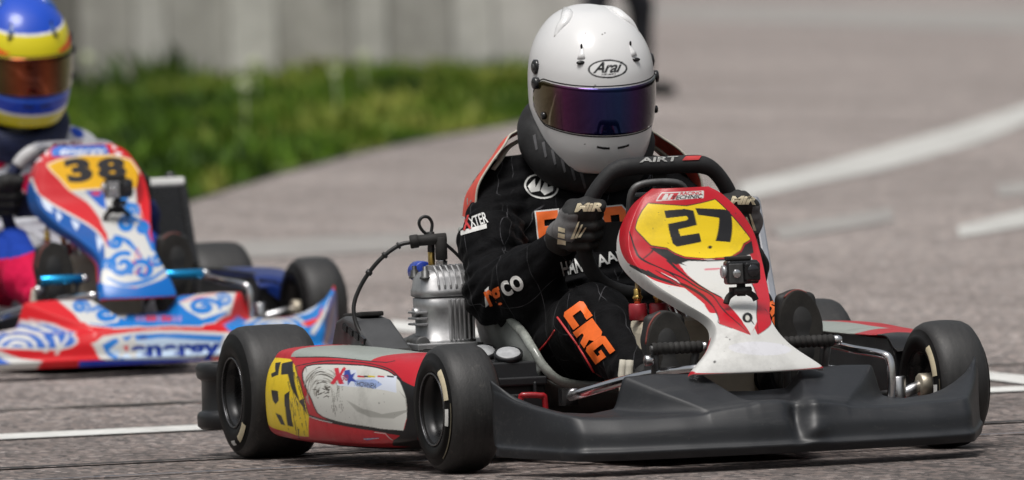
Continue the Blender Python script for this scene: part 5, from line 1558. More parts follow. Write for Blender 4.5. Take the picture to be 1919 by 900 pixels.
("p",(150,146,138),((0.5136,0.4735),(0.5207,0.4764),(0.5279,0.4821),(0.5336,0.4893),(0.5408,0.4993),(0.5465,0.5107),(0.5465,0.5107),(0.5422,0.4964),(0.5365,0.4835),(0.5293,0.475),(0.5207,0.4707),(0.5136,0.4721))),
("p",(150,146,138),((0.4893,0.4707),(0.4907,0.4649),(0.4921,0.4592),(0.4936,0.4535),(0.495,0.4492),(0.4979,0.4449),(0.4964,0.4435),(0.495,0.4478),(0.4921,0.4521),(0.4907,0.4564),(0.4893,0.4635),(0.4893,0.4692))),
("p",(84,79,73),((0.4878,0.4707),(0.495,0.4607),(0.5036,0.4549),(0.5136,0.4535),(0.5222,0.4549),(0.5322,0.4621),(0.5322,0.4607),(0.5222,0.4506),(0.5122,0.4464),(0.5021,0.4478),(0.495,0.4578),(0.4878,0.4692))),
("p",(84,79,73),((0.4635,0.5622),(0.4649,0.5322),(0.4692,0.5021),(0.475,0.475),(0.4835,0.4521),(0.4936,0.4363),(0.4936,0.4349),(0.4821,0.4506),(0.4735,0.4735),(0.4664,0.5007),(0.4635,0.5308),(0.4635,0.5622))),
("p",(150,146,138),((0.4907,0.5136),(0.495,0.5007),(0.5007,0.4921),(0.5079,0.4878),(0.5165,0.4878),(0.5236,0.4921),(0.5236,0.4907),(0.5165,0.485),(0.5079,0.485),(0.5007,0.4893),(0.4936,0.4993),(0.4893,0.5122))),
("p",(150,146,138),((0.4764,0.6137),(0.475,0.6066),(0.475,0.5994),(0.4735,0.5923),(0.4735,0.5851),(0.4721,0.578),(0.4707,0.578),(0.4707,0.5866),(0.4721,0.5937),(0.4721,0.6009),(0.4735,0.608),(0.4764,0.6137))),
("p",(150,146,138),((0.5036,0.4421),(0.5136,0.4406),(0.5236,0.4435),(0.5336,0.4506),(0.5422,0.4607),(0.5522,0.475),(0.5522,0.475),(0.5436,0.4592),(0.5336,0.4478),(0.5222,0.4392),(0.5122,0.4378),(0.5036,0.4421))),
("p",(84,79,73),((0.4921,0.5036),(0.4936,0.4993),(0.495,0.4979),(0.4964,0.4936),(0.4979,0.4907),(0.4993,0.4878),(0.4979,0.4864),(0.4964,0.4893),(0.495,0.4907),(0.4936,0.495),(0.4921,0.4979),(0.4907,0.5021))),
("p",(84,79,73),((0.4778,0.515),(0.4793,0.4936),(0.4835,0.475),(0.4878,0.4578),(0.4936,0.4421),(0.5021,0.432),(0.5007,0.4306),(0.4936,0.4406),(0.4864,0.4549),(0.4807,0.4721),(0.4778,0.4936),(0.4778,0.515))),
("p",(150,146,138),((0.4835,0.5708),(0.4835,0.5637),(0.4835,0.5565),(0.4835,0.5494),(0.4835,0.5422),(0.4835,0.5351),(0.4835,0.5351),(0.4821,0.5422),(0.4807,0.5494),(0.4807,0.5565),(0.4821,0.5637),(0.4821,0.5708))),
("p",(150,146,138),((0.5293,0.5207),(0.5322,0.5279),(0.5336,0.5351),(0.5351,0.5408),(0.5351,0.5479),(0.5365,0.5551),(0.5365,0.5551),(0.5365,0.5479),(0.5365,0.5408),(0.5351,0.5322),(0.5336,0.5265),(0.5308,0.5207))),
("p",(84,79,73),((0.5207,0.515),(0.5236,0.5179),(0.525,0.5207),(0.5279,0.525),(0.5308,0.5279),(0.5336,0.5336),(0.5336,0.5322),(0.5322,0.5265),(0.5293,0.5207),(0.5265,0.5165),(0.5236,0.515),(0.5207,0.5136))),
("p",(84,79,73),((0.5093,0.4993),(0.5136,0.4979),(0.5179,0.4993),(0.5207,0.4993),(0.525,0.5007),(0.5293,0.5036),(0.5308,0.5036),(0.5265,0.4979),(0.5222,0.4936),(0.5165,0.4921),(0.5122,0.4936),(0.5093,0.4979))),
("p",(84,79,73),((0.5293,0.5308),(0.5308,0.5351),(0.5336,0.5393),(0.5351,0.5451),(0.5365,0.5494),(0.5379,0.5551),(0.5393,0.5551),(0.5379,0.5494),(0.5365,0.5422),(0.5351,0.5379),(0.5322,0.5336),(0.5293,0.5308))),
("p",(84,79,73),((0.5207,0.5222),(0.5236,0.5265),(0.5265,0.5322),(0.5293,0.5379),(0.5322,0.5451),(0.5336,0.5536),(0.5336,0.5536),(0.5336,0.5451),(0.5322,0.5365),(0.5279,0.5279),(0.525,0.5236),(0.5207,0.5207))),
("p",(150,146,138),((0.5365,0.4421),(0.5451,0.4564),(0.5508,0.4721),(0.5579,0.4893),(0.5637,0.5079),(0.5665,0.5265),(0.568,0.5265),(0.5651,0.5064),(0.5608,0.4864),(0.5536,0.4678),(0.5451,0.4521),(0.5365,0.4406))),
("p",(84,79,73),((0.5107,0.5694),(0.5093,0.5622),(0.5107,0.5536),(0.5107,0.5465),(0.5107,0.5379),(0.5122,0.5308),(0.5107,0.5308),(0.5093,0.5365),(0.5079,0.5451),(0.5064,0.5536),(0.5079,0.5622),(0.5093,0.5694))),
("p",(150,146,138),((0.4979,0.5064),(0.4993,0.5021),(0.5021,0.4979),(0.5036,0.4936),(0.505,0.4893),(0.5064,0.485),(0.5064,0.485),(0.5036,0.4878),(0.5021,0.4907),(0.4993,0.495),(0.4993,0.5007),(0.4979,0.5064))),
("p",(150,146,138),((0.4893,0.505),(0.4907,0.4993),(0.4936,0.495),(0.495,0.4893),(0.4979,0.485),(0.5007,0.4807),(0.5007,0.4807),(0.4979,0.4835),(0.495,0.4864),(0.4921,0.4921),(0.4907,0.4979),(0.4878,0.5036))),
("p",(150,146,138),((0.5122,0.4936),(0.5179,0.4907),(0.525,0.4907),(0.5322,0.495),(0.5393,0.5021),(0.5465,0.5122),(0.5465,0.5107),(0.5408,0.4993),(0.5336,0.4907),(0.525,0.4864),(0.5179,0.4878),(0.5122,0.4936))),
("p",(150,146,138),((0.5021,0.5823),(0.5007,0.5737),(0.5021,0.5651),(0.5021,0.5565),(0.5036,0.5479),(0.505,0.5408),(0.5036,0.5393),(0.5021,0.5479),(0.4993,0.5565),(0.4993,0.5651),(0.4993,0.5751),(0.5021,0.5823))),
("p",(84,79,73),((0.5007,0.5136),(0.5064,0.5064),(0.5107,0.5021),(0.5165,0.4993),(0.5222,0.5007),(0.5293,0.505),(0.5293,0.5036),(0.5236,0.4979),(0.5165,0.495),(0.5107,0.4979),(0.505,0.5036),(0.5007,0.5136))),
("p",(150,146,138),((0.4807,0.5236),(0.4821,0.5064),(0.485,0.4907),(0.4893,0.4764),(0.4921,0.4621),(0.4979,0.4506),(0.4979,0.4506),(0.4921,0.4607),(0.4864,0.4735),(0.4821,0.4878),(0.4807,0.5064),(0.4793,0.5236))),
("p",(84,79,73),((0.4993,0.4406),(0.5021,0.4392),(0.5064,0.4392),(0.5093,0.4392),(0.5122,0.4378),(0.515,0.4363),(0.515,0.4349),(0.5107,0.4335),(0.5079,0.4335),(0.505,0.4349),(0.5021,0.4363),(0.4993,0.4406))),
("p",(150,146,138),((0.4721,0.4993),(0.475,0.4921),(0.4778,0.4864),(0.4807,0.4793),(0.4821,0.4721),(0.485,0.4649),(0.4835,0.4635),(0.4807,0.4692),(0.4778,0.475),(0.475,0.4821),(0.4735,0.4907),(0.4721,0.4993))),
("p",(84,79,73),((0.4707,0.4993),(0.4735,0.475),(0.4793,0.4549),(0.485,0.4378),(0.4936,0.4249),(0.5036,0.4192),(0.5036,0.4177),(0.4936,0.4235),(0.4835,0.4349),(0.4764,0.4521),(0.4721,0.4735),(0.4692,0.4979))),
("p",(84,79,73),((0.485,0.4549),(0.4893,0.4478),(0.4936,0.4435),(0.4993,0.4392),(0.5036,0.4363),(0.5093,0.4335),(0.5093,0.432),(0.5036,0.432),(0.4964,0.432),(0.4921,0.4378),(0.4878,0.4449),(0.485,0.4535))),
("p",(150,146,138),((0.505,0.5579),(0.5064,0.5551),(0.5064,0.5522),(0.5064,0.5494),(0.5064,0.5465),(0.5064,0.5436),(0.505,0.5436),(0.505,0.5465),(0.5036,0.5494),(0.5036,0.5522),(0.5036,0.5551),(0.505,0.5579))),
("p",(150,146,138),((0.5207,0.5107),(0.525,0.5122),(0.5293,0.5165),(0.5336,0.5207),(0.5379,0.5265),(0.5422,0.5336),(0.5422,0.5336),(0.5393,0.525),(0.5351,0.5179),(0.5308,0.5122),(0.525,0.5093),(0.5207,0.5093))),
("p",(150,146,138),((0.5351,0.4349),(0.5465,0.4549),(0.5565,0.4821),(0.5637,0.5107),(0.5665,0.5393),(0.5651,0.5665),(0.5651,0.5665),(0.568,0.5393),(0.5665,0.5093),(0.5594,0.4793),(0.5479,0.4535),(0.5351,0.4335))),
("p",(150,146,138),((0.505,0.5637),(0.5064,0.5551),(0.5064,0.5479),(0.5079,0.5393),(0.5093,0.5322),(0.5122,0.5265),(0.5107,0.525),(0.5079,0.5308),(0.5064,0.5379),(0.505,0.5465),(0.505,0.5551),(0.505,0.5637))),
("p",(150,146,138),((0.5165,0.4163),(0.5265,0.4249),(0.5351,0.4349),(0.5436,0.4464),(0.5508,0.4578),(0.5594,0.4735),(0.5594,0.4721),(0.5522,0.4549),(0.5451,0.4406),(0.5351,0.4278),(0.5265,0.4206),(0.5165,0.4149))),
("p",(150,146,138),((0.4964,0.5751),(0.4964,0.5608),(0.4979,0.5479),(0.4993,0.5351),(0.5007,0.5222),(0.5036,0.5107),(0.5036,0.5107),(0.4993,0.5207),(0.495,0.5322),(0.4936,0.5465),(0.495,0.5608),(0.4964,0.5751))),
("p",(150,146,138),((0.4993,0.5722),(0.4979,0.5622),(0.4979,0.5522),(0.4979,0.5436),(0.4964,0.5336),(0.4964,0.5236),(0.4964,0.5236),(0.495,0.5336),(0.4936,0.5436),(0.4936,0.5536),(0.4964,0.5637),(0.4979,0.5722))),
("p",(150,146,138),((0.485,0.5508),(0.485,0.5365),(0.485,0.5222),(0.4864,0.5079),(0.4878,0.495),(0.4907,0.4821),(0.4907,0.4807),(0.4864,0.4936),(0.485,0.5064),(0.4835,0.5222),(0.4835,0.5365),(0.485,0.5508))),
("p",(84,79,73),((0.4993,0.5165),(0.5007,0.5136),(0.5036,0.5107),(0.5036,0.5079),(0.505,0.505),(0.505,0.5007),(0.505,0.4993),(0.5021,0.5007),(0.5007,0.5036),(0.4993,0.5064),(0.4993,0.5107),(0.4993,0.5165))),
("p",(150,146,138),((0.4864,0.5536),(0.485,0.5465),(0.485,0.5408),(0.485,0.5336),(0.485,0.5279),(0.485,0.5207),(0.4835,0.5207),(0.4835,0.5265),(0.4835,0.5336),(0.4835,0.5408),(0.485,0.5465),(0.485,0.5536))),
("p",(84,79,73),((0.4821,0.4235),(0.485,0.4177),(0.4893,0.4149),(0.4921,0.412),(0.495,0.4063),(0.4979,0.402),(0.4979,0.402),(0.4936,0.402),(0.4893,0.4034),(0.4864,0.4092),(0.4835,0.4149),(0.4821,0.422))),
("p",(150,146,138),((0.4835,0.6209),(0.4807,0.6052),(0.4793,0.5894),(0.4778,0.5708),(0.4778,0.5522),(0.4778,0.5336),(0.4778,0.5336),(0.475,0.5522),(0.475,0.5708),(0.475,0.5894),(0.4778,0.6066),(0.4821,0.6223))),
("p",(84,79,73),((0.5508,0.4864),(0.5551,0.5007),(0.5594,0.515),(0.5608,0.5308),(0.5622,0.5451),(0.5622,0.5594),(0.5622,0.5594),(0.5637,0.5451),(0.5637,0.5293),(0.5608,0.5136),(0.5565,0.4993),(0.5522,0.4864))),
("p",(84,79,73),((0.5093,0.4878),(0.5136,0.4878),(0.5165,0.4893),(0.5193,0.4907),(0.5222,0.4921),(0.5265,0.495),(0.5265,0.4936),(0.5236,0.4893),(0.5193,0.4864),(0.5165,0.485),(0.5136,0.485),(0.5093,0.4864))),
("p",(150,146,138),((0.5293,0.412),(0.5436,0.4292),(0.5565,0.4535),(0.5665,0.4807),(0.5737,0.5093),(0.5765,0.5379),(0.5765,0.5379),(0.5751,0.5079),(0.5694,0.4778),(0.5579,0.4492),(0.5436,0.4263),(0.5293,0.4106))),
("p",(150,146,138),((0.4778,0.5536),(0.4764,0.5308),(0.4764,0.5093),(0.4778,0.4878),(0.4807,0.4664),(0.485,0.4478),(0.4835,0.4464),(0.4778,0.4649),(0.475,0.4864),(0.4735,0.5079),(0.4735,0.5308),(0.4764,0.5536))),
("p",(84,79,73),((0.4878,0.5393),(0.4893,0.5293),(0.4893,0.5193),(0.4907,0.5107),(0.4921,0.5007),(0.495,0.4921),(0.495,0.4921),(0.4921,0.4993),(0.4893,0.5093),(0.4878,0.5179),(0.4878,0.5293),(0.4878,0.5393))),
("p",(84,79,73),((0.505,0.578),(0.505,0.5708),(0.505,0.5622),(0.505,0.5551),(0.505,0.5479),(0.5064,0.5408),(0.5064,0.5408),(0.5036,0.5465),(0.5021,0.5551),(0.5021,0.5622),(0.5021,0.5708),(0.505,0.578))),
("p",(90,85,78),((0.5551,0.5823),(0.5608,0.6495),(0.5608,0.6495),(0.5551,0.5808))),
("p",(90,85,78),((0.5522,0.6023),(0.5565,0.6667),(0.5565,0.6667),(0.5536,0.6023))),
("p",(90,85,78),((0.5608,0.5093),(0.5722,0.5751),(0.5722,0.5751),(0.5622,0.5093))),
("p",(90,85,78),((0.5594,0.5107),(0.568,0.5708),(0.5694,0.5708),(0.5594,0.5107))),
("p",(90,85,78),((0.5565,0.5494),(0.5637,0.6023),(0.5637,0.6023),(0.5565,0.5494))),
("p",(90,85,78),((0.5465,0.5007),(0.5565,0.5565),(0.5565,0.5565),(0.5465,0.4993))),
("p",(90,85,78),((0.5522,0.5894),(0.5565,0.6552),(0.5579,0.6538),(0.5522,0.5894))),
("p",(90,85,78),((0.5451,0.5308),(0.5536,0.5951),(0.5551,0.5951),(0.5451,0.5308))),
("p",(90,85,78),((0.5608,0.4964),(0.5694,0.5465),(0.5694,0.5465),(0.5608,0.4964))),
("p",(90,85,78),((0.5765,0.5837),(0.5794,0.6266),(0.5808,0.6266),(0.5765,0.5823))),
("p",(90,85,78),((0.5494,0.4893),(0.5594,0.5451),(0.5594,0.5451),(0.5494,0.4893))),
("p",(90,85,78),((0.5522,0.5622),(0.5565,0.598),(0.5579,0.598),(0.5522,0.5622))),
("p",(90,85,78),((0.5565,0.6037),(0.5594,0.6452),(0.5594,0.6452),(0.5565,0.6023))),
("p",(90,85,78),((0.5565,0.6037),(0.5594,0.671),(0.5594,0.671),(0.5565,0.6037))),
("p",(90,85,78),((0.5694,0.6066),(0.5722,0.6481),(0.5722,0.6481),(0.5708,0.6066))),
("p",(90,85,78),((0.5594,0.5508),(0.5651,0.5923),(0.5665,0.5908),(0.5608,0.5508))),
("p",(90,85,78),((0.5594,0.6109),(0.5608,0.6381),(0.5622,0.6381),(0.5608,0.6094))),
("p",(90,85,78),((0.5479,0.5937),(0.5508,0.6452),(0.5522,0.6452),(0.5479,0.5937))),
("p",(90,85,78),((0.5494,0.5265),(0.5579,0.5866),(0.5594,0.5851),(0.5494,0.5265))),
("p",(90,85,78),((0.568,0.5308),(0.5737,0.5665),(0.5737,0.5665),(0.568,0.5308))),
("p",(90,85,78),((0.5551,0.6094),(0.5565,0.6538),(0.5579,0.6538),(0.5551,0.6094))),
("p",(90,85,78),((0.5508,0.5351),(0.5565,0.5722),(0.5565,0.5722),(0.5508,0.5351))),
("p",(90,85,78),((0.5508,0.5823),(0.5565,0.6552),(0.5579,0.6552),(0.5522,0.5808))),
("p",(90,85,78),((0.5508,0.4979),(0.5608,0.5522),(0.5608,0.5522),(0.5508,0.4979))),
("p",(90,85,78),((0.5694,0.505),(0.5765,0.5393),(0.5765,0.5379),(0.5708,0.505))),
("p",(90,85,78),((0.5708,0.5637),(0.5765,0.6381),(0.578,0.6381),(0.5708,0.5637))),
("p",(70,64,58),((0.5193,0.5594),(0.5279,0.5508),(0.5265,0.5465),(0.5179,0.5579))),
("p",(70,64,58),((0.5165,0.5322),(0.525,0.5393),(0.5265,0.5336),(0.5165,0.5293))),
("p",(70,64,58),((0.495,0.5408),(0.5007,0.5479),(0.5036,0.5422),(0.4964,0.5379))),
("p",(70,64,58),((0.4893,0.5422),(0.495,0.5479),(0.4964,0.5422),(0.4893,0.5393))),
("p",(70,64,58),((0.5293,0.5336),(0.5393,0.5422),(0.5408,0.5336),(0.5293,0.5308))),
("p",(70,64,58),((0.525,0.5808),(0.5351,0.5708),(0.5336,0.5665),(0.5236,0.5794))),
("p",(70,64,58),((0.5236,0.5408),(0.5336,0.5336),(0.5322,0.5265),(0.5222,0.5379))),
("p",(70,64,58),((0.5064,0.5851),(0.5107,0.5866),(0.5107,0.5794),(0.5064,0.5823))),
("p",(70,64,58),((0.505,0.5522),(0.5122,0.5451),(0.5107,0.5393),(0.505,0.5494))),
("p",(70,64,58),((0.5322,0.5694),(0.5393,0.578),(0.5408,0.5708),(0.5322,0.5665))),
("p",(70,64,58),((0.5236,0.5193),(0.5308,0.5351),(0.5322,0.5308),(0.525,0.5165))),
("p",(70,64,58),((0.5265,0.5608),(0.5393,0.5536),(0.5379,0.5451),(0.5265,0.5579))),
("p",(70,64,58),((0.5293,0.5322),(0.5408,0.5222),(0.5379,0.515),(0.5293,0.5293))),
("p",(70,64,58),((0.5079,0.5708),(0.5193,0.5622),(0.5179,0.5551),(0.5064,0.568))),
("p",(208,214,228),((0.5551,0.5021),(0.7268,0.3906),(0.7496,0.5136),(0.5608,0.5093))),
("p",(205,212,226),((0.5508,0.4106),(0.5951,0.3977),(0.6166,0.4864),(0.5765,0.505))),
("p",(150,170,215),((0.598,0.4678),(0.6567,0.4521),(0.6867,0.4778),(0.6638,0.5136),(0.608,0.5021))),
("p",(40,60,150),((0.5651,0.4106),(0.578,0.4006),(0.588,0.4363),(0.5966,0.4149),(0.5966,0.4564),(0.6109,0.4821),(0.5937,0.4764),(0.588,0.505),(0.5823,0.4664),(0.5694,0.4492))),
("p",(196,24,50),((0.5322,0.402),(0.5436,0.3948),(0.5551,0.4349),(0.5565,0.3805),(0.5665,0.3963),(0.5622,0.4506),(0.5765,0.4964),(0.5637,0.5007),(0.5551,0.4735),(0.5494,0.505),(0.5379,0.5021),(0.5465,0.4492))),
("t","30",(((0.5665,0.4793),(0.5694,0.4778),(0.5722,0.4764),(0.5751,0.4764),(0.578,0.475),(0.5823,0.475),(0.5851,0.4735)),((0.5651,0.4664),(0.568,0.4664),(0.5722,0.4649),(0.5751,0.4649),(0.578,0.4635),(0.5808,0.4621),(0.5837,0.4607)),((0.5637,0.4549),(0.568,0.4549),(0.5708,0.4535),(0.5737,0.4521),(0.5765,0.4506),(0.5794,0.4492),(0.5823,0.4492)),((0.5637,0.4435),(0.5665,0.4421),(0.5694,0.4406),(0.5722,0.4392),(0.5751,0.4378),(0.578,0.4378),(0.5808,0.4363))),(150,20,50),0.03,0,1),
("p",(190,30,40),((0.6052,0.4363),(0.6252,0.4378),(0.6266,0.4478),(0.6066,0.4478))),
("p",(60,60,60),((0.6223,0.4335),(0.6423,0.4335),(0.6438,0.4435),(0.6237,0.4449))),
("p",(200,180,40),((0.6323,0.4306),(0.6538,0.4306),(0.6552,0.4406),(0.6352,0.4421))),
("p",(190,60,70),((0.6609,0.422),(0.6838,0.4192),(0.6853,0.4292),(0.6624,0.4349))),
("p",(60,60,70),((0.691,0.4077),(0.7167,0.3991),(0.7196,0.4106),(0.6938,0.4206))),
("t","HOVINEN",(((0.6123,0.5064),(0.6209,0.5064),(0.6295,0.5079),(0.6395,0.5093),(0.6481,0.5093),(0.6581,0.5107),(0.6681,0.5107)),((0.6109,0.495),(0.6195,0.4964),(0.6295,0.4979),(0.6381,0.4979),(0.6466,0.4993),(0.6567,0.4993),(0.6667,0.4993)),((0.6094,0.485),(0.6195,0.4864),(0.628,0.4864),(0.6366,0.4878),(0.6452,0.4878),(0.6552,0.4878),(0.6652,0.4893)),((0.6094,0.475),(0.618,0.475),(0.6266,0.4764),(0.6352,0.4764),(0.6452,0.4778),(0.6538,0.4778),(0.6638,0.4778))),(60,62,72),0.02,0,1),
("p",(150,156,150),((0.3748,0.0),(0.3805,0.0),(0.3891,0.0),(0.3805,0.0),(0.3705,0.0),(0.3848,0.0),(0.4106,0.0),(0.4134,0.0),(0.4392,0.0),(0.5193,0.0),(0.6052,0.0),(0.6538,0.0),(0.6767,0.0),(0.6753,0.0),(0.6552,0.0),(0.6166,0.309),(0.5737,0.3062),(0.5365,0.3062),(0.4993,0.3119),(0.4549,0.3276),(0.412,0.3391),(0.3863,0.3433))),
("p",(26,25,27),((0.402,0.3491),(0.4492,0.3376),(0.4921,0.3233),(0.5265,0.3147),(0.5579,0.3119),(0.5937,0.3147),(0.6323,0.3176),(0.6624,0.3104),(0.6738,0.2918),(0.681,0.2747),(0.6767,0.2675),(0.671,0.2861),(0.6595,0.3019),(0.6309,0.309),(0.5923,0.3062),(0.5565,0.3033),(0.525,0.3062),(0.4893,0.3119),(0.4464,0.3276),(0.4006,0.3405))),
],
'helm27': [
("p",(26,25,27),((0.6229,0.5462),(0.6162,0.5451),(0.6107,0.5417),(0.6051,0.5384),(0.6007,0.5328),(0.5973,0.5261),(0.5929,0.5195),(0.5907,0.5128),(0.5884,0.5061),(0.5873,0.4994),(0.5873,0.4917),(0.5884,0.485),(0.5895,0.4772),(0.5918,0.4694),(0.594,0.4627),(0.5973,0.4572),(0.6018,0.4516),(0.6073,0.4472),(0.6129,0.4438),(0.6185,0.4416),(0.624,0.4416),(0.6307,0.4416),(0.6374,0.4438),(0.6429,0.4472),(0.6485,0.4516),(0.6541,0.4572),(0.6585,0.4638),(0.6618,0.4705),(0.6641,0.4783),(0.6663,0.4872),(0.6663,0.495),(0.6663,0.5028),(0.6641,0.5095),(0.6607,0.5172),(0.6574,0.525),(0.6529,0.5317),(0.6474,0.5373),(0.6407,0.5417),(0.6352,0.5451),(0.6285,0.5462))),
("p",(226,226,226),((0.6229,0.5406),(0.6185,0.5395),(0.614,0.5373),(0.6096,0.5328),(0.6051,0.5284),(0.6018,0.5239),(0.5996,0.5172),(0.5973,0.5106),(0.5951,0.505),(0.594,0.4983),(0.594,0.4928),(0.5951,0.485),(0.5962,0.4783),(0.5973,0.4716),(0.5996,0.4661),(0.6029,0.4605),(0.6062,0.4549),(0.6107,0.4516),(0.6151,0.4483),(0.6196,0.4472),(0.6251,0.4461),(0.6307,0.4472),(0.6352,0.4483),(0.6407,0.4516),(0.6452,0.4549),(0.6496,0.4605),(0.6529,0.4661),(0.6563,0.4727),(0.6585,0.4805),(0.6596,0.4872),(0.6596,0.495),(0.6596,0.5017),(0.6574,0.5083),(0.6552,0.515),(0.6518,0.5217),(0.6485,0.5273),(0.644,0.5317),(0.6385,0.5362),(0.634,0.5395),(0.6285,0.5406))),
("t","Arai",(((0.6107,0.4561),(0.6118,0.4683),(0.6118,0.4805),(0.6118,0.4928),(0.6118,0.5028),(0.6118,0.515),(0.6107,0.5273)),((0.6251,0.4572),(0.6263,0.4694),(0.6274,0.4816),(0.6274,0.4939),(0.6274,0.505),(0.6263,0.5172),(0.6263,0.5306)),((0.6407,0.4583),(0.6418,0.4705),(0.6418,0.4839),(0.6429,0.4961),(0.6418,0.5061),(0.6418,0.5195),(0.6407,0.5328)),((0.6563,0.4594),(0.6563,0.4727),(0.6574,0.485),(0.6574,0.4972),(0.6574,0.5083),(0.6563,0.5217),(0.6552,0.5362))),(26,25,27),0.028,0.35,0.95),
("t","HELMET",(((0.5996,0.4772),(0.6007,0.4828),(0.6007,0.4894),(0.6007,0.495),(0.6007,0.5006),(0.5996,0.505),(0.5996,0.5117)),((0.6029,0.4772),(0.6029,0.4828),(0.6029,0.4894),(0.6029,0.495),(0.6029,0.5006),(0.6029,0.5061),(0.6018,0.5117)),((0.6051,0.4772),(0.6051,0.4839),(0.6051,0.4894),(0.6051,0.495),(0.6051,0.5006),(0.6051,0.5061),(0.6051,0.5117)),((0.6073,0.4772),(0.6073,0.4839),(0.6073,0.4894),(0.6073,0.4961),(0.6073,0.5006),(0.6073,0.5061),(0.6073,0.5128))),(26,25,27),0.02,0,1),
("p",(70,66,62),((0.5584,0.4616),(0.5584,0.4616),(0.5573,0.4605),(0.5562,0.4605),(0.5562,0.4594),(0.5562,0.4594),(0.5562,0.4583),(0.5562,0.4583),(0.5573,0.4572),(0.5584,0.4572),(0.5584,0.4572),(0.5595,0.4572),(0.5606,0.4572),(0.5606,0.4583),(0.5606,0.4583),(0.5617,0.4594),(0.5606,0.4605),(0.5606,0.4605),(0.5606,0.4605),(0.5595,0.4616))),
("p",(70,66,62),((0.5495,0.4572),(0.5484,0.4572),(0.5473,0.4572),(0.5473,0.4561),(0.5473,0.4561),(0.5462,0.4549),(0.5462,0.4538),(0.5473,0.4538),(0.5473,0.4538),(0.5484,0.4527),(0.5495,0.4527),(0.5495,0.4527),(0.5506,0.4538),(0.5517,0.4538),(0.5517,0.4549),(0.5517,0.4549),(0.5517,0.4561),(0.5517,0.4561),(0.5506,0.4572),(0.5506,0.4572))),
("p",(70,66,62),((0.7786,0.4349),(0.7775,0.4338),(0.7775,0.4338),(0.7764,0.4327),(0.7764,0.4327),(0.7753,0.4316),(0.7764,0.4305),(0.7764,0.4294),(0.7764,0.4283),(0.7775,0.4283),(0.7786,0.4283),(0.7798,0.4283),(0.7809,0.4283),(0.7809,0.4294),(0.782,0.4305),(0.782,0.4316),(0.782,0.4316),(0.7809,0.4327),(0.7809,0.4338),(0.7798,0.4338))),
("p",(70,66,62),((0.7798,0.5061),(0.7786,0.5061),(0.7786,0.5061),(0.7775,0.505),(0.7775,0.5039),(0.7764,0.5028),(0.7775,0.5028),(0.7775,0.5017),(0.7786,0.5017),(0.7798,0.5017),(0.7809,0.5017),(0.7809,0.5017),(0.782,0.5017),(0.7831,0.5028),(0.7831,0.5039),(0.7831,0.505),(0.7831,0.505),(0.782,0.5061),(0.7809,0.5061),(0.7809,0.5072))),
("p",(70,66,62),((0.7742,0.4972),(0.7742,0.4972),(0.7731,0.4961),(0.772,0.4961),(0.772,0.495),(0.772,0.4939),(0.772,0.4928),(0.7731,0.4928),(0.7731,0.4917),(0.7742,0.4917),(0.7753,0.4917),(0.7753,0.4917),(0.7764,0.4928),(0.7775,0.4928),(0.7775,0.4939),(0.7775,0.495),(0.7775,0.4961),(0.7775,0.4961),(0.7764,0.4972),(0.7753,0.4972))),
("p",(70,66,62),((0.3749,0.3237),(0.3737,0.3237),(0.3726,0.3226),(0.3715,0.3215),(0.3715,0.3215),(0.3704,0.3204),(0.3704,0.3192),(0.3704,0.3181),(0.3704,0.3181),(0.3715,0.317),(0.3715,0.317),(0.3726,0.317),(0.3737,0.3181),(0.3749,0.3192),(0.3749,0.3192),(0.376,0.3204),(0.376,0.3215),(0.376,0.3226),(0.376,0.3226),(0.376,0.3237))),
("p",(70,66,62),((0.2903,0.4283),(0.2892,0.4283),(0.2892,0.4283),(0.2881,0.4271),(0.287,0.4271),(0.287,0.426),(0.287,0.4249),(0.287,0.4249),(0.2881,0.4238),(0.2892,0.4238),(0.2903,0.4238),(0.2903,0.4238),(0.2914,0.4238),(0.2925,0.4249),(0.2925,0.4249),(0.2937,0.426),(0.2937,0.4271),(0.2925,0.4271),(0.2925,0.4283),(0.2914,0.4283))),
("p",(70,66,62),((0.3504,0.3293),(0.3493,0.3281),(0.3482,0.3281),(0.3471,0.327),(0.3471,0.327),(0.3471,0.3259),(0.3459,0.3248),(0.3459,0.3237),(0.3459,0.3226),(0.3471,0.3226),(0.3482,0.3226),(0.3482,0.3226),(0.3493,0.3237),(0.3504,0.3237),(0.3515,0.3248),(0.3515,0.3259),(0.3526,0.327),(0.3526,0.3281),(0.3515,0.3281),(0.3515,0.3293))),
("p",(26,25,27),((0.3971,0.2814),(0.3927,0.2803),(0.3882,0.2792),(0.3838,0.2759),(0.3804,0.2736),(0.3782,0.2703),(0.3771,0.267),(0.3771,0.2647),(0.3793,0.2625),(0.3815,0.2614),(0.386,0.2614),(0.3904,0.2625),(0.3949,0.2647),(0.3993,0.267),(0.4027,0.2692),(0.4049,0.2725),(0.406,0.2759),(0.406,0.2781),(0.4038,0.2803),(0.4004,0.2814))),
],
'helm38': [
("p",(235,235,235),((0.7401,0.0),(0.7401,0.025),(0.7401,0.05),(0.7401,0.075),(0.7401,0.1),(0.7401,0.125),(0.7401,0.15),(0.7334,0.175),(0.7262,0.2),(0.7185,0.225),(0.7107,0.25),(0.7029,0.275),(0.6952,0.3),(0.688,0.325),(0.6813,0.35),(0.6753,0.375),(0.6702,0.4),(0.6661,0.425),(0.6631,0.45),(0.6613,0.475),(0.6607,0.5),(0.6613,0.525),(0.6631,0.55),(0.6661,0.575),(0.6702,0.6),(0.6753,0.625),(0.6813,0.65),(0.688,0.675),(0.6952,0.7),(0.7029,0.725),(0.7107,0.75),(0.7185,0.775),(0.7262,0.8),(0.7334,0.825),(0.7401,0.85),(0.7401,0.875),(0.7401,0.9),(0.7401,0.925),(0.7401,0.95),(0.7401,0.975),(0.7401,1.0),(1.01,1),(1.01,0))),
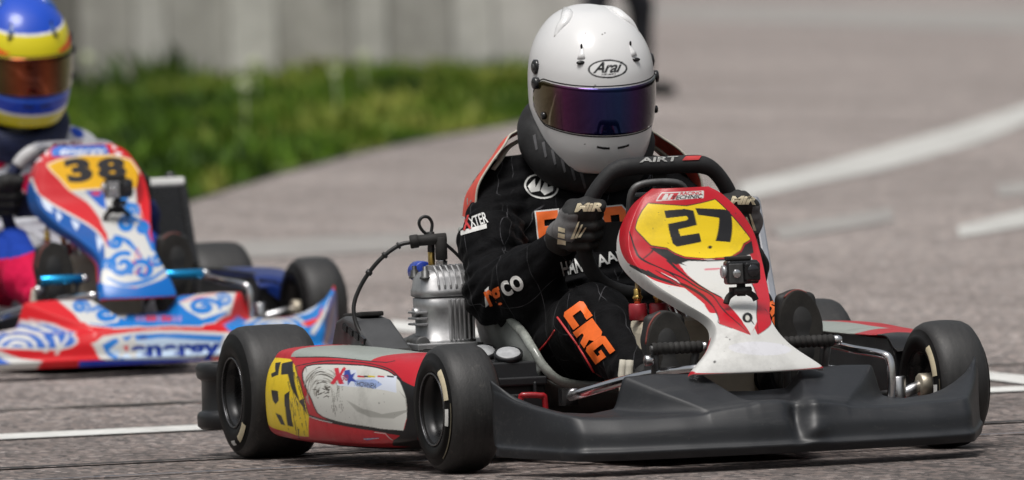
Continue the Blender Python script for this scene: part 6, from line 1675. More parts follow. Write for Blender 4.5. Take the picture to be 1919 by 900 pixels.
("p",(14,72,190),((0.7535,0.0),(0.7535,0.025),(0.7535,0.05),(0.7535,0.075),(0.7535,0.1),(0.7535,0.125),(0.7535,0.15),(0.7468,0.175),(0.7396,0.2),(0.7319,0.225),(0.7241,0.25),(0.7163,0.275),(0.7086,0.3),(0.7014,0.325),(0.6947,0.35),(0.6887,0.375),(0.6836,0.4),(0.6795,0.425),(0.6765,0.45),(0.6747,0.475),(0.6741,0.5),(0.6747,0.525),(0.6765,0.55),(0.6795,0.575),(0.6836,0.6),(0.6887,0.625),(0.6947,0.65),(0.7014,0.675),(0.7086,0.7),(0.7163,0.725),(0.7241,0.75),(0.7319,0.775),(0.7396,0.8),(0.7468,0.825),(0.7535,0.85),(0.7535,0.875),(0.7535,0.9),(0.7535,0.925),(0.7535,0.95),(0.7535,0.975),(0.7535,1.0),(1.01,1),(1.01,0))),
("p",(238,84,28),((0.5684,0.425),(0.6029,0.36),(0.6641,0.27),(0.6596,0.2),(0.5862,0.2),(0.5595,0.4))),
("p",(238,84,28),((0.5684,0.575),(0.6029,0.64),(0.6641,0.73),(0.6596,0.8),(0.5862,0.8),(0.5595,0.6))),
("p",(228,228,228),((0.2922,0.0),(0.2922,0.025),(0.2922,0.05),(0.2922,0.075),(0.2922,0.1),(0.2922,0.125),(0.2922,0.15),(0.2841,0.175),(0.2754,0.2),(0.2663,0.225),(0.2569,0.25),(0.2475,0.275),(0.2384,0.3),(0.2297,0.325),(0.2216,0.35),(0.2145,0.375),(0.2084,0.4),(0.2034,0.425),(0.1998,0.45),(0.1976,0.475),(0.1969,0.5),(0.1976,0.525),(0.1998,0.55),(0.2034,0.575),(0.2084,0.6),(0.2145,0.625),(0.2216,0.65),(0.2297,0.675),(0.2384,0.7),(0.2475,0.725),(0.2569,0.75),(0.2663,0.775),(0.2754,0.8),(0.2841,0.825),(0.2922,0.85),(0.2922,0.875),(0.2922,0.9),(0.2922,0.925),(0.2922,0.95),(0.2922,0.975),(0.2922,1.0),(0.3915,1.0),(0.3915,0.975),(0.3915,0.95),(0.3915,0.925),(0.3915,0.9),(0.3915,0.875),(0.3915,0.85),(0.3915,0.825),(0.3915,0.8),(0.3915,0.775),(0.3915,0.75),(0.3915,0.725),(0.3915,0.7),(0.3915,0.675),(0.3915,0.65),(0.3915,0.625),(0.3915,0.6),(0.3915,0.575),(0.3915,0.55),(0.3915,0.525),(0.3915,0.5),(0.3915,0.475),(0.3915,0.45),(0.3915,0.425),(0.3915,0.4),(0.3915,0.375),(0.3915,0.35),(0.3915,0.325),(0.3915,0.3),(0.3915,0.275),(0.3915,0.25),(0.3915,0.225),(0.3915,0.2),(0.3915,0.175),(0.3915,0.15),(0.3915,0.125),(0.3915,0.1),(0.3915,0.075),(0.3915,0.05),(0.3915,0.025),(0.3915,0.0))),
("p",(14,60,180),((0.3144,0.0),(0.3144,0.025),(0.3144,0.05),(0.3144,0.075),(0.3144,0.1),(0.3144,0.125),(0.3144,0.15),(0.3063,0.175),(0.2976,0.2),(0.2885,0.225),(0.2791,0.25),(0.2697,0.275),(0.2606,0.3),(0.2519,0.325),(0.2438,0.35),(0.2367,0.375),(0.2306,0.4),(0.2256,0.425),(0.222,0.45),(0.2198,0.475),(0.2191,0.5),(0.2198,0.525),(0.222,0.55),(0.2256,0.575),(0.2306,0.6),(0.2367,0.625),(0.2438,0.65),(0.2519,0.675),(0.2606,0.7),(0.2697,0.725),(0.2791,0.75),(0.2885,0.775),(0.2976,0.8),(0.3063,0.825),(0.3144,0.85),(0.3144,0.875),(0.3144,0.9),(0.3144,0.925),(0.3144,0.95),(0.3144,0.975),(0.3144,1.0),(0.3915,1.0),(0.3915,0.975),(0.3915,0.95),(0.3915,0.925),(0.3915,0.9),(0.3915,0.875),(0.3915,0.85),(0.3915,0.825),(0.3915,0.8),(0.3915,0.775),(0.3915,0.75),(0.3915,0.725),(0.3915,0.7),(0.3915,0.675),(0.3915,0.65),(0.3915,0.625),(0.3915,0.6),(0.3915,0.575),(0.3915,0.55),(0.3915,0.525),(0.3915,0.5),(0.3915,0.475),(0.3915,0.45),(0.3915,0.425),(0.3915,0.4),(0.3915,0.375),(0.3915,0.35),(0.3915,0.325),(0.3915,0.3),(0.3915,0.275),(0.3915,0.25),(0.3915,0.225),(0.3915,0.2),(0.3915,0.175),(0.3915,0.15),(0.3915,0.125),(0.3915,0.1),(0.3915,0.075),(0.3915,0.05),(0.3915,0.025),(0.3915,0.0))),
("p",(60,110,225),((0.3764,0.0),(0.3764,0.025),(0.3764,0.05),(0.3764,0.075),(0.3764,0.1),(0.3764,0.125),(0.3764,0.15),(0.3697,0.175),(0.3625,0.2),(0.3548,0.225),(0.347,0.25),(0.3392,0.275),(0.3315,0.3),(0.3243,0.325),(0.3176,0.35),(0.3116,0.375),(0.3065,0.4),(0.3024,0.425),(0.2994,0.45),(0.2976,0.475),(0.297,0.5),(0.2976,0.525),(0.2994,0.55),(0.3024,0.575),(0.3065,0.6),(0.3116,0.625),(0.3176,0.65),(0.3243,0.675),(0.3315,0.7),(0.3392,0.725),(0.347,0.75),(0.3548,0.775),(0.3625,0.8),(0.3697,0.825),(0.3764,0.85),(0.3764,0.875),(0.3764,0.9),(0.3764,0.925),(0.3764,0.95),(0.3764,0.975),(0.3764,1.0),(0.3931,1.0),(0.3931,0.975),(0.3931,0.95),(0.3931,0.925),(0.3931,0.9),(0.3931,0.875),(0.3931,0.85),(0.3864,0.825),(0.3792,0.8),(0.3715,0.775),(0.3637,0.75),(0.3559,0.725),(0.3482,0.7),(0.341,0.675),(0.3343,0.65),(0.3283,0.625),(0.3232,0.6),(0.3191,0.575),(0.3161,0.55),(0.3143,0.525),(0.3137,0.5),(0.3143,0.475),(0.3161,0.45),(0.3191,0.425),(0.3232,0.4),(0.3283,0.375),(0.3343,0.35),(0.341,0.325),(0.3482,0.3),(0.3559,0.275),(0.3637,0.25),(0.3715,0.225),(0.3792,0.2),(0.3864,0.175),(0.3931,0.15),(0.3931,0.125),(0.3931,0.1),(0.3931,0.075),(0.3931,0.05),(0.3931,0.025),(0.3931,0.0))),
],
'nose38': [
("p",(202,202,199),((0.3777,0.0),(0.6152,0.0),(0.721,0.0),(0.7411,0.0),(0.7625,0.1502),(0.7554,0.4235),(0.6938,0.5722),(0.4592,0.5808),(0.3219,0.5408),(0.2546,0.3047),(0.299,0.1073),(0.3219,0.0))),
("p",(0,112,192),((0.3948,0.0),(0.6152,0.0),(0.7167,0.0),(0.7353,0.0072),(0.7597,0.1631),(0.7496,0.3848),(0.691,0.5551),(0.4607,0.568),(0.3233,0.5007),(0.269,0.2876),(0.3062,0.1044),(0.3276,0.0))),
("p",(202,202,199),((0.3262,0.0),(0.3963,0.0),(0.4807,0.0),(0.4821,0.0),(0.3619,0.3176),(0.3004,0.3348),(0.2604,0.2375),(0.309,0.0773))),
("p",(0,112,192),((0.3505,0.0558),(0.3491,0.0587),(0.3476,0.0601),(0.3476,0.0601),(0.3476,0.0615),(0.3491,0.0615),(0.3476,0.0644),(0.3476,0.0644),(0.3476,0.0644),(0.3433,0.0701),(0.3405,0.0701),(0.3362,0.0715),(0.3362,0.0644),(0.3376,0.0587),(0.3405,0.0515),(0.3462,0.0415),(0.3534,0.0329),(0.3619,0.0258),(0.3691,0.0243),(0.3705,0.0343),(0.3691,0.0472),(0.3619,0.0658),(0.3505,0.0858),(0.3348,0.1073),(0.329,0.1302),(0.3505,0.1001),(0.3691,0.0658),(0.3805,0.0358),(0.3848,0.01),(0.3805,0.0),(0.372,0.0),(0.3634,0.0014),(0.3476,0.0229),(0.3319,0.0486),(0.319,0.0758),(0.3119,0.0987),(0.3133,0.1102),(0.319,0.1144),(0.3305,0.1059),(0.3433,0.0901),(0.3562,0.0687),(0.3648,0.0472),(0.3677,0.0329),(0.3662,0.0272),(0.3619,0.0272),(0.3548,0.0343),(0.3462,0.0458),(0.3405,0.0572))),
("p",(0,112,192),((0.372,0.1817),(0.3791,0.1717),(0.392,0.1416),(0.4006,0.1073),(0.4006,0.093),(0.4006,0.0787),(0.3906,0.0858),(0.3805,0.0916),(0.3662,0.1102),(0.3462,0.1502),(0.3276,0.2089),(0.3205,0.2504),(0.3233,0.279),(0.3362,0.2876),(0.3562,0.2761),(0.382,0.2389),(0.4521,0.0258),(0.4592,0.0),(0.4006,0.1388),(0.4006,0.1016),(0.3991,0.073),(0.3991,0.0458),(0.3791,0.0615),(0.3562,0.0887),(0.3476,0.1202),(0.3691,0.093),(0.3863,0.0815),(0.3991,0.083),(0.4006,0.1073),(0.4006,0.133),(0.4006,0.1459),(0.4006,0.1488),(0.3948,0.1602),(0.3834,0.1745),(0.372,0.1803),(0.3662,0.1702),(0.3634,0.1588),(0.3634,0.1502),(0.3619,0.1545),(0.3605,0.1574),(0.3634,0.1545),(0.3691,0.1488),(0.3734,0.1474),(0.3763,0.1488),(0.3763,0.1502),(0.3805,0.1345),(0.3863,0.123),(0.3863,0.1216))),
("p",(220,90,90),((0.3963,0.0),(0.3991,0.0143),(0.3991,0.0372),(0.3991,0.0615),(0.4006,0.0844),(0.4006,0.113),(0.4592,0.0),(0.4692,0.0),(0.4793,0.0),(0.4807,0.0),(0.4692,0.0),(0.4592,0.0),(0.4006,0.1102),(0.4006,0.0815),(0.3991,0.0601),(0.3991,0.0358),(0.3991,0.0129),(0.3963,0.0))),
("p",(202,202,199),((0.5994,0.0558),(0.6495,0.0),(0.7368,0.0),(0.7568,0.083),(0.7597,0.1645),(0.6938,0.3176),(0.6266,0.1559))),
("p",(0,112,192),((0.6753,0.1059),(0.6753,0.113),(0.6753,0.123),(0.6767,0.123),(0.6795,0.123),(0.6838,0.1273),(0.6867,0.1316),(0.6867,0.1302),(0.6853,0.1202),(0.6838,0.1216),(0.6795,0.1273),(0.671,0.1288),(0.6609,0.123),(0.6524,0.113),(0.6481,0.103),(0.6466,0.1001),(0.6481,0.0916),(0.6538,0.0787),(0.6652,0.0715),(0.6795,0.073),(0.6953,0.083),(0.7096,0.1001),(0.7182,0.1187),(0.7239,0.1516),(0.7353,0.1559),(0.7268,0.1087),(0.711,0.073),(0.6938,0.0515),(0.6767,0.0372),(0.6609,0.0329),(0.6466,0.0386),(0.6366,0.0558),(0.6309,0.0887),(0.6366,0.1388),(0.6495,0.1817),(0.6667,0.2117),(0.6838,0.2217),(0.6967,0.2132),(0.7053,0.1917),(0.7067,0.1559),(0.6996,0.1116),(0.6896,0.0873),(0.6824,0.0787),(0.6738,0.073),(0.6681,0.0744),(0.6638,0.0815),(0.6609,0.0987),(0.6638,0.1173))),
("p",(0,112,192),((0.7282,0.0672),(0.7282,0.0615),(0.7253,0.0486),(0.721,0.0401),(0.7167,0.0358),(0.7124,0.0329),(0.7096,0.0372),(0.7053,0.0415),(0.7039,0.0529),(0.7067,0.0715),(0.711,0.0873),(0.7196,0.1016),(0.7268,0.1073),(0.7353,0.1102),(0.7411,0.103),(0.7454,0.0901),(0.7454,0.073),(0.7411,0.0515),(0.7339,0.0315),(0.7253,0.0172),(0.7153,0.0072),(0.7067,0.0057),(0.6996,0.0129),(0.6938,0.0243),(0.6981,0.0386),(0.7039,0.03),(0.7096,0.0243),(0.7182,0.0286),(0.7253,0.0358),(0.731,0.0458),(0.7339,0.0544),(0.7353,0.0629),(0.7339,0.0687),(0.7325,0.0773),(0.7282,0.0787),(0.7225,0.0758),(0.7182,0.073),(0.7167,0.0701),(0.7153,0.0672),(0.7153,0.0658),(0.7153,0.0629),(0.7167,0.0615),(0.7182,0.0601),(0.7196,0.0601),(0.7196,0.0601),(0.7196,0.0587),(0.7196,0.0558),(0.7196,0.0558))),
("p",(220,90,90),((0.6066,0.0587),(0.618,0.0515),(0.6295,0.0458),(0.6409,0.0401),(0.6524,0.0358),(0.6624,0.0286),(0.6738,0.0229),(0.6853,0.0186),(0.6967,0.0143),(0.6953,0.0086),(0.6838,0.0114),(0.6724,0.0143),(0.6609,0.0172),(0.6509,0.0229),(0.6395,0.0286),(0.628,0.0358),(0.6166,0.0443),(0.6052,0.0515))),
("p",(150,130,190),((0.4807,0.0644),(0.4993,0.0229),(0.4363,0.4149),(0.422,0.392))),
("p",(150,130,190),((0.4964,0.0544),(0.5107,0.0329),(0.4578,0.432),(0.4406,0.4421))),
("p",(205,50,60),((0.5093,0.0587),(0.5236,0.0386),(0.4807,0.4406),(0.4635,0.4492))),
("p",(205,50,60),((0.5236,0.0587),(0.5365,0.0458),(0.5021,0.4564),(0.485,0.4664))),
("p",(150,130,190),((0.5379,0.0601),(0.5494,0.0529),(0.5236,0.4707),(0.5079,0.475))),
("p",(205,50,60),((0.5508,0.0744),(0.5622,0.0629),(0.5465,0.4764),(0.5293,0.4864))),
("p",(205,50,60),((0.5637,0.0916),(0.5751,0.0987),(0.568,0.4878),(0.5508,0.4979))),
("p",(150,130,190),((0.578,0.1745),(0.5908,0.1931),(0.5923,0.4449),(0.5737,0.4964))),
("p",(150,130,190),((0.5966,0.2704),(0.6094,0.226),(0.6152,0.4263),(0.598,0.4506))),
("p",(202,202,199),((0.2303,0.6681),(0.2704,0.6094),(0.3791,0.598),(0.6109,0.6052),(0.7768,0.618),(0.7783,0.6609),(0.7639,0.9399),(0.598,0.9785),(0.2861,0.927),(0.2446,0.8712))),
("p",(40,120,200),((0.2604,0.691),(0.3047,0.6438),(0.392,0.6237),(0.608,0.6323),(0.7697,0.6524),(0.7454,0.9041),(0.5966,0.9385),(0.3004,0.897))),
("p",(190,210,232),((0.2847,0.7396),(0.3333,0.6681),(0.5279,0.6609),(0.7611,0.7082),(0.7454,0.917),(0.5966,0.9499),(0.3619,0.9227))),
("p",(202,202,199),((0.3247,0.5951),(0.3648,0.671),(0.4006,0.6166),(0.4049,0.6924),(0.4478,0.7039),(0.4034,0.7525),(0.3891,0.9156),(0.3605,0.7668),(0.3162,0.8999),(0.3333,0.7454),(0.2933,0.7253),(0.3333,0.6838))),
("p",(200,60,70),((0.3462,0.7124),(0.3705,0.7024),(0.3634,0.7668))),
("t","energy",(((0.3763,0.8455),(0.4392,0.8541),(0.5021,0.8627),(0.5651,0.8712),(0.628,0.8798),(0.6924,0.887),(0.7568,0.8927)),((0.3791,0.7582),(0.4421,0.7625),(0.505,0.7654),(0.5694,0.7682),(0.6323,0.7725),(0.6967,0.7754),(0.7611,0.7797)),((0.3791,0.7153),(0.4435,0.7182),(0.5064,0.721),(0.5694,0.7225),(0.6338,0.7239),(0.6981,0.7268),(0.7625,0.7296)),((0.3805,0.6738),(0.4435,0.6781),(0.5064,0.6824),(0.5708,0.6824),(0.6338,0.6838),(0.6981,0.6853),(0.7625,0.6867))),(16,50,140),0.05,0,1.02),
("p",(16,50,140),((0.4192,0.6667),(0.4506,0.6595),(0.4506,0.6409),(0.4192,0.6466))),
("p",(12,62,190),((0.2132,0.8999),(0.7239,0.9728),(0.721,1.0),(0.2132,1.0))),
("p",(202,202,199),((0.1159,0.1474),(0.1373,0.0873),(0.1931,0.0),(0.2303,0.0),(0.2332,0.03),(0.2346,0.0787),(0.2346,0.1345),(0.2303,0.2103),(0.2132,0.5036),(0.216,0.608),(0.2146,0.6595),(0.2074,0.6967),(0.1946,0.7153),(0.1717,0.7096),(0.1474,0.6853),(0.1216,0.6724),(0.0959,0.6481),(0.093,0.5408))),
("p",(24,92,180),((0.1245,0.0959),(0.1402,0.0858),(0.1931,0.0),(0.2289,0.0),(0.2318,0.0329),(0.2332,0.0787),(0.2318,0.133),(0.2275,0.2089),(0.2089,0.5351),(0.2132,0.608),(0.2117,0.6524),(0.206,0.6824),(0.1931,0.6953),(0.1717,0.6867),(0.1474,0.6624),(0.123,0.6495),(0.1001,0.6266),(0.0973,0.5193))),
("p",(202,202,199),((0.1388,0.6667),(0.1388,0.6567),(0.1402,0.6481),(0.1402,0.6438),(0.1431,0.6352),(0.1445,0.6338),(0.1474,0.6323),(0.1488,0.6352),(0.1502,0.6395),(0.1516,0.6466),(0.1531,0.6538),(0.1531,0.6624),(0.1531,0.6695),(0.1531,0.6795),(0.1559,0.6896),(0.1574,0.6724),(0.1574,0.6509),(0.1574,0.6295),(0.1559,0.6109),(0.1531,0.5994),(0.1502,0.5908),(0.1474,0.5866),(0.1445,0.5894),(0.1416,0.598),(0.1402,0.6066),(0.1373,0.6237),(0.1359,0.6423),(0.1345,0.6624))),
("p",(202,202,199),((0.1273,0.6695),(0.1288,0.6409),(0.1302,0.6209),(0.1345,0.5966),(0.1388,0.578),(0.1431,0.5665),(0.1488,0.5608),(0.1531,0.5708),(0.1574,0.5866),(0.1617,0.6052),(0.1631,0.6309),(0.1645,0.6538),(0.1645,0.6781),(0.1631,0.7024),(0.1674,0.711),(0.1688,0.6824),(0.1688,0.6423),(0.1674,0.6037),(0.1645,0.5637),(0.1617,0.4721),(0.1588,0.3548),(0.1545,0.3205),(0.1459,0.3763),(0.1388,0.4707),(0.133,0.5508),(0.1288,0.5908),(0.1259,0.6266),(0.1245,0.6624))),
("p",(202,202,199),((0.1159,0.671),(0.1173,0.6266),(0.1216,0.5808),(0.1273,0.5079),(0.1388,0.299),(0.1874,0.0544),(0.1974,0.0629),(0.196,0.1044),(0.1702,0.3405),(0.1717,0.5379),(0.176,0.5966),(0.1774,0.6438),(0.1774,0.6867),(0.1745,0.7268),(0.1788,0.7353),(0.1803,0.6924),(0.1817,0.6323),(0.1788,0.5665),(0.1817,0.3133),(0.2217,0.073),(0.226,0.0358),(0.2246,0.0072),(0.2103,0.0),(0.1931,0.0014),(0.1316,0.2618),(0.1187,0.5451),(0.113,0.6166),(0.1116,0.6667))),
("p",(202,202,199),((0.0944,0.6824),(0.0987,0.618),(0.1087,0.5322),(0.1416,0.083),(0.1845,0.0),(0.2074,0.0),(0.2289,0.0014),(0.2289,0.0386),(0.2275,0.0787),(0.216,0.1516),(0.1888,0.5508),(0.1903,0.6352),(0.1903,0.6967),(0.1874,0.7539),(0.1903,0.7639),(0.1946,0.701),(0.1946,0.6223),(0.1931,0.4449),(0.2289,0.1187),(0.2318,0.0744),(0.2332,0.0358),(0.2318,0.0),(0.2074,0.0),(0.1588,0.0587),(0.1373,0.0873),(0.1059,0.4134),(0.093,0.6094),(0.0901,0.6781))),
("p",(202,202,199),((0.196,0.6996),(0.1989,0.6767),(0.2003,0.6509),(0.2031,0.6223),(0.206,0.5908),(0.206,0.5622),(0.2074,0.495),(0.2089,0.3948),(0.2175,0.2904),(0.2103,0.3319),(0.2046,0.4549),(0.2046,0.5265),(0.2031,0.5594),(0.2031,0.5751),(0.2017,0.5994),(0.1989,0.6266),(0.196,0.6524),(0.1931,0.6781))),
("p",(202,202,199),((0.0744,0.691),(0.1259,0.6953),(0.1502,0.7868),(0.1717,0.8498),(0.166,1.0),(0.0715,1.0))),
("p",(20,90,190),((0.073,0.7511),(0.1259,0.7568),(0.1359,0.8884),(0.0715,0.9843))),
("p",(24,122,200),((0.7682,0.0901),(0.7983,0.0),(0.8612,0.0343),(0.9199,0.0),(0.97,0.0),(0.99,0.0),(0.9928,0.1445),(1.0,0.6295),(0.9785,0.8898),(0.9242,1.0),(0.7868,0.6438),(0.7754,0.5937))),
("p",(202,202,199),((0.824,0.5651),(0.8255,0.5494),(0.8269,0.5393),(0.8298,0.5222),(0.8326,0.5122),(0.8355,0.515),(0.8383,0.5236),(0.8398,0.5422),(0.8426,0.5508),(0.8441,0.5622),(0.8441,0.5722),(0.8441,0.5823),(0.8469,0.5765),(0.8469,0.5551),(0.8469,0.5064),(0.8455,0.4306),(0.8426,0.329),(0.8398,0.3133),(0.8355,0.2675),(0.8312,0.1931),(0.8298,0.3333),(0.8269,0.3476),(0.8255,0.4378),(0.8226,0.525))),
("p",(202,202,199),((0.8126,0.5379),(0.8155,0.4106),(0.8183,0.3247),(0.8183,0.1416),(0.8255,0.1288),(0.834,0.1402),(0.8426,0.2589),(0.8484,0.2947),(0.8526,0.4478),(0.8555,0.5308),(0.8569,0.5665),(0.8569,0.5908),(0.8598,0.5866),(0.8598,0.5479),(0.8584,0.4349),(0.8569,0.2089),(0.8541,0.0758),(0.8455,0.0343),(0.834,0.0),(0.8197,0.0),(0.8083,0.0014),(0.8054,0.0715),(0.8069,0.1745),(0.8112,0.4664))),
("p",(202,202,199),((0.8011,0.5007),(0.7969,0.1946),(0.7926,0.0672),(0.7969,0.0043),(0.8126,0.0),(0.8326,0.0),(0.8498,0.0343),(0.8612,0.0858),(0.8655,0.2203),(0.867,0.4821),(0.8684,0.5665),(0.8698,0.6023),(0.8727,0.598),(0.8727,0.5436),(0.8712,0.3205),(0.8784,0.0601),(0.8684,0.0329),(0.8512,0.0329),(0.834,0.0),(0.8112,0.0),(0.7926,0.0),(0.7811,0.01),(0.7825,0.0787),(0.7983,0.3548))),
("p",(200,212,230),((0.8612,0.0286),(0.8798,0.0029),(0.8884,0.0486),(0.897,0.0959),(0.9127,0.103),(0.9299,0.0758),(0.9471,0.0186),(0.9571,0.0),(0.9642,0.0),(0.9714,0.0),(0.9785,0.0),(0.9828,0.0),(0.9843,0.0),(0.9785,0.0),(0.9728,0.0),(0.9628,0.0),(0.9542,0.0),(0.9456,0.0),(0.9356,0.0),(0.9256,0.0),(0.9142,0.0),(0.8984,0.0),(0.8798,0.0),(0.8598,0.0343))),
("p",(214,46,40),((0.867,0.5579),(0.8841,0.4034),(0.9485,0.1302),(0.897,0.5122),(0.877,0.6066))),
("p",(202,202,199),((0.8798,0.6981),(0.8841,0.6567),(0.8913,0.6152),(0.9041,0.5722),(0.9213,0.5336),(0.9385,0.4649),(0.9528,0.3662),(0.9657,0.2761),(0.9757,0.2117),(0.9742,0.1187),(0.9628,0.1788),(0.9485,0.2403),(0.9328,0.289),(0.9142,0.3376),(0.8941,0.4993),(0.8856,0.578),(0.8798,0.6237),(0.8755,0.6652))),
("p",(92,92,140),((0.9657,0.196),(0.9843,0.1803),(1.0,0.6295),(0.9785,0.8898),(0.9099,0.9571),(0.8941,0.7639))),
("p",(150,120,120),((0.9027,0.8541),(0.9213,0.7654),(0.9342,0.7225),(0.9471,0.6896),(0.9585,0.6567),(0.9657,0.6266),(0.9714,0.6009),(0.9757,0.5737),(0.98,0.5365),(0.9757,0.5036),(0.9657,0.5393),(0.9571,0.5751),(0.9485,0.6023),(0.9371,0.6295),(0.9227,0.6624),(0.9084,0.6996),(0.8999,0.7425),(0.8913,0.8112))),
("p",(196,22,30),((0.7525,0.0),(0.7725,0.0),(0.7611,0.2904),(0.7625,0.1416),(0.7411,0.0))),
],
'panel38': [
("p",(10,84,160),((0.2618,0.0),(0.2146,0.0515),(0.372,0.2833),(0.4607,0.3662),(0.5508,0.4192),(0.6624,0.3333),(0.834,0.0787),(0.6137,0.0),(0.4106,0.0))),
("p",(200,212,230),((0.216,0.0215),(0.2632,0.2175),(0.3333,0.2704),(0.3233,0.1445))),
("p",(200,212,230),((0.3519,0.2389),(0.3834,0.299),(0.4378,0.269),(0.4192,0.2332))),
("p",(200,212,230),((0.4206,0.3062),(0.4578,0.3033),(0.4835,0.2403))),
("p",(200,212,230),((0.4678,0.3419),(0.4979,0.3619),(0.5351,0.2961))),
("p",(200,212,230),((0.5594,0.3877),(0.6009,0.3834),(0.6609,0.269))),
("p",(202,202,199),((0.2146,0.0),(0.2775,0.0987),(0.3205,0.176),(0.3534,0.2418),(0.3848,0.2761),(0.4134,0.3047),(0.4378,0.3319),(0.4607,0.3519),(0.4807,0.372),(0.4993,0.3906),(0.5193,0.4034),(0.5422,0.4034),(0.5651,0.3991),(0.5894,0.3877),(0.6137,0.372),(0.6423,0.3419),(0.6724,0.3047),(0.7024,0.2747),(0.701,0.3019),(0.671,0.3276),(0.6409,0.3619),(0.6109,0.392),(0.5837,0.4077),(0.5579,0.4177),(0.5336,0.422),(0.5107,0.4177),(0.4893,0.4049),(0.4707,0.3863),(0.4492,0.3677),(0.4278,0.3448),(0.402,0.319),(0.3748,0.289),(0.3448,0.2604),(0.3104,0.226),(0.2761,0.1445),(0.2189,0.0458))),
("p",(202,202,199),((0.309,0.4063),(0.3262,0.6981),(0.4392,0.7067),(0.5536,0.7411),(0.7382,0.8355),(0.8612,0.8484),(0.834,0.0787),(0.6223,0.3834),(0.5021,0.4721),(0.3906,0.4607))),
("p",(200,36,44),((0.1702,0.0),(0.1617,0.113),(0.1702,0.2804),(0.2575,0.3591),(0.3247,0.4077),(0.3805,0.4635),(0.4664,0.485),(0.5622,0.4549),(0.6423,0.3748),(0.5207,0.4492),(0.4564,0.3791),(0.3619,0.2761),(0.2589,0.1087))),
("p",(202,202,199),((0.1731,0.2775),(0.2003,0.3062),(0.226,0.329),(0.2504,0.3491),(0.2732,0.3648),(0.2933,0.3791),(0.3133,0.392),(0.3333,0.4077),(0.3519,0.4263),(0.3691,0.4449),(0.3906,0.4621),(0.4163,0.4721),(0.4464,0.4793),(0.4778,0.4821),(0.5079,0.4793),(0.5365,0.4707),(0.5651,0.4564),(0.5951,0.4392),(0.5923,0.4521),(0.5622,0.4692),(0.5322,0.4835),(0.5036,0.4921),(0.4735,0.4921),(0.4421,0.4893),(0.4106,0.4807),(0.382,0.4692),(0.3605,0.4521),(0.3419,0.4335),(0.3247,0.4149),(0.3047,0.3991),(0.2861,0.3863),(0.2675,0.372),(0.2446,0.3548),(0.2203,0.3348),(0.1946,0.3119),(0.1688,0.2847))),
("p",(30,96,190),((0.3176,0.4592),(0.3233,0.5508),(0.432,0.5336),(0.412,0.5093))),
("p",(205,60,90),((0.3333,0.4864),(0.329,0.5308),(0.3562,0.5222),(0.3534,0.4921))),
("p",(200,36,44),((0.1159,0.0),(0.0,0.1173),(0.1159,0.299),(0.1388,0.0343))),
("p",(236,226,230),((0.1288,0.0),(0.0944,0.0),(0.1488,0.2146),(0.1316,0.0243))),
("p",(236,226,230),((0.0787,0.1016),(0.0572,0.2046),(0.1144,0.2389))),
("p",(236,226,230),((0.0944,0.6753),(0.113,0.7325),(0.1402,0.671))),
("p",(236,226,230),((0.1416,0.7067),(0.1617,0.7639),(0.1702,0.6996))),
("p",(236,226,230),((0.0029,0.7639),(0.0572,0.7539),(0.0758,0.6767))),
("p",(38,106,196),((0.0215,0.1989),(0.0,0.2632),(0.0114,0.6738),(0.123,0.6252),(0.1187,0.3004))),
("t","energy",(((0.1073,0.3305),(0.1087,0.382),(0.1102,0.4292),(0.1102,0.4735),(0.1116,0.5207),(0.113,0.5665),(0.1144,0.6152)),((0.0844,0.3233),(0.0858,0.3763),(0.0873,0.4278),(0.0887,0.475),(0.0901,0.5236),(0.0916,0.5737),(0.0944,0.6252)),((0.0529,0.3062),(0.0544,0.3662),(0.0572,0.4235),(0.0587,0.4764),(0.0615,0.5293),(0.0629,0.5837),(0.0658,0.6423)),((0.0157,0.2775),(0.0172,0.3491),(0.0186,0.4149),(0.0215,0.4764),(0.0243,0.5379),(0.0258,0.6023),(0.03,0.6724))),(225,230,240),0.02,0.3,1),
("p",(236,180,30),((0.166,0.2732),(0.1416,0.3391),(0.1159,0.4893),(0.123,0.6338),(0.1617,0.7639),(0.2275,0.784),(0.3262,0.7024),(0.319,0.5436),(0.3219,0.4006),(0.2518,0.3548))),
("p",(238,222,190),((0.1717,0.2775),(0.1459,0.3419),(0.1216,0.4893),(0.1288,0.6309),(0.1645,0.7539),(0.2275,0.7697),(0.3219,0.7024),(0.3147,0.5436),(0.3176,0.402),(0.2489,0.3577),(0.1631,0.2761),(0.1702,0.2704),(0.2546,0.3519),(0.3262,0.3991),(0.3233,0.5436),(0.3305,0.7039),(0.2275,0.8011),(0.1574,0.7783),(0.1173,0.6381),(0.1102,0.4893),(0.1359,0.3376),(0.1617,0.269))),
("t","3",(((0.2718,0.3977),(0.269,0.4177),(0.2675,0.4363),(0.2661,0.4549),(0.2632,0.475),(0.2618,0.4936),(0.2604,0.5136)),((0.2318,0.3891),(0.2289,0.4092),(0.2275,0.4292),(0.226,0.4492),(0.2246,0.4692),(0.2217,0.4893),(0.2203,0.5107)),((0.1903,0.3777),(0.1888,0.4006),(0.186,0.422),(0.1845,0.4421),(0.1831,0.4635),(0.1803,0.485),(0.1788,0.5064)),((0.1488,0.3634),(0.1474,0.3877),(0.1445,0.4106),(0.1431,0.4335),(0.1416,0.4564),(0.1388,0.4793),(0.1373,0.5036))),(48,46,48),0.06,0,1),
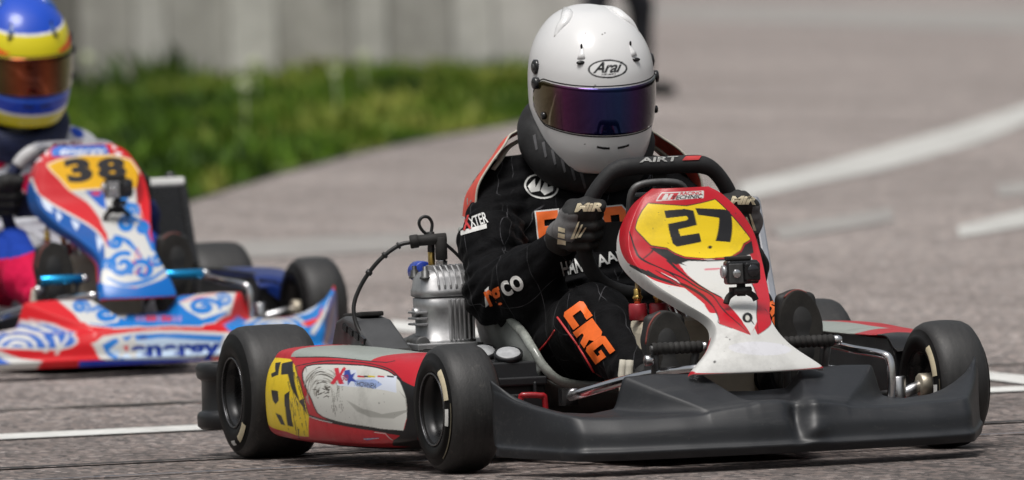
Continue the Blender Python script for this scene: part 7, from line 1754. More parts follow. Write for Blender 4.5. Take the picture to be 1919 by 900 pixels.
("t","8",(((0.2618,0.5422),(0.2604,0.5622),(0.2589,0.5837),(0.2575,0.6052),(0.2561,0.6295),(0.2546,0.6524),(0.2532,0.6767)),((0.226,0.5422),(0.2246,0.5637),(0.2232,0.5866),(0.2217,0.6094),(0.2203,0.6338),(0.2189,0.6595),(0.2175,0.6853)),((0.1888,0.5436),(0.1874,0.5665),(0.186,0.5908),(0.1845,0.6152),(0.1831,0.6409),(0.1817,0.6681),(0.1803,0.6967)),((0.1516,0.5465),(0.1502,0.5708),(0.1488,0.5966),(0.1474,0.6237),(0.1459,0.6509),(0.1445,0.681),(0.1431,0.7139))),(48,46,48),0.06,0,1),
("p",(150,16,24),((0.226,0.7625),(0.2575,0.7754),(0.3948,0.7268),(0.4206,0.6881),(0.3262,0.6996))),
("p",(205,60,60),((0.422,0.6795),(0.4378,0.6853),(0.4521,0.6924),(0.4678,0.6981),(0.4864,0.7053),(0.5093,0.7124),(0.5365,0.721),(0.5665,0.7296),(0.5951,0.7382),(0.5937,0.7554),(0.5637,0.7454),(0.5351,0.7339),(0.5064,0.7268),(0.4835,0.7182),(0.4649,0.7096),(0.4492,0.701),(0.4349,0.6938),(0.4192,0.6881))),
("p",(4,114,196),((0.5064,0.6152),(0.5064,0.6152),(0.5093,0.6137),(0.5107,0.6123),(0.5107,0.6123),(0.5122,0.6123),(0.5122,0.6123),(0.5136,0.6123),(0.5136,0.6109),(0.5136,0.6109),(0.515,0.608),(0.5165,0.6037),(0.5165,0.5994),(0.515,0.5937),(0.5122,0.5908),(0.5079,0.5894),(0.5036,0.5894),(0.4964,0.5937),(0.4907,0.6009),(0.4864,0.6123),(0.485,0.6252),(0.4878,0.6366),(0.4936,0.6466),(0.5064,0.6524),(0.4921,0.681),(0.4764,0.671),(0.4635,0.6552),(0.4592,0.6338),(0.4607,0.6109),(0.4678,0.5908),(0.4821,0.5722),(0.4993,0.5594),(0.5179,0.5522),(0.5351,0.5522),(0.5465,0.5594),(0.5522,0.5751),(0.5508,0.5966),(0.5436,0.618),(0.5308,0.6366),(0.5165,0.6466),(0.5036,0.6481),(0.4921,0.6438),(0.4864,0.6338),(0.485,0.6223),(0.4878,0.6109),(0.4936,0.6009),(0.5021,0.5937),(0.5079,0.5923))),
("p",(4,114,196),((0.5422,0.7167),(0.5379,0.7239),(0.5293,0.7296),(0.5207,0.7296),(0.5136,0.721),(0.5079,0.711),(0.5064,0.6981),(0.5093,0.6838),(0.515,0.671),(0.5265,0.6595),(0.5393,0.6524),(0.5522,0.6524),(0.5637,0.6595),(0.5694,0.6767),(0.5694,0.6981),(0.5651,0.7239),(0.5565,0.7525),(0.5422,0.7811),(0.5265,0.7897),(0.5122,0.7711),(0.4993,0.7454),(0.4936,0.7225),(0.4921,0.6996),(0.495,0.6824),(0.5193,0.6838),(0.5165,0.6967),(0.5179,0.7053),(0.5222,0.7124),(0.5265,0.7167),(0.5293,0.7167),(0.5322,0.7139),(0.5336,0.711),(0.5351,0.7082),(0.5351,0.7039),(0.5336,0.701),(0.5336,0.6996),(0.5336,0.6996),(0.5351,0.6981),(0.5365,0.6967),(0.5365,0.6953),(0.5365,0.6938),(0.5365,0.6938),(0.5351,0.6938),(0.5351,0.6924),(0.5322,0.6924),(0.5308,0.6924),(0.5279,0.6953),(0.5279,0.6967))),
("p",(4,114,196),((0.7268,0.4134),(0.7253,0.4134),(0.7268,0.4149),(0.7282,0.4149),(0.7282,0.4163),(0.7282,0.4192),(0.7282,0.4249),(0.7296,0.4306),(0.7339,0.4335),(0.7382,0.4349),(0.7425,0.4335),(0.7482,0.4278),(0.7525,0.4192),(0.7568,0.4049),(0.7582,0.3863),(0.7539,0.3677),(0.7454,0.3534),(0.7339,0.3448),(0.7196,0.3476),(0.7053,0.3634),(0.6924,0.3934),(0.6838,0.4292),(0.6824,0.4635),(0.6896,0.4964),(0.6652,0.5265),(0.6552,0.4921),(0.6567,0.4449),(0.6681,0.392),(0.6881,0.3391),(0.7153,0.3019),(0.7425,0.2961),(0.7654,0.3147),(0.7825,0.3419),(0.7911,0.3748),(0.7911,0.4077),(0.7825,0.4392),(0.7682,0.4635),(0.7482,0.4793),(0.7296,0.485),(0.7139,0.4778),(0.7024,0.4649),(0.6996,0.4435),(0.701,0.4206),(0.7082,0.3991),(0.7182,0.3834),(0.7296,0.3777),(0.7396,0.3834),(0.7439,0.392))),
("p",(4,114,196),((0.7582,0.5722),(0.7511,0.5722),(0.7454,0.5622),(0.7439,0.5465),(0.7468,0.5293),(0.7554,0.5107),(0.7668,0.4979),(0.7811,0.4936),(0.7954,0.4993),(0.8054,0.5136),(0.8112,0.5351),(0.8097,0.5622),(0.8011,0.5923),(0.7868,0.6209),(0.7654,0.6452),(0.7439,0.6567),(0.7239,0.6495),(0.7096,0.6237),(0.7039,0.5851),(0.7067,0.5408),(0.7182,0.4964),(0.7382,0.4607),(0.7639,0.4421),(0.7883,0.4406),(0.7868,0.4735),(0.7668,0.4764),(0.7525,0.4893),(0.7411,0.5107),(0.7339,0.5365),(0.7339,0.5608),(0.7382,0.5808),(0.7454,0.5923),(0.7539,0.5951),(0.7625,0.5908),(0.7697,0.5823),(0.774,0.5737),(0.7768,0.5622),(0.7783,0.5522),(0.7768,0.5451),(0.7754,0.5393),(0.7725,0.5379),(0.7711,0.5379),(0.7697,0.5379),(0.7697,0.5393),(0.7682,0.5408),(0.7682,0.5408),(0.7668,0.5408),(0.7668,0.5408))),
("p",(4,114,196),((0.5994,0.4649),(0.5994,0.4649),(0.5994,0.4664),(0.5994,0.4678),(0.5994,0.4692),(0.6009,0.4692),(0.6009,0.4692),(0.6023,0.4678),(0.6023,0.4692),(0.6023,0.4707),(0.6037,0.4721),(0.6052,0.4721),(0.6052,0.475),(0.6066,0.475),(0.6094,0.4735),(0.6123,0.4707),(0.6166,0.4635),(0.6195,0.4549),(0.6209,0.4449),(0.6195,0.4363),(0.6166,0.4292),(0.6109,0.4278),(0.6023,0.432),(0.5923,0.4421),(0.5908,0.4235),(0.6052,0.4063),(0.6209,0.3948),(0.6338,0.3934),(0.6409,0.4034),(0.6452,0.4192),(0.6438,0.4406),(0.6366,0.4649),(0.6266,0.4878),(0.6137,0.5064),(0.5994,0.5179),(0.5866,0.5207),(0.578,0.5165),(0.5737,0.5064),(0.5737,0.4921),(0.578,0.4764),(0.5851,0.4607),(0.5937,0.4478),(0.6037,0.4378),(0.6109,0.4349),(0.6166,0.4363),(0.6195,0.4435),(0.618,0.4521),(0.6166,0.4592))),
("p",(4,114,196),((0.6538,0.8355),(0.6524,0.8355),(0.6466,0.8355),(0.6381,0.8369),(0.6295,0.8369),(0.6223,0.8369),(0.6166,0.8383),(0.6152,0.8383),(0.618,0.774),(0.6266,0.7396),(0.6395,0.7225),(0.6524,0.7167),(0.6638,0.7268),(0.6724,0.7568),(0.6795,0.834),(0.6853,0.834),(0.6853,0.834),(0.6795,0.834),(0.6681,0.8355),(0.6524,0.8355),(0.6338,0.8369),(0.6152,0.8383),(0.6023,0.8383),(0.5937,0.8398),(0.6094,0.8383),(0.618,0.8383),(0.6266,0.8369),(0.6366,0.8369),(0.6466,0.8355),(0.6524,0.8355),(0.6567,0.8355),(0.6595,0.8355),(0.6581,0.8355),(0.6552,0.8355),(0.6524,0.8355),(0.6481,0.8355),(0.6452,0.8355),(0.6438,0.8369),(0.6438,0.8355),(0.6423,0.8369),(0.6409,0.8369),(0.6409,0.8369),(0.6409,0.8369),(0.6409,0.8369),(0.6395,0.8369),(0.6381,0.8369),(0.6366,0.8369),(0.6366,0.8369))),
("p",(4,114,196),((0.7096,0.7339),(0.7096,0.7339),(0.7082,0.7396),(0.7082,0.7439),(0.7096,0.7454),(0.711,0.7454),(0.711,0.7468),(0.711,0.7482),(0.711,0.7525),(0.7124,0.7582),(0.7124,0.7682),(0.7153,0.7711),(0.7167,0.7754),(0.7182,0.7783),(0.721,0.7711),(0.7253,0.7539),(0.7282,0.7353),(0.731,0.7139),(0.731,0.6967),(0.7282,0.6824),(0.7239,0.671),(0.7167,0.6681),(0.7082,0.6724),(0.6967,0.6867),(0.691,0.6581),(0.7067,0.6381),(0.7225,0.628),(0.7368,0.6309),(0.7468,0.6452),(0.7539,0.6652),(0.7539,0.6953),(0.7511,0.7339),(0.7439,0.8355),(0.7382,0.8355),(0.7296,0.8355),(0.7167,0.834),(0.7039,0.834),(0.6938,0.834),(0.6867,0.834),(0.6853,0.7625),(0.691,0.7239),(0.6996,0.701),(0.7082,0.6896),(0.7167,0.6853),(0.7239,0.6881),(0.7268,0.6996),(0.7268,0.7167),(0.7253,0.7296))),
("p",(4,114,196),((0.7196,0.3119),(0.7182,0.3047),(0.7196,0.2933),(0.7225,0.2804),(0.7296,0.2704),(0.7382,0.2675),(0.7468,0.2732),(0.7539,0.2861),(0.7582,0.3004),(0.7582,0.3176),(0.7568,0.3348),(0.7496,0.3505),(0.7382,0.3619),(0.7253,0.3677),(0.7124,0.3662),(0.7024,0.3591),(0.6953,0.3448),(0.6924,0.3262),(0.6938,0.3004),(0.701,0.2675),(0.7124,0.2275),(0.7282,0.1745),(0.7425,0.1745),(0.7539,0.2146),(0.7482,0.2632),(0.7382,0.2546),(0.7296,0.2589),(0.7239,0.2675),(0.7196,0.2804),(0.7167,0.2947),(0.7167,0.3062),(0.7182,0.3162),(0.7225,0.3205),(0.7253,0.3219),(0.7268,0.3219),(0.7282,0.3205),(0.7296,0.319),(0.731,0.3176),(0.731,0.3147),(0.7325,0.3119),(0.7325,0.3104),(0.7325,0.309),(0.7339,0.309),(0.7353,0.3076),(0.7368,0.3062),(0.7368,0.3033),(0.7368,0.3004),(0.7353,0.3004))),
("p",(4,114,196),((0.4435,0.6567),(0.4435,0.6567),(0.4435,0.6552),(0.4421,0.6538),(0.4406,0.6538),(0.4392,0.6538),(0.4392,0.6538),(0.4378,0.6538),(0.4378,0.6524),(0.4378,0.6509),(0.4363,0.6509),(0.4349,0.6509),(0.4349,0.6495),(0.4335,0.6495),(0.4306,0.6509),(0.4278,0.6538),(0.4263,0.6595),(0.4249,0.6652),(0.4278,0.671),(0.4306,0.6767),(0.4363,0.681),(0.4421,0.681),(0.4492,0.6781),(0.4578,0.671),(0.4678,0.6853),(0.4578,0.6967),(0.4435,0.7024),(0.4292,0.7024),(0.4177,0.6953),(0.4077,0.6853),(0.4034,0.6724),(0.402,0.6595),(0.4063,0.6452),(0.4134,0.6338),(0.4249,0.6252),(0.4363,0.6195),(0.4478,0.6209),(0.4564,0.6266),(0.4607,0.6366),(0.4621,0.6466),(0.4607,0.6581),(0.4564,0.6667),(0.4492,0.6738),(0.4421,0.6753),(0.4335,0.6753),(0.4292,0.671),(0.4263,0.6638),(0.4278,0.6595))),
("p",(4,114,196),((0.3991,0.6195),(0.402,0.6209),(0.4049,0.6252),(0.4049,0.6309),(0.4049,0.6366),(0.4006,0.6438),(0.3934,0.6495),(0.3863,0.6509),(0.3777,0.6509),(0.3705,0.6466),(0.3648,0.6395),(0.3634,0.6309),(0.3648,0.6209),(0.3705,0.6123),(0.3791,0.6052),(0.3891,0.6009),(0.4006,0.6009),(0.4092,0.6037),(0.4163,0.6109),(0.4192,0.6195),(0.4192,0.6309),(0.4149,0.6423),(0.4092,0.6509),(0.4006,0.6581),(0.392,0.6452),(0.3963,0.6409),(0.3991,0.6366),(0.3991,0.6323),(0.3991,0.628),(0.3963,0.6252),(0.3948,0.6237),(0.3934,0.6252),(0.392,0.6252),(0.392,0.6252),(0.392,0.6266),(0.3934,0.6266),(0.3934,0.6266),(0.392,0.6266),(0.392,0.6266),(0.3906,0.6266),(0.3891,0.6266),(0.3877,0.628),(0.3863,0.6295),(0.3848,0.6309),(0.3848,0.6323),(0.3863,0.6338),(0.3877,0.6338),(0.3877,0.6338))),
("p",(4,114,196),((0.5665,0.4878),(0.5794,0.4979),(0.5908,0.5093),(0.6037,0.5207),(0.618,0.5293),(0.6352,0.5422),(0.6567,0.5551),(0.6795,0.5694),(0.7024,0.5866),(0.6981,0.6009),(0.6724,0.5923),(0.6452,0.5866),(0.6195,0.5794),(0.5966,0.5708),(0.5837,0.5508),(0.5751,0.5322),(0.568,0.5136),(0.5622,0.495))),
("p",(4,114,196),((0.475,0.6452),(0.4864,0.6581),(0.4964,0.6724),(0.5079,0.6838),(0.5265,0.6924),(0.5565,0.701),(0.5937,0.7082),(0.628,0.7153),(0.6552,0.7296),(0.6738,0.7554),(0.6924,0.8054),(0.7124,0.834),(0.711,0.834),(0.691,0.834),(0.6695,0.8355),(0.6481,0.8112),(0.6209,0.7754),(0.5866,0.7582),(0.5494,0.7425),(0.515,0.7268),(0.4936,0.7067),(0.4835,0.6853),(0.4778,0.6667),(0.4707,0.6495))),
("p",(4,114,196),((0.7997,0.2647),(0.814,0.3019),(0.8269,0.3333),(0.8369,0.3677),(0.8426,0.4106),(0.8426,0.4607),(0.8369,0.5179),(0.8269,0.5765),(0.8126,0.6323),(0.7926,0.6924),(0.7725,0.8026),(0.7668,0.8369),(0.7597,0.8369),(0.7625,0.7825),(0.7811,0.6838),(0.7983,0.6266),(0.8097,0.5751),(0.8169,0.5193),(0.8226,0.4635),(0.8255,0.4149),(0.8226,0.3777),(0.8155,0.3448),(0.804,0.3119),(0.7926,0.2732))),
("p",(205,60,70),((0.7454,0.5923),(0.7697,0.5751),(0.7697,0.5866),(0.7454,0.5966))),
("p",(205,60,70),((0.7339,0.5236),(0.7167,0.505),(0.7225,0.4936),(0.7368,0.5193))),
("p",(205,60,70),((0.7053,0.5637),(0.6838,0.5937),(0.681,0.5837),(0.7053,0.5594))),
("p",(205,60,70),((0.6881,0.5393),(0.6595,0.5837),(0.6567,0.5751),(0.6867,0.5365))),
("p",(205,60,70),((0.7225,0.6409),(0.7439,0.6538),(0.7382,0.6695),(0.721,0.6452))),
("p",(205,60,70),((0.7711,0.5322),(0.7754,0.4893),(0.7825,0.4893),(0.774,0.5322))),
("p",(205,60,70),((0.6767,0.5536),(0.6481,0.6094),(0.6438,0.6023),(0.6738,0.5522))),
("p",(205,60,70),((0.7067,0.5351),(0.6795,0.5579),(0.6795,0.5465),(0.7067,0.5308))),
("p",(205,60,70),((0.7768,0.5222),(0.7783,0.4778),(0.7854,0.4764),(0.7797,0.5222))),
("p",(205,60,70),((0.711,0.5637),(0.6896,0.5866),(0.6881,0.5751),(0.711,0.5579))),
("p",(205,60,70),((0.7525,0.5436),(0.7582,0.5079),(0.7654,0.5093),(0.7554,0.5436))),
("p",(205,60,70),((0.7268,0.5165),(0.7039,0.5107),(0.7082,0.4979),(0.7282,0.5122))),
("p",(205,60,70),((0.7668,0.5837),(0.7897,0.5494),(0.7926,0.5579),(0.7682,0.5866))),
("p",(205,60,70),((0.6981,0.5651),(0.6753,0.6037),(0.6724,0.5937),(0.6967,0.5622))),
("p",(4,104,188),((0.8126,0.0),(0.8298,0.2632),(0.8512,0.4649),(0.8212,0.6638),(0.7868,0.8383),(0.8469,0.8455),(0.9227,1.0),(0.9113,0.0))),
],
}
# ------------------------------------------------------------------ drivers
def suit_mat(name, attr, stitch=True):
    m, nt, b = nodes(name)
    n = noise(nt, 30, 5, 0.7)
    if attr:
        at = N(nt, 'Attribute'); at.attribute_name = 'print'
        r = ramp(nt, n.outputs[0], [(0.3, (0.86, 0.86, 0.86)), (0.7, (1.08, 1.08, 1.08))])
        col = mixc(nt, 1.0, at.outputs['Color'], r.outputs[0], 'MULTIPLY')
    else:
        col = ramp(nt, n.outputs[0], [(0.3, (0.0030, 0.0030, 0.0034)), (0.7, (0.0075, 0.0075, 0.0085))]).outputs[0]
    if stitch:
        tc = N(nt, 'TexCoord')
        n2 = noise(nt, 7, 2, 0.5)
        off = mixc(nt, 0.045, tc.outputs['Object'], n2.outputs['Color'], 'ADD')
        tot = None
        for d, ph in (((0.55, 0.80, 0.24), 0.0), ((0.35, -0.72, 0.60), 0.03)):
            dp = N(nt, 'VectorMath'); dp.operation = 'DOT_PRODUCT'
            nt.links.new(off, dp.inputs[0]); dp.inputs[1].default_value = d
            sc = N(nt, 'Math'); sc.operation = 'MULTIPLY_ADD'; sc.inputs[1].default_value = 12.5; sc.inputs[2].default_value = ph * 12
            nt.links.new(dp.outputs['Value'], sc.inputs[0])
            fr = N(nt, 'Math'); fr.operation = 'FRACT'; nt.links.new(sc.outputs[0], fr.inputs[0])
            lt = N(nt, 'Math'); lt.operation = 'LESS_THAN'; lt.inputs[1].default_value = 0.015
            nt.links.new(fr.outputs[0], lt.inputs[0])
            if tot is None:
                tot = lt.outputs[0]
            else:
                mx = N(nt, 'Math'); mx.operation = 'MAXIMUM'
                nt.links.new(tot, mx.inputs[0]); nt.links.new(lt.outputs[0], mx.inputs[1]); tot = mx.outputs[0]
        n3 = noise(nt, 26, 2, 0.5)
        fade = ramp(nt, n3.outputs[0], [(0.38, 0.0), (0.62, 0.55)])
        mu = N(nt, 'Math'); mu.operation = 'MULTIPLY'
        nt.links.new(tot, mu.inputs[0]); nt.links.new(fade.outputs[0], mu.inputs[1])
        col = mixc(nt, mu.outputs[0], col, (0.13, 0.13, 0.14) if not attr else (0.5, 0.5, 0.52))
    nt.links.new(col, b.inputs['Base Color'])
    b.inputs['Roughness'].default_value = 0.72
    b.inputs['Specular IOR Level'].default_value = 0.06
    b.inputs['Sheen Weight'].default_value = 0.02
    b.inputs['Sheen Roughness'].default_value = 0.4
    n4 = noise(nt, 24, 4, 0.6, dist=0.8)
    bump(nt, b, n4.outputs[0], 0.5, 0.010)
    return m


M_SUIT = suit_mat('black_race_suit', False)
M_SUIT38 = suit_mat('printed_race_suit', True, False)
M_KNIT = surf('black_knit_collar', (0.010, 0.010, 0.011), 0.8, var=0.4, scale=60, bmp=0.3)
M_GLOVE = surf('dark_glove_suede', (0.015, 0.0135, 0.012), 0.85, var=0.35, scale=40, bmp=0.3, bscale=300)
M_GLOVE_GREY = surf('grey_glove_back', (0.115, 0.112, 0.112), 0.8, var=0.3, scale=45, bmp=0.3, bscale=250)
M_GLOVE_BLACK = surf('black_glove', (0.010, 0.010, 0.010), 0.75, var=0.3, scale=40, bmp=0.2)
M_SOLE = surf('worn_shoe_sole', (0.013, 0.0115, 0.0095), 0.9, var=0.55, scale=26, bmp=0.5, bscale=200)
M_WORN_RED = surf('worn_red_rubber', (0.16, 0.03, 0.022), 0.7, var=0.5, scale=30)
M_SHOE = surf('black_shoe', (0.012, 0.012, 0.012), 0.7, var=0.3, scale=30)
M_STRAP_RED = surf('red_strap', (0.60, 0.075, 0.05), 0.65, var=0.2, scale=30, bmp=0.2)
M_STRAP_LINING = surf('cream_lining', (0.48, 0.45, 0.38), 0.8, var=0.15, scale=40)
M_NAVY = surf('navy_fabric', (0.010, 0.016, 0.055), 0.75, var=0.3, scale=40, bmp=0.2)


def visor_mat(name, stops, rough=0.07):
    """mirrored visor: the thin coating changes hue with the angle of the surface"""
    m, nt, b = nodes(name)
    tc = N(nt, 'TexCoord'); sx = N(nt, 'SeparateXYZ')
    nt.links.new(tc.outputs['Object'], sx.inputs[0])
    mr = N(nt, 'MapRange'); mr.inputs[1].default_value = -.13; mr.inputs[2].default_value = .13
    nt.links.new(sx.outputs[1], mr.inputs[0])
    n = noise(nt, 6, 3, .5, stretch=(1, 1.5, .25))
    ad = N(nt, 'Math'); ad.operation = 'MULTIPLY_ADD'; ad.inputs[1].default_value = 0.22; nt.links.new(n.outputs[0], ad.inputs[0])
    sb = N(nt, 'Math'); sb.operation = 'SUBTRACT'; sb.inputs[1].default_value = 0.11
    nt.links.new(mr.outputs[0], ad.inputs[2]); nt.links.new(ad.outputs[0], sb.inputs[0])
    r = ramp(nt, sb.outputs[0], stops)
    nt.links.new(r.outputs[0], b.inputs['Base Color'])
    b.inputs['Metallic'].default_value = 0.85
    b.inputs['Roughness'].default_value = rough
    b.inputs['Coat Weight'].default_value = 0.5; b.inputs['Coat Roughness'].default_value = 0.03
    return m


M_VISOR27 = visor_mat('violet_mirror_visor', [(0.0, (.11, .095, .028)), (.08, (.085, .055, .025)), (.13, (.13, .022, .095)), (.24, (.062, .014, .080)), (.38, (.024, .019, .12)), (.54, (.012, .036, .14)), (.68, (.052, .014, .10)), (.82, (.030, .013, .042)), (.92, (.014, .026, .022)), (1.0, (.05, .06, .024))])
M_VISOR38 = visor_mat('orange_mirror_visor', [(0.0, (.10, .09, .02)), (.18, (.08, .045, .008)), (.34, (.26, .045, .008)), (.48, (.10, .016, .006)), (.58, (.26, .05, .010)), (.74, (.09, .04, .008)), (.90, (.13, .15, .02)), (1.0, (.20, .22, .03))])


def body_sdf():
    s = SDF((-.02, -.47, -.0), (1.30, .47, .78), .0050)
    s.f[:] = 1.0
    s.cone((.30, -.02, .17), (.30, .02, .17), .135, k=.05)
    s.ell((.33, 0, .17), (.17, .19, .11), .05)
    s.ell((.36, 0, .28), (.145, .180, .15), .06)
    s.ell((.325, 0, .43), (.130, .195, .16), .06)
    s.cone((.295, -.135, .545), (.295, .135, .545), .070, k=.06)
    s.cone((.31, 0, .54), (.36, 0, .66), .070, .060, k=.03)
    for sd in (-1, 1):
        S_, E_, W_ = np.array((.305, .178 * sd, .528)), np.array((.515, .255 * sd, .340)), np.array((.725, .186 * sd, .434))
        s.path([S_, S_ * .45 + E_ * .55 + np.array((0, .012 * sd, .010)), E_], [.064, .066, .066], .035)
        s.path([E_, E_ * .5 + W_ * .5 + np.array((0, 0, -.022)), W_], [.068, .070, .040], .03)
        s.cone(W_ - (.012, 0, .003), W_ + (.014, 0, .006), .037, .034, .008)
        ky = .145 if sd < 0 else .165
        Hp, Kn, An = np.array((.36, .10 * sd, .165)), np.array((.80, ky * sd, .280)), np.array((1.135, .135 * sd, .150))
        s.path([Hp, Hp * .5 + Kn * .5 + np.array((0, .02 * sd, .0)), Kn], [.105, .095, .076], .045)
        s.path([Kn, Kn * .6 + An * .4 + np.array((0, 0, .006)), An], [.074, .066, .045], .03)

    def folds(P):
        a = vnoise(P * [1.0, 1.0, 1.0], 13, 1); b = vnoise(P, 29, 2)
        rg = 1 - np.abs(a)
        d = .0075 * (rg ** 4) - .0035 * a + .0026 * b
        # bunched cloth where sleeves and trouser legs bend
        for c, r in (((.50, -.25, .36), .13), ((.50, .25, .36), .13), ((.50, -.10, .27), .16), ((.50, .10, .27), .16), ((1.10, -.13, .16), .10), ((1.10, .13, .16), .10), ((.34, -.20, .50), .10)):
            w = np.exp(-((P - np.array(c)) ** 2).sum(-1) / r ** 2)
            ph = (P @ np.array((.55, .1, -.8))) * 190 + a * 4
            d = d + w * .0048 * np.sin(ph) * (0.6 + 0.8 * b)
        return d
    s.displace(folds, (-.02, -.47, 0), (1.30, .47, .78))
    return s


def make_helmet(person, key, base, visor_m, pos, Rm, pearl, c):
    nh, na = (340, 470) if key == '27' else (200, 280)
    G = helmet_grid(nh, na)
    hm = paint_from('helm' + key, nh, na, base)
    me_o = painted('helmet', G, hm, M_HELMSHELL, person, close_v=True, flip=False, solid=.004)
    M = Matrix.Identity(4)
    for i in range(3):
        for j in range(3):
            M[i][j] = Rm[i][j]
        M[i][3] = pos[i]
    me_o.matrix_basis = M
    H = me_o
    # visor: a strip standing off the shell
    rows = np.linspace(0, 1, nh)
    prof = helmet_profile(400)

    def shell_pt(h, az, grow):
        i = np.interp(h, prof[:, 0], np.arange(400))
        q = np.array([np.interp(i, np.arange(400), prof[:, k]) for k in range(5)])
        cc, ss = np.cos(az), np.sin(az); e = 2 / 2.15
        cx = np.sign(cc) * abs(cc) ** e; sy = np.sign(ss) * abs(ss) ** e
        return np.array((q[4] + ((q[2] + grow) if cx > 0 else (q[3] + grow)) * cx, (q[1] + grow) * sy, q[0]))
    az = np.linspace(-1.52, 1.52, 90)
    Vv = []
    for t in np.linspace(0, 1, 26):
        row = []
        for a in az:
            e = abs(a) / 1.52
            top = .034 - .002 * e ** 2 if e < .8 else .034 - .002 * .64 - .030 * ((e - .8) / .2) ** 1.6
            bot = -.062 + .006 * e ** 2 if e < .8 else -.062 + .004 + .026 * ((e - .8) / .2) ** 1.6
            h = bot + (top - bot) * t
            row.append(shell_pt(h, a, .0035 + .001 * np.sin(np.pi * t)))
        Vv.append(row)
    Vv = np.array(Vv)
    v = link('visor', fast_mesh('visor', Vv, grid_faces(26, 90, flip=False)), visor_m, H)
    modif(v, solid=.0025)
    # dark rubber lip round the eye port
    lip = [shell_pt(.0375 - .002 * (abs(a) / 1.5) ** 2 - (0 if abs(a) < 1.22 else .028 * ((abs(a) - 1.22) / .30) ** 1.6), a, .0022) for a in az] + \
          [shell_pt(-.0655 + .006 * (abs(a) / 1.5) ** 2 + (0 if abs(a) < 1.22 else .024 * ((abs(a) - 1.22) / .30) ** 1.6), a, .0022) for a in az[::-1]]
    MB().tube(lip, .0024, 8, closed=True).build('visor_seal', M_RUBBER, H)
    for sd in (-1, 1):
        p0, p1 = shell_pt(.052, 1.50 * sd, .004), shell_pt(.022, 1.40 * sd, .007)
        n0 = np.array((.12, sd, .05)); n0 /= np.linalg.norm(n0)
        b = MB().lathe([(0, -.004), (.0155, -.004), (.0155, .004), (.012, .0065), (.005, .007), (0, .006)], p0, n0, 24)
        b.build('visor_pivot', M_GLOSS_BLACK, H)
        MB().lathe([(0, -.004), (.0125, -.004), (.0125, .006), (.009, .008), (0, .008)], p1, n0, 20).build('visor_lock', M_GLOSS_BLACK, H)
        MB().lathe([(0, .0), (.0075, 0), (.0075, .001), (0, .001)], p0 + n0 * .0065, n0, 16).box(p0 + n0 * .0078, (.010, .001, .0015)).build('pivot_screw', M_DARKCAST, H)
        p2 = shell_pt(-.040, 1.22 * sd, .006)
        MB().lathe([(0, -.003), (.008, -.003), (.008, .004), (.006, .006), (0, .006)], p2, n0, 14).build('visor_stud', M_GLOSS_BLACK, H)
        # horn-shaped brow vents
        a = .50 * sd
        top_, tip, bl, br = shell_pt(.126, a * .92, .001), shell_pt(.112, a, .013), shell_pt(.078, a - .15, .002), shell_pt(.082, a + .17, .002)
        midf = shell_pt(.092, a, .0185)
        MB().add([top_, shell_pt(.108, a - .07, .0), shell_pt(.110, a + .07, .0), bl, midf, br, tip, shell_pt(.096, a, -.002)],
                 [(0, 6, 1), (0, 2, 6), (1, 6, 4, 3), (6, 2, 5, 4), (3, 4, 7), (4, 5, 7)], True).build('brow_vent', c['trim'], H, recalc=True, subsurf=1)
        MB().ball(shell_pt(.113, a, .0088), (.0035, .0025, .006), 10).build('vent_slot', M_GLOSS_BLACK, H)
        MB().ball(shell_pt(.083, a, .0055), (.005, .010, .0045), 10).build('vent_slot', M_GLOSS_BLACK, H)
        # top ducts
        q = [shell_pt(.128, .25 + .0, 0)]
        ang = 1.25 * sd
        d0, d1, d2 = shell_pt(.118, ang, .002), shell_pt(.1475, ang, .007), shell_pt(.1555, ang + .35 * sd, .010)
        MB().tube([d0, (d0 + d1) / 2 + (0, .0, .004), d1, d2, shell_pt(.150, 2.5 * sd, .004)], [.004, .010, .013, .013, .006], 12, sub=4, flat=.7).build('top_vent', c['trim'], H)
        # chin slots
        s0, s1 = shell_pt(-.090, .06 * sd, .0012), shell_pt(-.0865, .27 * sd, .0012)
        MB().tube([s0, shell_pt(-.089, .16 * sd, .0012), s1], .0040, 8, sub=3).build('chin_slot', M_GLOSS_BLACK, H)
    MB().tube([shell_pt(-.0985, a, .001) for a in np.linspace(-.33, .33, 16)], .0024, 8, sub=1).build('chin_vent_lip', c['trim'], H)
    # soft lining seen from below
    bt = G[0]
    lp = MB(); cen = bt.mean(0)
    lp.grid(np.stack([bt * .995 + [0, 0, .004], bt * .6 + cen * .4 + [0, 0, .03], bt * .2 + cen * .8 + [0, 0, .08]]), close_v=True)
    lp.build('lining', M_KNIT, H)
    return H


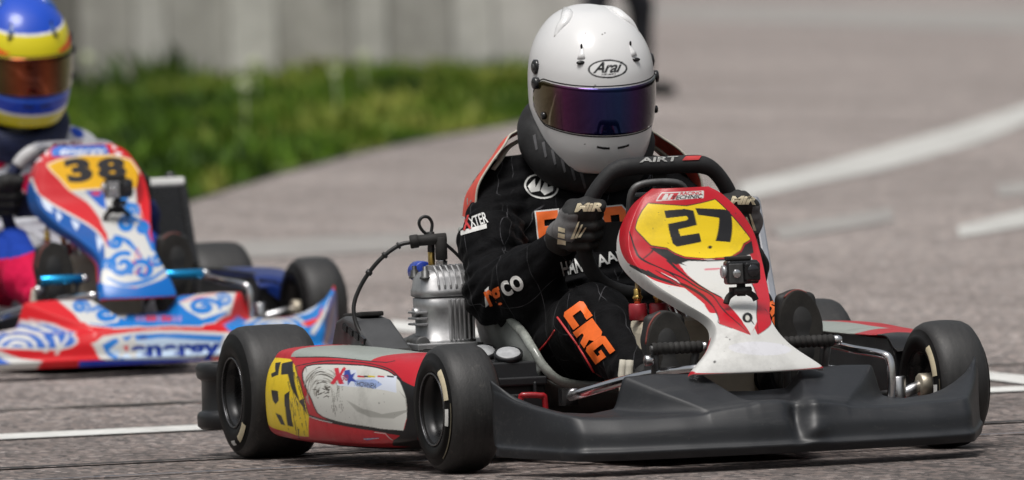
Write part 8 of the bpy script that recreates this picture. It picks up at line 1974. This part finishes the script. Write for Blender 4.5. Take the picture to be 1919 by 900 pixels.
def make_glove(person, sd, frame, mats, text=None):
    """a hand closed on the wheel rim: palm, four bent fingers of unequal length, thumb along the top"""
    wc, e1, e2, e3 = frame
    rc = wc + e1 * (.160 * sd) + e2 * .008           # rim point held
    out = e1 * sd                                     # away from the wheel's middle
    fwd = np.array((1., 0, 0)) - e2 * e2[0]; fwd /= np.linalg.norm(fwd)     # towards the nose of the kart
    Q = lambda o, f, u: rc + out * o + fwd * f + e2 * u
    s = SDF(rc - .12, rc + .12, .0024)
    # palm and back of the hand, from the wrist behind the rim to the knuckles in front
    wr = np.array((.725, .186 * sd, .434))
    s.path([wr, Q(.030, -.046, -.030), Q(.040, -.006, -.006)], [.029, .031, .026], .02)
    s.box(Q(.036, -.004, .000), (.014, .026, .038), .012, .018, np.stack([out, fwd, e2], 1))
    # fingers, index at the top
    L = [(.030, .0105), (.009, .0112), (-.013, .0108), (-.034, .0092)]
    for i, (u, r) in enumerate(L):
        k = (.0, .003, .001, -.005)[i]
        knuck = Q(.034, .020, u); pip = Q(-.002 - k, .031 + k * .6, u + .001); dip = Q(-.026 - k, .010, u - .001); tip = Q(-.020, -.012, u - .001)
        s.path([Q(.036, .000, u * .95), knuck], [r * 1.2, r * 1.12], .012)
        s.path([knuck, pip], [r * 1.12, r], .0045)
        s.path([pip, dip, tip], [r, r * .92, r * .82], .0045)
    # thumb: leaves the side of the palm near its base and lies along the top of the rim
    s.path([Q(.030, -.030, .004), Q(.024, -.012, .040), Q(.002, .012, .053), Q(-.028, .016, .050)], [.0165, .0150, .0128, .0110], .008)
    s.path([Q(.034, .012, .034), Q(.012, .026, .046), Q(-.020, .030, .047)], [.014, .0155, .0125], .010)
    V, F = s.mesh(); V = relax(V, F, 1)
    me = fast_mesh('glove', V, F)
    o = link('glove', me, list(mats), person)
    cen = np.array([V[F[:, 0]], V[F[:, 2]]]).mean(0) - rc
    co, cf, cu = cen @ out, cen @ fwd, cen @ e2
    mi = np.zeros(len(F), np.int32)
    mi[(co > .028) & (cu > -.022) & (co + cu * .2 > .030)] = 1
    mi[(cu > .036) | ((cu > -.020) & (cu < .020) & (co < .020) & (co > -.004) & (cf > .01) & (np.abs(cu - 0) < .018))] = 2
    me.polygons.foreach_set('material_index', mi)
    b = BVHTree.FromPolygons([v.co for v in me.vertices], [p.vertices for p in me.polygons])
    view = np.array((.9, -.25, .12))
    if text:
        T, w = glyphs(text, .055, .25)
        lettering('glove_lettering', T, w, Q(.034 if sd < 0 else -.022, .03, .0415 if sd < 0 else .0415), np.array((0, .058, -.002)), e2 * .0165, M_CREAM, o, b, view, off=.0008, sub=1, reach=.1)
        for k in range(3):
            p = Q(.040 - k * .0075, .03, -.016 + k * .001)
            T = poly_tris([(0, 0), (.35, 0), (1, 1), (.8, 1)])
            lettering('glove_stripe', T, 1.0, p, out * -.018, e2 * (.036 - k * .008) * .7, M_CREAM, o, b, view, off=.0008, sub=3, reach=.1)
        for k in range(3):
            c0 = wr * (.62 - .0 * k) + Q(.030, -.046, -.030) * .38 + e2 * (.016 - k * .0125) + out * .010
            T = poly_tris([(0, 0), (1, -.2), (1, .5), (0, .7)])
            lettering('glove_stripe', T, 1.0, c0, np.array((0, .022, -.006)), e2 * .009, M_CREAM, o, b, view, off=.0008, sub=3, reach=.1)
    return o


def make_shoe(person, sd, y, z, mat):
    c = np.array((1.205, y, z))
    tilt = rotm((0, 1, 0), -8)
    s = SDF(c - .17, c + .17, .0032)
    an = np.array((1.135, .135 * sd, .150))
    T = lambda dx, dy, dz: c + tilt @ np.array((dx, dy, dz))
    s.path([an + (-.01, 0, .015), T(-.035, 0, -.085)], [.042, .036], .02)
    s.path([T(-.025, 0, -.10), T(-.018, .002 * sd, -.03), T(-.020, .004 * sd, .040), T(-.012, 0, .075)], [.031, .036, .037, .022], .02)
    s.box(T(-.006, 0, -.01), (.014, .042, .10), .012, .02, tilt)
    o = s.build('shoe', mat, person, 1)
    # sole: a waisted slab with a rounded toe, facing the pedals
    out = [(-.030, -.118), (-.036, -.095), (-.034, -.060), (-.040, -.02), (-.047, .01), (-.046, .035), (-.037, .064), (-.020, .086), (0, .094), (.020, .086), (.037, .064), (.046, .035), (.047, .01), (.040, -.02), (.034, -.06), (.036, -.095), (.030, -.118), (0, -.124)]
    pts = cr(np.array(out), 54, True)
    MB().prism(pts, T(.008, 0, 0), tilt @ np.array((0, 1, 0)), tilt @ np.array((0, 0, 1)), tilt @ np.array((.010, 0, 0))).build('sole', M_SOLE, o, bevel=.003)
    rim = [T(.009, a, b) for a, b in cr(np.array([(-.047, .030), (-.038, .064), (-.021, .086), (0, .094), (.021, .086), (.038, .064), (.047, .030)]), 30)]
    MB().tube(rim[:13] if sd < 0 else rim[8:20], .0026, 8).build('toe_edge', M_WORN_RED, o)
    for k in (0, 1):
        x0 = 1.098 + .028 * k
        MB().tube([(x0, sd * (.183 - .004 * k), .212), (x0 + .006, sd * (.190 - .006 * k), .17), (x0 + .012, sd * (.186 - .004 * k), .115)], [.008, .0085, .006], 8, sub=3).build('ankle_strap', M_STRAP_LINING, o)
    return o


def make_driver(key, label, loc, rz, frame, c, body=[None]):
    if body[0] is None:
        s = body_sdf()
        V, F = s.mesh(); body[0] = (relax(V, F, 1), F)
    V, F = body[0]
    me = fast_mesh('person', V, F)
    person = link('person', me, c['suit'])
    person.location = loc; person.rotation_euler = (0, 0, rz)
    tag(person, label, 'person', None)
    if c['zones'] is not None:
        ca = me.color_attributes.new('print', 'FLOAT_COLOR', 'POINT')
        col = np.concatenate([c['zones'](V), np.ones((len(V), 1))], 1).astype(np.float32)
        ca.data.foreach_set('color', col.ravel())
    # neck brace
    nb = SDF((.12, -.22, .48), (.62, .22, .78), .004)
    axn = np.array((.66, 0, .75))
    nb.torus((.362, 0, .642), axn, .110, .033, .02, .047)
    nb.displace(lambda P: .003 * vnoise(P, 25, 6), (.12, -.22, .48), (.62, .22, .78))
    brace = nb.build('neck_brace', c['collar'], person, 2)
    if key == '38':
        brace.location = (0, 0, -.022)
    if key == '27':
        bb_ = BVHTree.FromPolygons([v.co for v in brace.data.vertices], [p.vertices for p in brace.data.polygons])
        gm = surf('grey_collar_print', (0.075, 0.075, 0.08), 0.8, var=0.3)
        for k in range(6):
            p = np.array((.46 + .012 * k, -.146 + .016 * k, .630 - .016 * k))
            lettering('collar_print', poly_tris([(0, 0), (.4, .1), (1, 1), (.5, .9)]), 1.0, p, (0, .016, -.002), (0, -.012, .026), gm, brace, bb_, (.9, -.4, .1), off=.001, sub=3)
    H = make_helmet(person, key, c['helm_base'], c['visor'], HELM_POS + np.array(c['helm_off']), helmet_rot(), True, c)
    for sd in (-1, 1):
        make_glove(person, sd, frame, c['glove'], c['glove_text'])
        y, z = (c['feet'][0] if sd < 0 else c['feet'][1])
        make_shoe(person, sd, y, z, M_SHOE)
    if c['strap'] is not None:
        for sd in (-1, 1):
            pts = [(.30, .055 * sd, .665), (.285, .10 * sd, .668), (.285, .145 * sd, .650), (.315, .180 * sd, .620), (.330, .212 * sd, .588), (.330, .240 * sd, .545), (.325, .250 * sd, .49)]
            q = cr(np.array(pts), 40)
            T = np.gradient(q, axis=0); T /= np.linalg.norm(T, axis=1)[:, None]
            fw = np.array((.90, -.0, .28 )); fw = fw - (T @ fw)[:, None] * T; fw /= np.linalg.norm(fw, axis=1)[:, None]
            nn = np.cross(T, fw)
            w = np.interp(np.linspace(0, 1, 40), [0, .3, .6, 1], [.016, .024, .046, .046])
            a = np.linspace(0, 2 * np.pi, 16, endpoint=False)
            Vt = q[:, None] + (np.cos(a)[None, :, None] * fw[:, None] * w[:, None, None] + np.sin(a)[None, :, None] * nn[:, None] * .0038)
            MB().grid(Vt, close_v=True).build('shoulder_strap', c['strap'], person)
            MB().tube(q + fw * w[:, None] * 1.02, .0024, 8).build('strap_piping', M_STRAP_LINING, person)
            q2 = q[4:24] - np.array((.0, .0, .014)) - nn[4:24] * .004
            MB().tube(q2 + fw[4:24] * -.004, .014, 10, flat=.3).build('strap_lining', M_STRAP_LINING, person)
    return person, BVHTree.FromPolygons([Vector(p) for p in V], F.tolist())


def person_lettering(person, bvh):
    """print and piping on the black suit"""
    vw = np.array((.93, -.32, .10))
    rt, up = np.array((.32, .947, -.02)), np.array((-.02, .04, 1.0))
    def at(px, py, y):
        """point of the plane y seen at a place of the front view (suit layout measured there)"""
        d = CAM_F + CAM_R * ((px - 1176.067) / 22942.15) - CAM_U * ((py - 530.147) / 22942.15)
        t = (y - CAM_C.y) / d.y
        return np.array(CAM_C + d * t)
    return at


def bystander():
    """a passer-by far down the track, in dark clothes, mid-stride"""
    z0 = 0.0
    s = SDF((-.42, -.42, -.02), (.42, .42, 1.84), .011)
    s.ell((0, 0, .98), (.15, .18, .14), .05)
    s.ell((.0, 0, 1.25), (.13, .19, .25), .06)
    s.cone((0, -.15, 1.42), (0, .15, 1.42), .075, k=.06)
    s.cone((0, 0, 1.45), (.015, 0, 1.58), .055, .052, k=.02)
    s.ell((.03, 0, 1.68), (.098, .076, .118), .012)
    s.ell((.125, 0, 1.665), (.016, .013, .024), .012)         # nose
    s.ell((.105, 0, 1.615), (.012, .024, .008), .008)
    for sd in (-1, 1):
        s.ell((.02, .078 * sd, 1.67), (.018, .010, .030), .006)    # ears
        s.ell((.108, .030 * sd, 1.688), (.010, .015, .010), .006)
        f = .20 * sd
        s.path([(0, .09 * sd, .92), (f * .62 + .05, .10 * sd, .50), (f - .03, .10 * sd, .10)], [.095, .070, .052], .03)
        s.path([(f - .06, .10 * sd, .045), (f + .08, .10 * sd, .04), (f + .13, .10 * sd, .032)], [.042, .040, .030], .02)
        sh, el, ha = np.array((0, .21 * sd, 1.40)), np.array((-.06 - f * .3, .26 * sd, 1.12)), np.array((.02 - f * .7, .27 * sd, .90))
        s.path([sh, el, ha], [.062, .050, .036], .03)
        s.path([ha, ha + (.01, 0, -.07)], [.036, .030], .012)
        for k in range(4):
            s.path([ha + (-.024 + .017 * k, 0, -.08), ha + (-.024 + .019 * k, -.004 * sd, -.125), ha + (-.020 + .019 * k, -.014 * sd, -.155)], [.0105, .010, .009], .003)
        s.path([ha + (.020, 0, -.045), ha + (.045, -.008 * sd, -.09), ha + (.048, -.012 * sd, -.115)], [.013, .011, .010], .006)
    V, F = s.mesh(); V = relax(V, F, 1)
    me = fast_mesh('person', V, F)
    me2 = surf('dark_trousers', (0.012, 0.013, 0.019), 0.85, var=0.3, scale=14, bmp=0.2)
    o = link('person', me, [me2, surf('dark_jacket', (0.022, 0.024, 0.030), 0.8, var=0.25, scale=14), surf('skin', (0.42, 0.25, 0.18), 0.55, var=0.1, scale=30), M_SHOE])
    c = V[F].mean(1)
    mi = np.zeros(len(F), np.int32)
    mi[c[:, 2] > 1.0] = 1; mi[(c[:, 2] > 1.53)] = 2; mi[c[:, 2] < .09] = 3
    mi[(np.abs(c[:, 1]) > .225) & (c[:, 2] < .90)] = 2
    me.polygons.foreach_set('material_index', mi)
    h = SDF((-.14, -.14, 1.55), (.18, .14, 1.86), .008)
    h.ell((.012, 0, 1.705), (.104, .086, .112), .02)
    h.box((.16, 0, 1.64), (.085, .12, .085), .02, .02, cut=True)
    h.build('hair', surf('brown_hair', (0.05, 0.033, 0.02), 0.7, var=0.4, scale=80, bmp=0.5), o, 1)
    tag(o, 'person in dark trousers walking far down the track behind the white helmet', 'person')
    return o
# ------------------------------------------------------------------ put the place together
marks_f = [(12, 52, .091, .105, 0), (-18, 2, .093, .102, 1), (-62, 8, .1085, .1115, 2)]
marks_r = [(-66, -36, .098, .112, 0), (-92, -78, .100, .110, 1)]
SPEC27 = dict(frame=M_RED_PAINT, bracket=M_RED_PAINT, rod=M_STEEL, front_marks=marks_f, rear_marks=marks_r, steer=.03, seat=M_SEAT, seat_edge=M_SEAT_EDGE, ped=(-.125, .155), pedal=M_DARKCAST, ribbed=True,
              nose_print=False, base=(180, 20, 36), body=M_BODY27, rad_side=M_CHROME, rad_top=M_CHROME, wheel_mat=M_SUEDE, wheel_grip=None, wheel_dz=-.008, rad_dz=0.0, wide=1.0, dy=0.0, pod_base=(180, 20, 36))
kart27, panel27, sw27, frame27 = make_kart('27', 'red and white go-kart numbered 27 with a dented plain black nose', (0, 0, 0), 0.0, SPEC27)
top_print(sw27, frame27, 'AIRT', surf('worn_white_print', (.30, .30, .29), .7, var=.45, scale=120), M_RED_PRINT, .02)
K38 = ((-6.07318, .4886, 0), .01618)
SPEC38 = dict(SPEC27, frame=surf('blue_frame_paint', (.03, .10, .30), .3, var=.2), bracket=M_STEEL, front_marks=(), rear_marks=(), steer=-.005, seat=surf('white_seat', (.55, .55, .56), .35, var=.1, scale=15),
              seat_edge=M_WHITE_PLASTIC, ped=(-.163, .151), pedal=M_BLUE_ANO, ribbed=False, nose_print=True, base=(205, 20, 30), body=M_BODY38, rad_side=M_GLOSS_BLACK, rad_top=M_WHITE_PLASTIC,
              pod_base=(20, 44, 110), wheel_dz=-.046, rad_dz=-.05, wide=1.075, dy=.042, wheel_mat=M_NAVY, wheel_grip=surf('white_wheel_grip', (.50, .50, .51), .5, var=.12, scale=30))
kart38, panel38, sw38, frame38 = make_kart('38', 'blue, red and white go-kart numbered 38 with swirl-patterned bodywork', K38[0], K38[1], SPEC38)
top_print(sw38, frame38, 'enerGY', surf('maroon_print', (.10, .015, .03), .6), None, .02)

make_camera('black action camera fixed below the 27 on the red and yellow number panel', (0, 0, 0), 0, (1.282, .010, .384), (1.266, .012, .342), 'black')
make_camera('grey and black action camera covering the 8 on the number panel of kart 38', K38[0], K38[1], (1.135, .032, .455), (1.108, .032, .398), 'silver')

SUIT27 = dict(suit=M_SUIT, zones=None, collar=M_KNIT, helm_base=(216, 216, 216), visor=M_VISOR27, helm_off=(0, 0, 0), trim=surf('white_trim', (.72, .72, .72), .3, var=.06, coat=.5), glove=(M_GLOVE, M_GLOVE_GREY, M_GLOVE_BLACK), glove_text='MiR',
              feet=((-.125, .215), (.155, .245)), strap=M_STRAP_RED)
driver27, bvh27 = make_driver('27', 'driver in black race suit and plain white helmet gripping the wheel of kart 27', (0, 0, 0), 0, frame27, SUIT27)


def zones38(V):
    W, G_, NV, PK, BLU = (lin(c) for c in ((196, 198, 204), (150, 152, 160), (24, 34, 84), (206, 28, 74), (34, 66, 160)))
    x, y, z = V.T
    c = np.tile(W, (len(V), 1))
    n = vnoise(V, 9, 3)
    arm = (np.abs(y) > .205) & (z > .20) & (x < .80)
    c[arm & (x > .46)] = NV
    leg = (x > .50) & (z < .40) & ~arm & ((x > .62) | (z < .30))
    c[leg] = PK
    c[leg & (z + .30 * np.abs(y) > .345)] = BLU
    c[leg & (np.abs(y) < .12)] = W
    n2 = vnoise(V, 17, 8)
    tor = ~arm & ~leg
    c[tor & (n2 > .52)] = BLU
    c[tor & (n2 < -.42)] = PK
    c[(z > .50) & (np.abs(y) > .12) & (np.abs(n) < .12)] = G_
    c[(z > .60) & (np.abs(y) < .10)] = NV
    return c


SUIT38 = dict(suit=M_SUIT38, zones=zones38, collar=M_NAVY, helm_base=(222, 208, 20), visor=M_VISOR38, helm_off=(0, .010, .030), trim=surf('clear_blue_trim', (.03, .10, .34), .25, var=.1, coat=.6), glove=(M_GLOVE_BLACK, M_GLOVE_BLACK, M_GLOVE_BLACK), glove_text=None,
              feet=((-.163, .235), (.151, .245)), strap=None)
driver38, bvh38 = make_driver('38', 'driver in white and blue suit and blue and yellow helmet in kart 38', K38[0], K38[1], frame38, SUIT38)

# ---- print on the black suit (laid out in the plane that faces the front of the kart)
FW = np.array((.947, -.321, 0.03)); RT = np.array((.321, .947, 0.)); UP = np.array((0, 0, 1.))


def spot(y, z, x):
    return np.array((x, y, z))


def word(text, o, wide, high, mat, slope=0.0, bold=.03, shear=0.0, name='suit_lettering', nrm=FW, sub=2, off=.0018):
    T, w = glyphs(text, bold, shear)
    ca, sa = math.cos(math.radians(slope)), math.sin(math.radians(slope))
    ex = RT * ca + UP * sa; ey = -RT * sa + UP * ca
    return lettering(name, T, w, o, ex * wide, ey * high, mat, driver27, bvh27, nrm, off=off, sub=sub)


def shape(pts, o, wide, high, mat, slope=0.0, name='suit_print', nrm=FW, sub=3, off=.0014):
    ca, sa = math.cos(math.radians(slope)), math.sin(math.radians(slope))
    ex = RT * ca + UP * sa; ey = -RT * sa + UP * ca
    return lettering(name, poly_tris(pts), 1.0, o, ex * wide, ey * high * .7, mat, driver27, bvh27, nrm, off=off, sub=sub)


def K(px, py, y):
    """kart coordinates of a place in the frontal layout, in the upright plane y"""
    d = CAM_F + CAM_R * ((px - 1176.067) / 22942.15) - CAM_U * ((py - 530.147) / 22942.15)
    return np.array(CAM_C + d * ((y - CAM_C.y) / d.y))


M_PATCH = surf('grey_patch', (0.22, 0.23, 0.21), .75, var=.3, scale=60)
MM = 1 / 910.0
# orange block letters across the chest, white edged
def block(letter_pts, x, y, w, h, yk=-.06, slope=4):
    o = K(x, y, yk)
    e = 2.2 * MM
    big = np.array(letter_pts, float)
    cx = big.mean(0)
    shape(big * [1, 1], o, w * MM, h * MM, M_ORANGE, slope, 'suit_lettering', off=.0030)
    lettering('letter_edge', poly_tris((big - .5) * [1 + 6 / w, 1 + 6 / h] + .5), 1.0, o, (RT * math.cos(math.radians(slope)) + UP * math.sin(math.radians(slope))) * w * MM,
              (UP * math.cos(math.radians(slope)) - RT * math.sin(math.radians(slope))) * h * MM * .7, M_WHITE_PRINT, driver27, bvh27, FW, off=.0016, sub=3)


E_L = [(0, 0), (1, 0), (1, .22), (.34, .22), (.34, .40), (.9, .40), (.9, .60), (.34, .60), (.34, .78), (1, .78), (1, 1), (0, 1)]
R_L = [(0, 0), (.32, 0), (.32, .34), (.52, .34), (.66, 0), (1, 0), (.82, .40), (1, .55), (1, .86), (.84, 1), (0, 1), (0, .78), (.70, .78), (.70, .56), (.32, .56), (.32, .78), (0, .78)]
block(E_L, 1014, 468, 40, 70); block(E_L, 1062, 466, 40, 70); block(E_L, 1106, 464, 36, 72); block(R_L, 1135, 460, 42, 70)
word('HANN', K(1055, 516, -.10), 52 * MM, 26 * MM, M_WHITE_PRINT, 8, .02); word('AAKI', K(1122, 500, -.04), 60 * MM, 20 * MM, M_WHITE_PRINT, 16, .02)
# leg: CRG running down the thigh with red piping beside it
lo, ld = K(1060, 568, -.15), -56
def legword(text, px, py, wide, high, slope, yk):
    return word(text, K(px, py, yk), wide * MM, high * MM, M_ORANGE, slope, .05, 0.0, off=.0022)
C_L = [(0, .12), (.14, 0), (1, 0), (1, .30), (.40, .30), (.40, .70), (1, .70), (1, 1), (.14, 1), (0, .88)]
G_L = [(0, .12), (.14, 0), (1, 0), (1, .55), (.56, .55), (.56, .40), (.72, .40), (.72, .26), (.36, .26), (.36, .74), (1, .74), (1, 1), (.14, 1), (0, .88)]
R_2 = [(0, 0), (.34, 0), (.34, .30), (.46, .30), (.66, 0), (1, 0), (.80, .36), (1, .50), (1, .88), (.86, 1), (0, 1)]
for pts, (x, y) in ((C_L, (1056, 588)), (R_2, (1076, 622)), (G_L, (1097, 652))):
    shape(pts, K(x, y, -.15), 36 * MM, 44 * MM, M_ORANGE, -56, 'suit_lettering', off=.0022)
for pts, (x, y) in ((C_L, (1424, 545)), (R_2, (1434, 572)), (G_L, (1444, 598))):
    shape(pts, K(x, y, .16), 26 * MM, 26 * MM, M_ORANGE, -66, 'suit_lettering', off=.0022)


def piping(pts, r, mat, name='piping'):
    out = []
    for p in cr(np.array(pts), 50):
        h = bvh27.ray_cast(Vector(p + FW * .3), Vector(-FW), .7)
        if h[0] is not None:
            out.append(np.array(h[0]) + FW * .0012)
    if len(out) > 4:
        MB().tube(out, r, 8).build(name, mat, driver27)


piping([K(1046, 594, -.15), K(1066, 622, -.15), K(1086, 650, -.15), K(1104, 680, -.15), K(1118, 702, -.15), K(1142, 716, -.15)], .0024, M_RED_PRINT)
piping([K(1041, 618, -.15), K(1026, 640, -.15), K(998, 672, -.17)], .0019, M_RED_PRINT)
piping([K(1448, 545, .17), K(1454, 570, .17), K(1459, 600, .17)], .0024, M_RED_PRINT)
# sleeve: patch, words

shape([(0, 0), (1, .55), (1, 1.25), (0, .72)], K(868, 398, -.2), 30 * MM, 52 * MM, M_PATCH, 0)
word('XTER', K(886, 428, -.22), 34 * MM, 20 * MM, M_WHITE_PRINT, 16, .02, 0)
word('X', K(874, 432, -.22), 16 * MM, 24 * MM, M_RED_PRINT, 12, .04, .2, off=.003)
shape([(0, 0), (1, .22), (1, .5), (0, .28)], K(868, 442, -.22), 50 * MM, 30 * MM, M_WHITE_PRINT, 6)
word('rg', K(918, 572, -.25), 32 * MM, 38 * MM, M_ORANGE, 20, .03, 0, off=.003); word('co', K(948, 556, -.24), 42 * MM, 40 * MM, M_WHITE_PRINT, 24, .02, 0)
shape([(0, 0), (1, .2), (1, 1.2), (0, 1)], K(912, 575, -.25), 8 * MM, 32 * MM, M_WHITE_PRINT, 0)
a = np.linspace(0, 2 * np.pi, 26, endpoint=False)
ov = np.stack([.5 + .5 * np.cos(a), .5 + .5 * np.sin(a)], 1)
shape(ov, K(978, 366, -.12), 66 * MM, 46 * MM, M_WHITE_PRINT, -14, off=.0012)
shape((ov - .5) * [.9, .84] + .5, K(978, 366, -.12), 66 * MM, 46 * MM, M_SUIT, -14, off=.0022)
for q in ([(.12, .35), (.30, .75), (.36, .40), (.46, .80), (.50, .30), (.26, .18)], [(.52, .30), (.60, .85), (.70, .50), (.84, .62), (.86, .40), (.66, .16)]):
    shape(q, K(978, 366, -.12), 66 * MM, 46 * MM, M_WHITE_PRINT, -14, off=.0032)

walker = bystander()
walker.location = (-39.26, 13.42, 0); walker.rotation_euler = (0, 0, math.atan2(CAM_R.y, CAM_R.x))
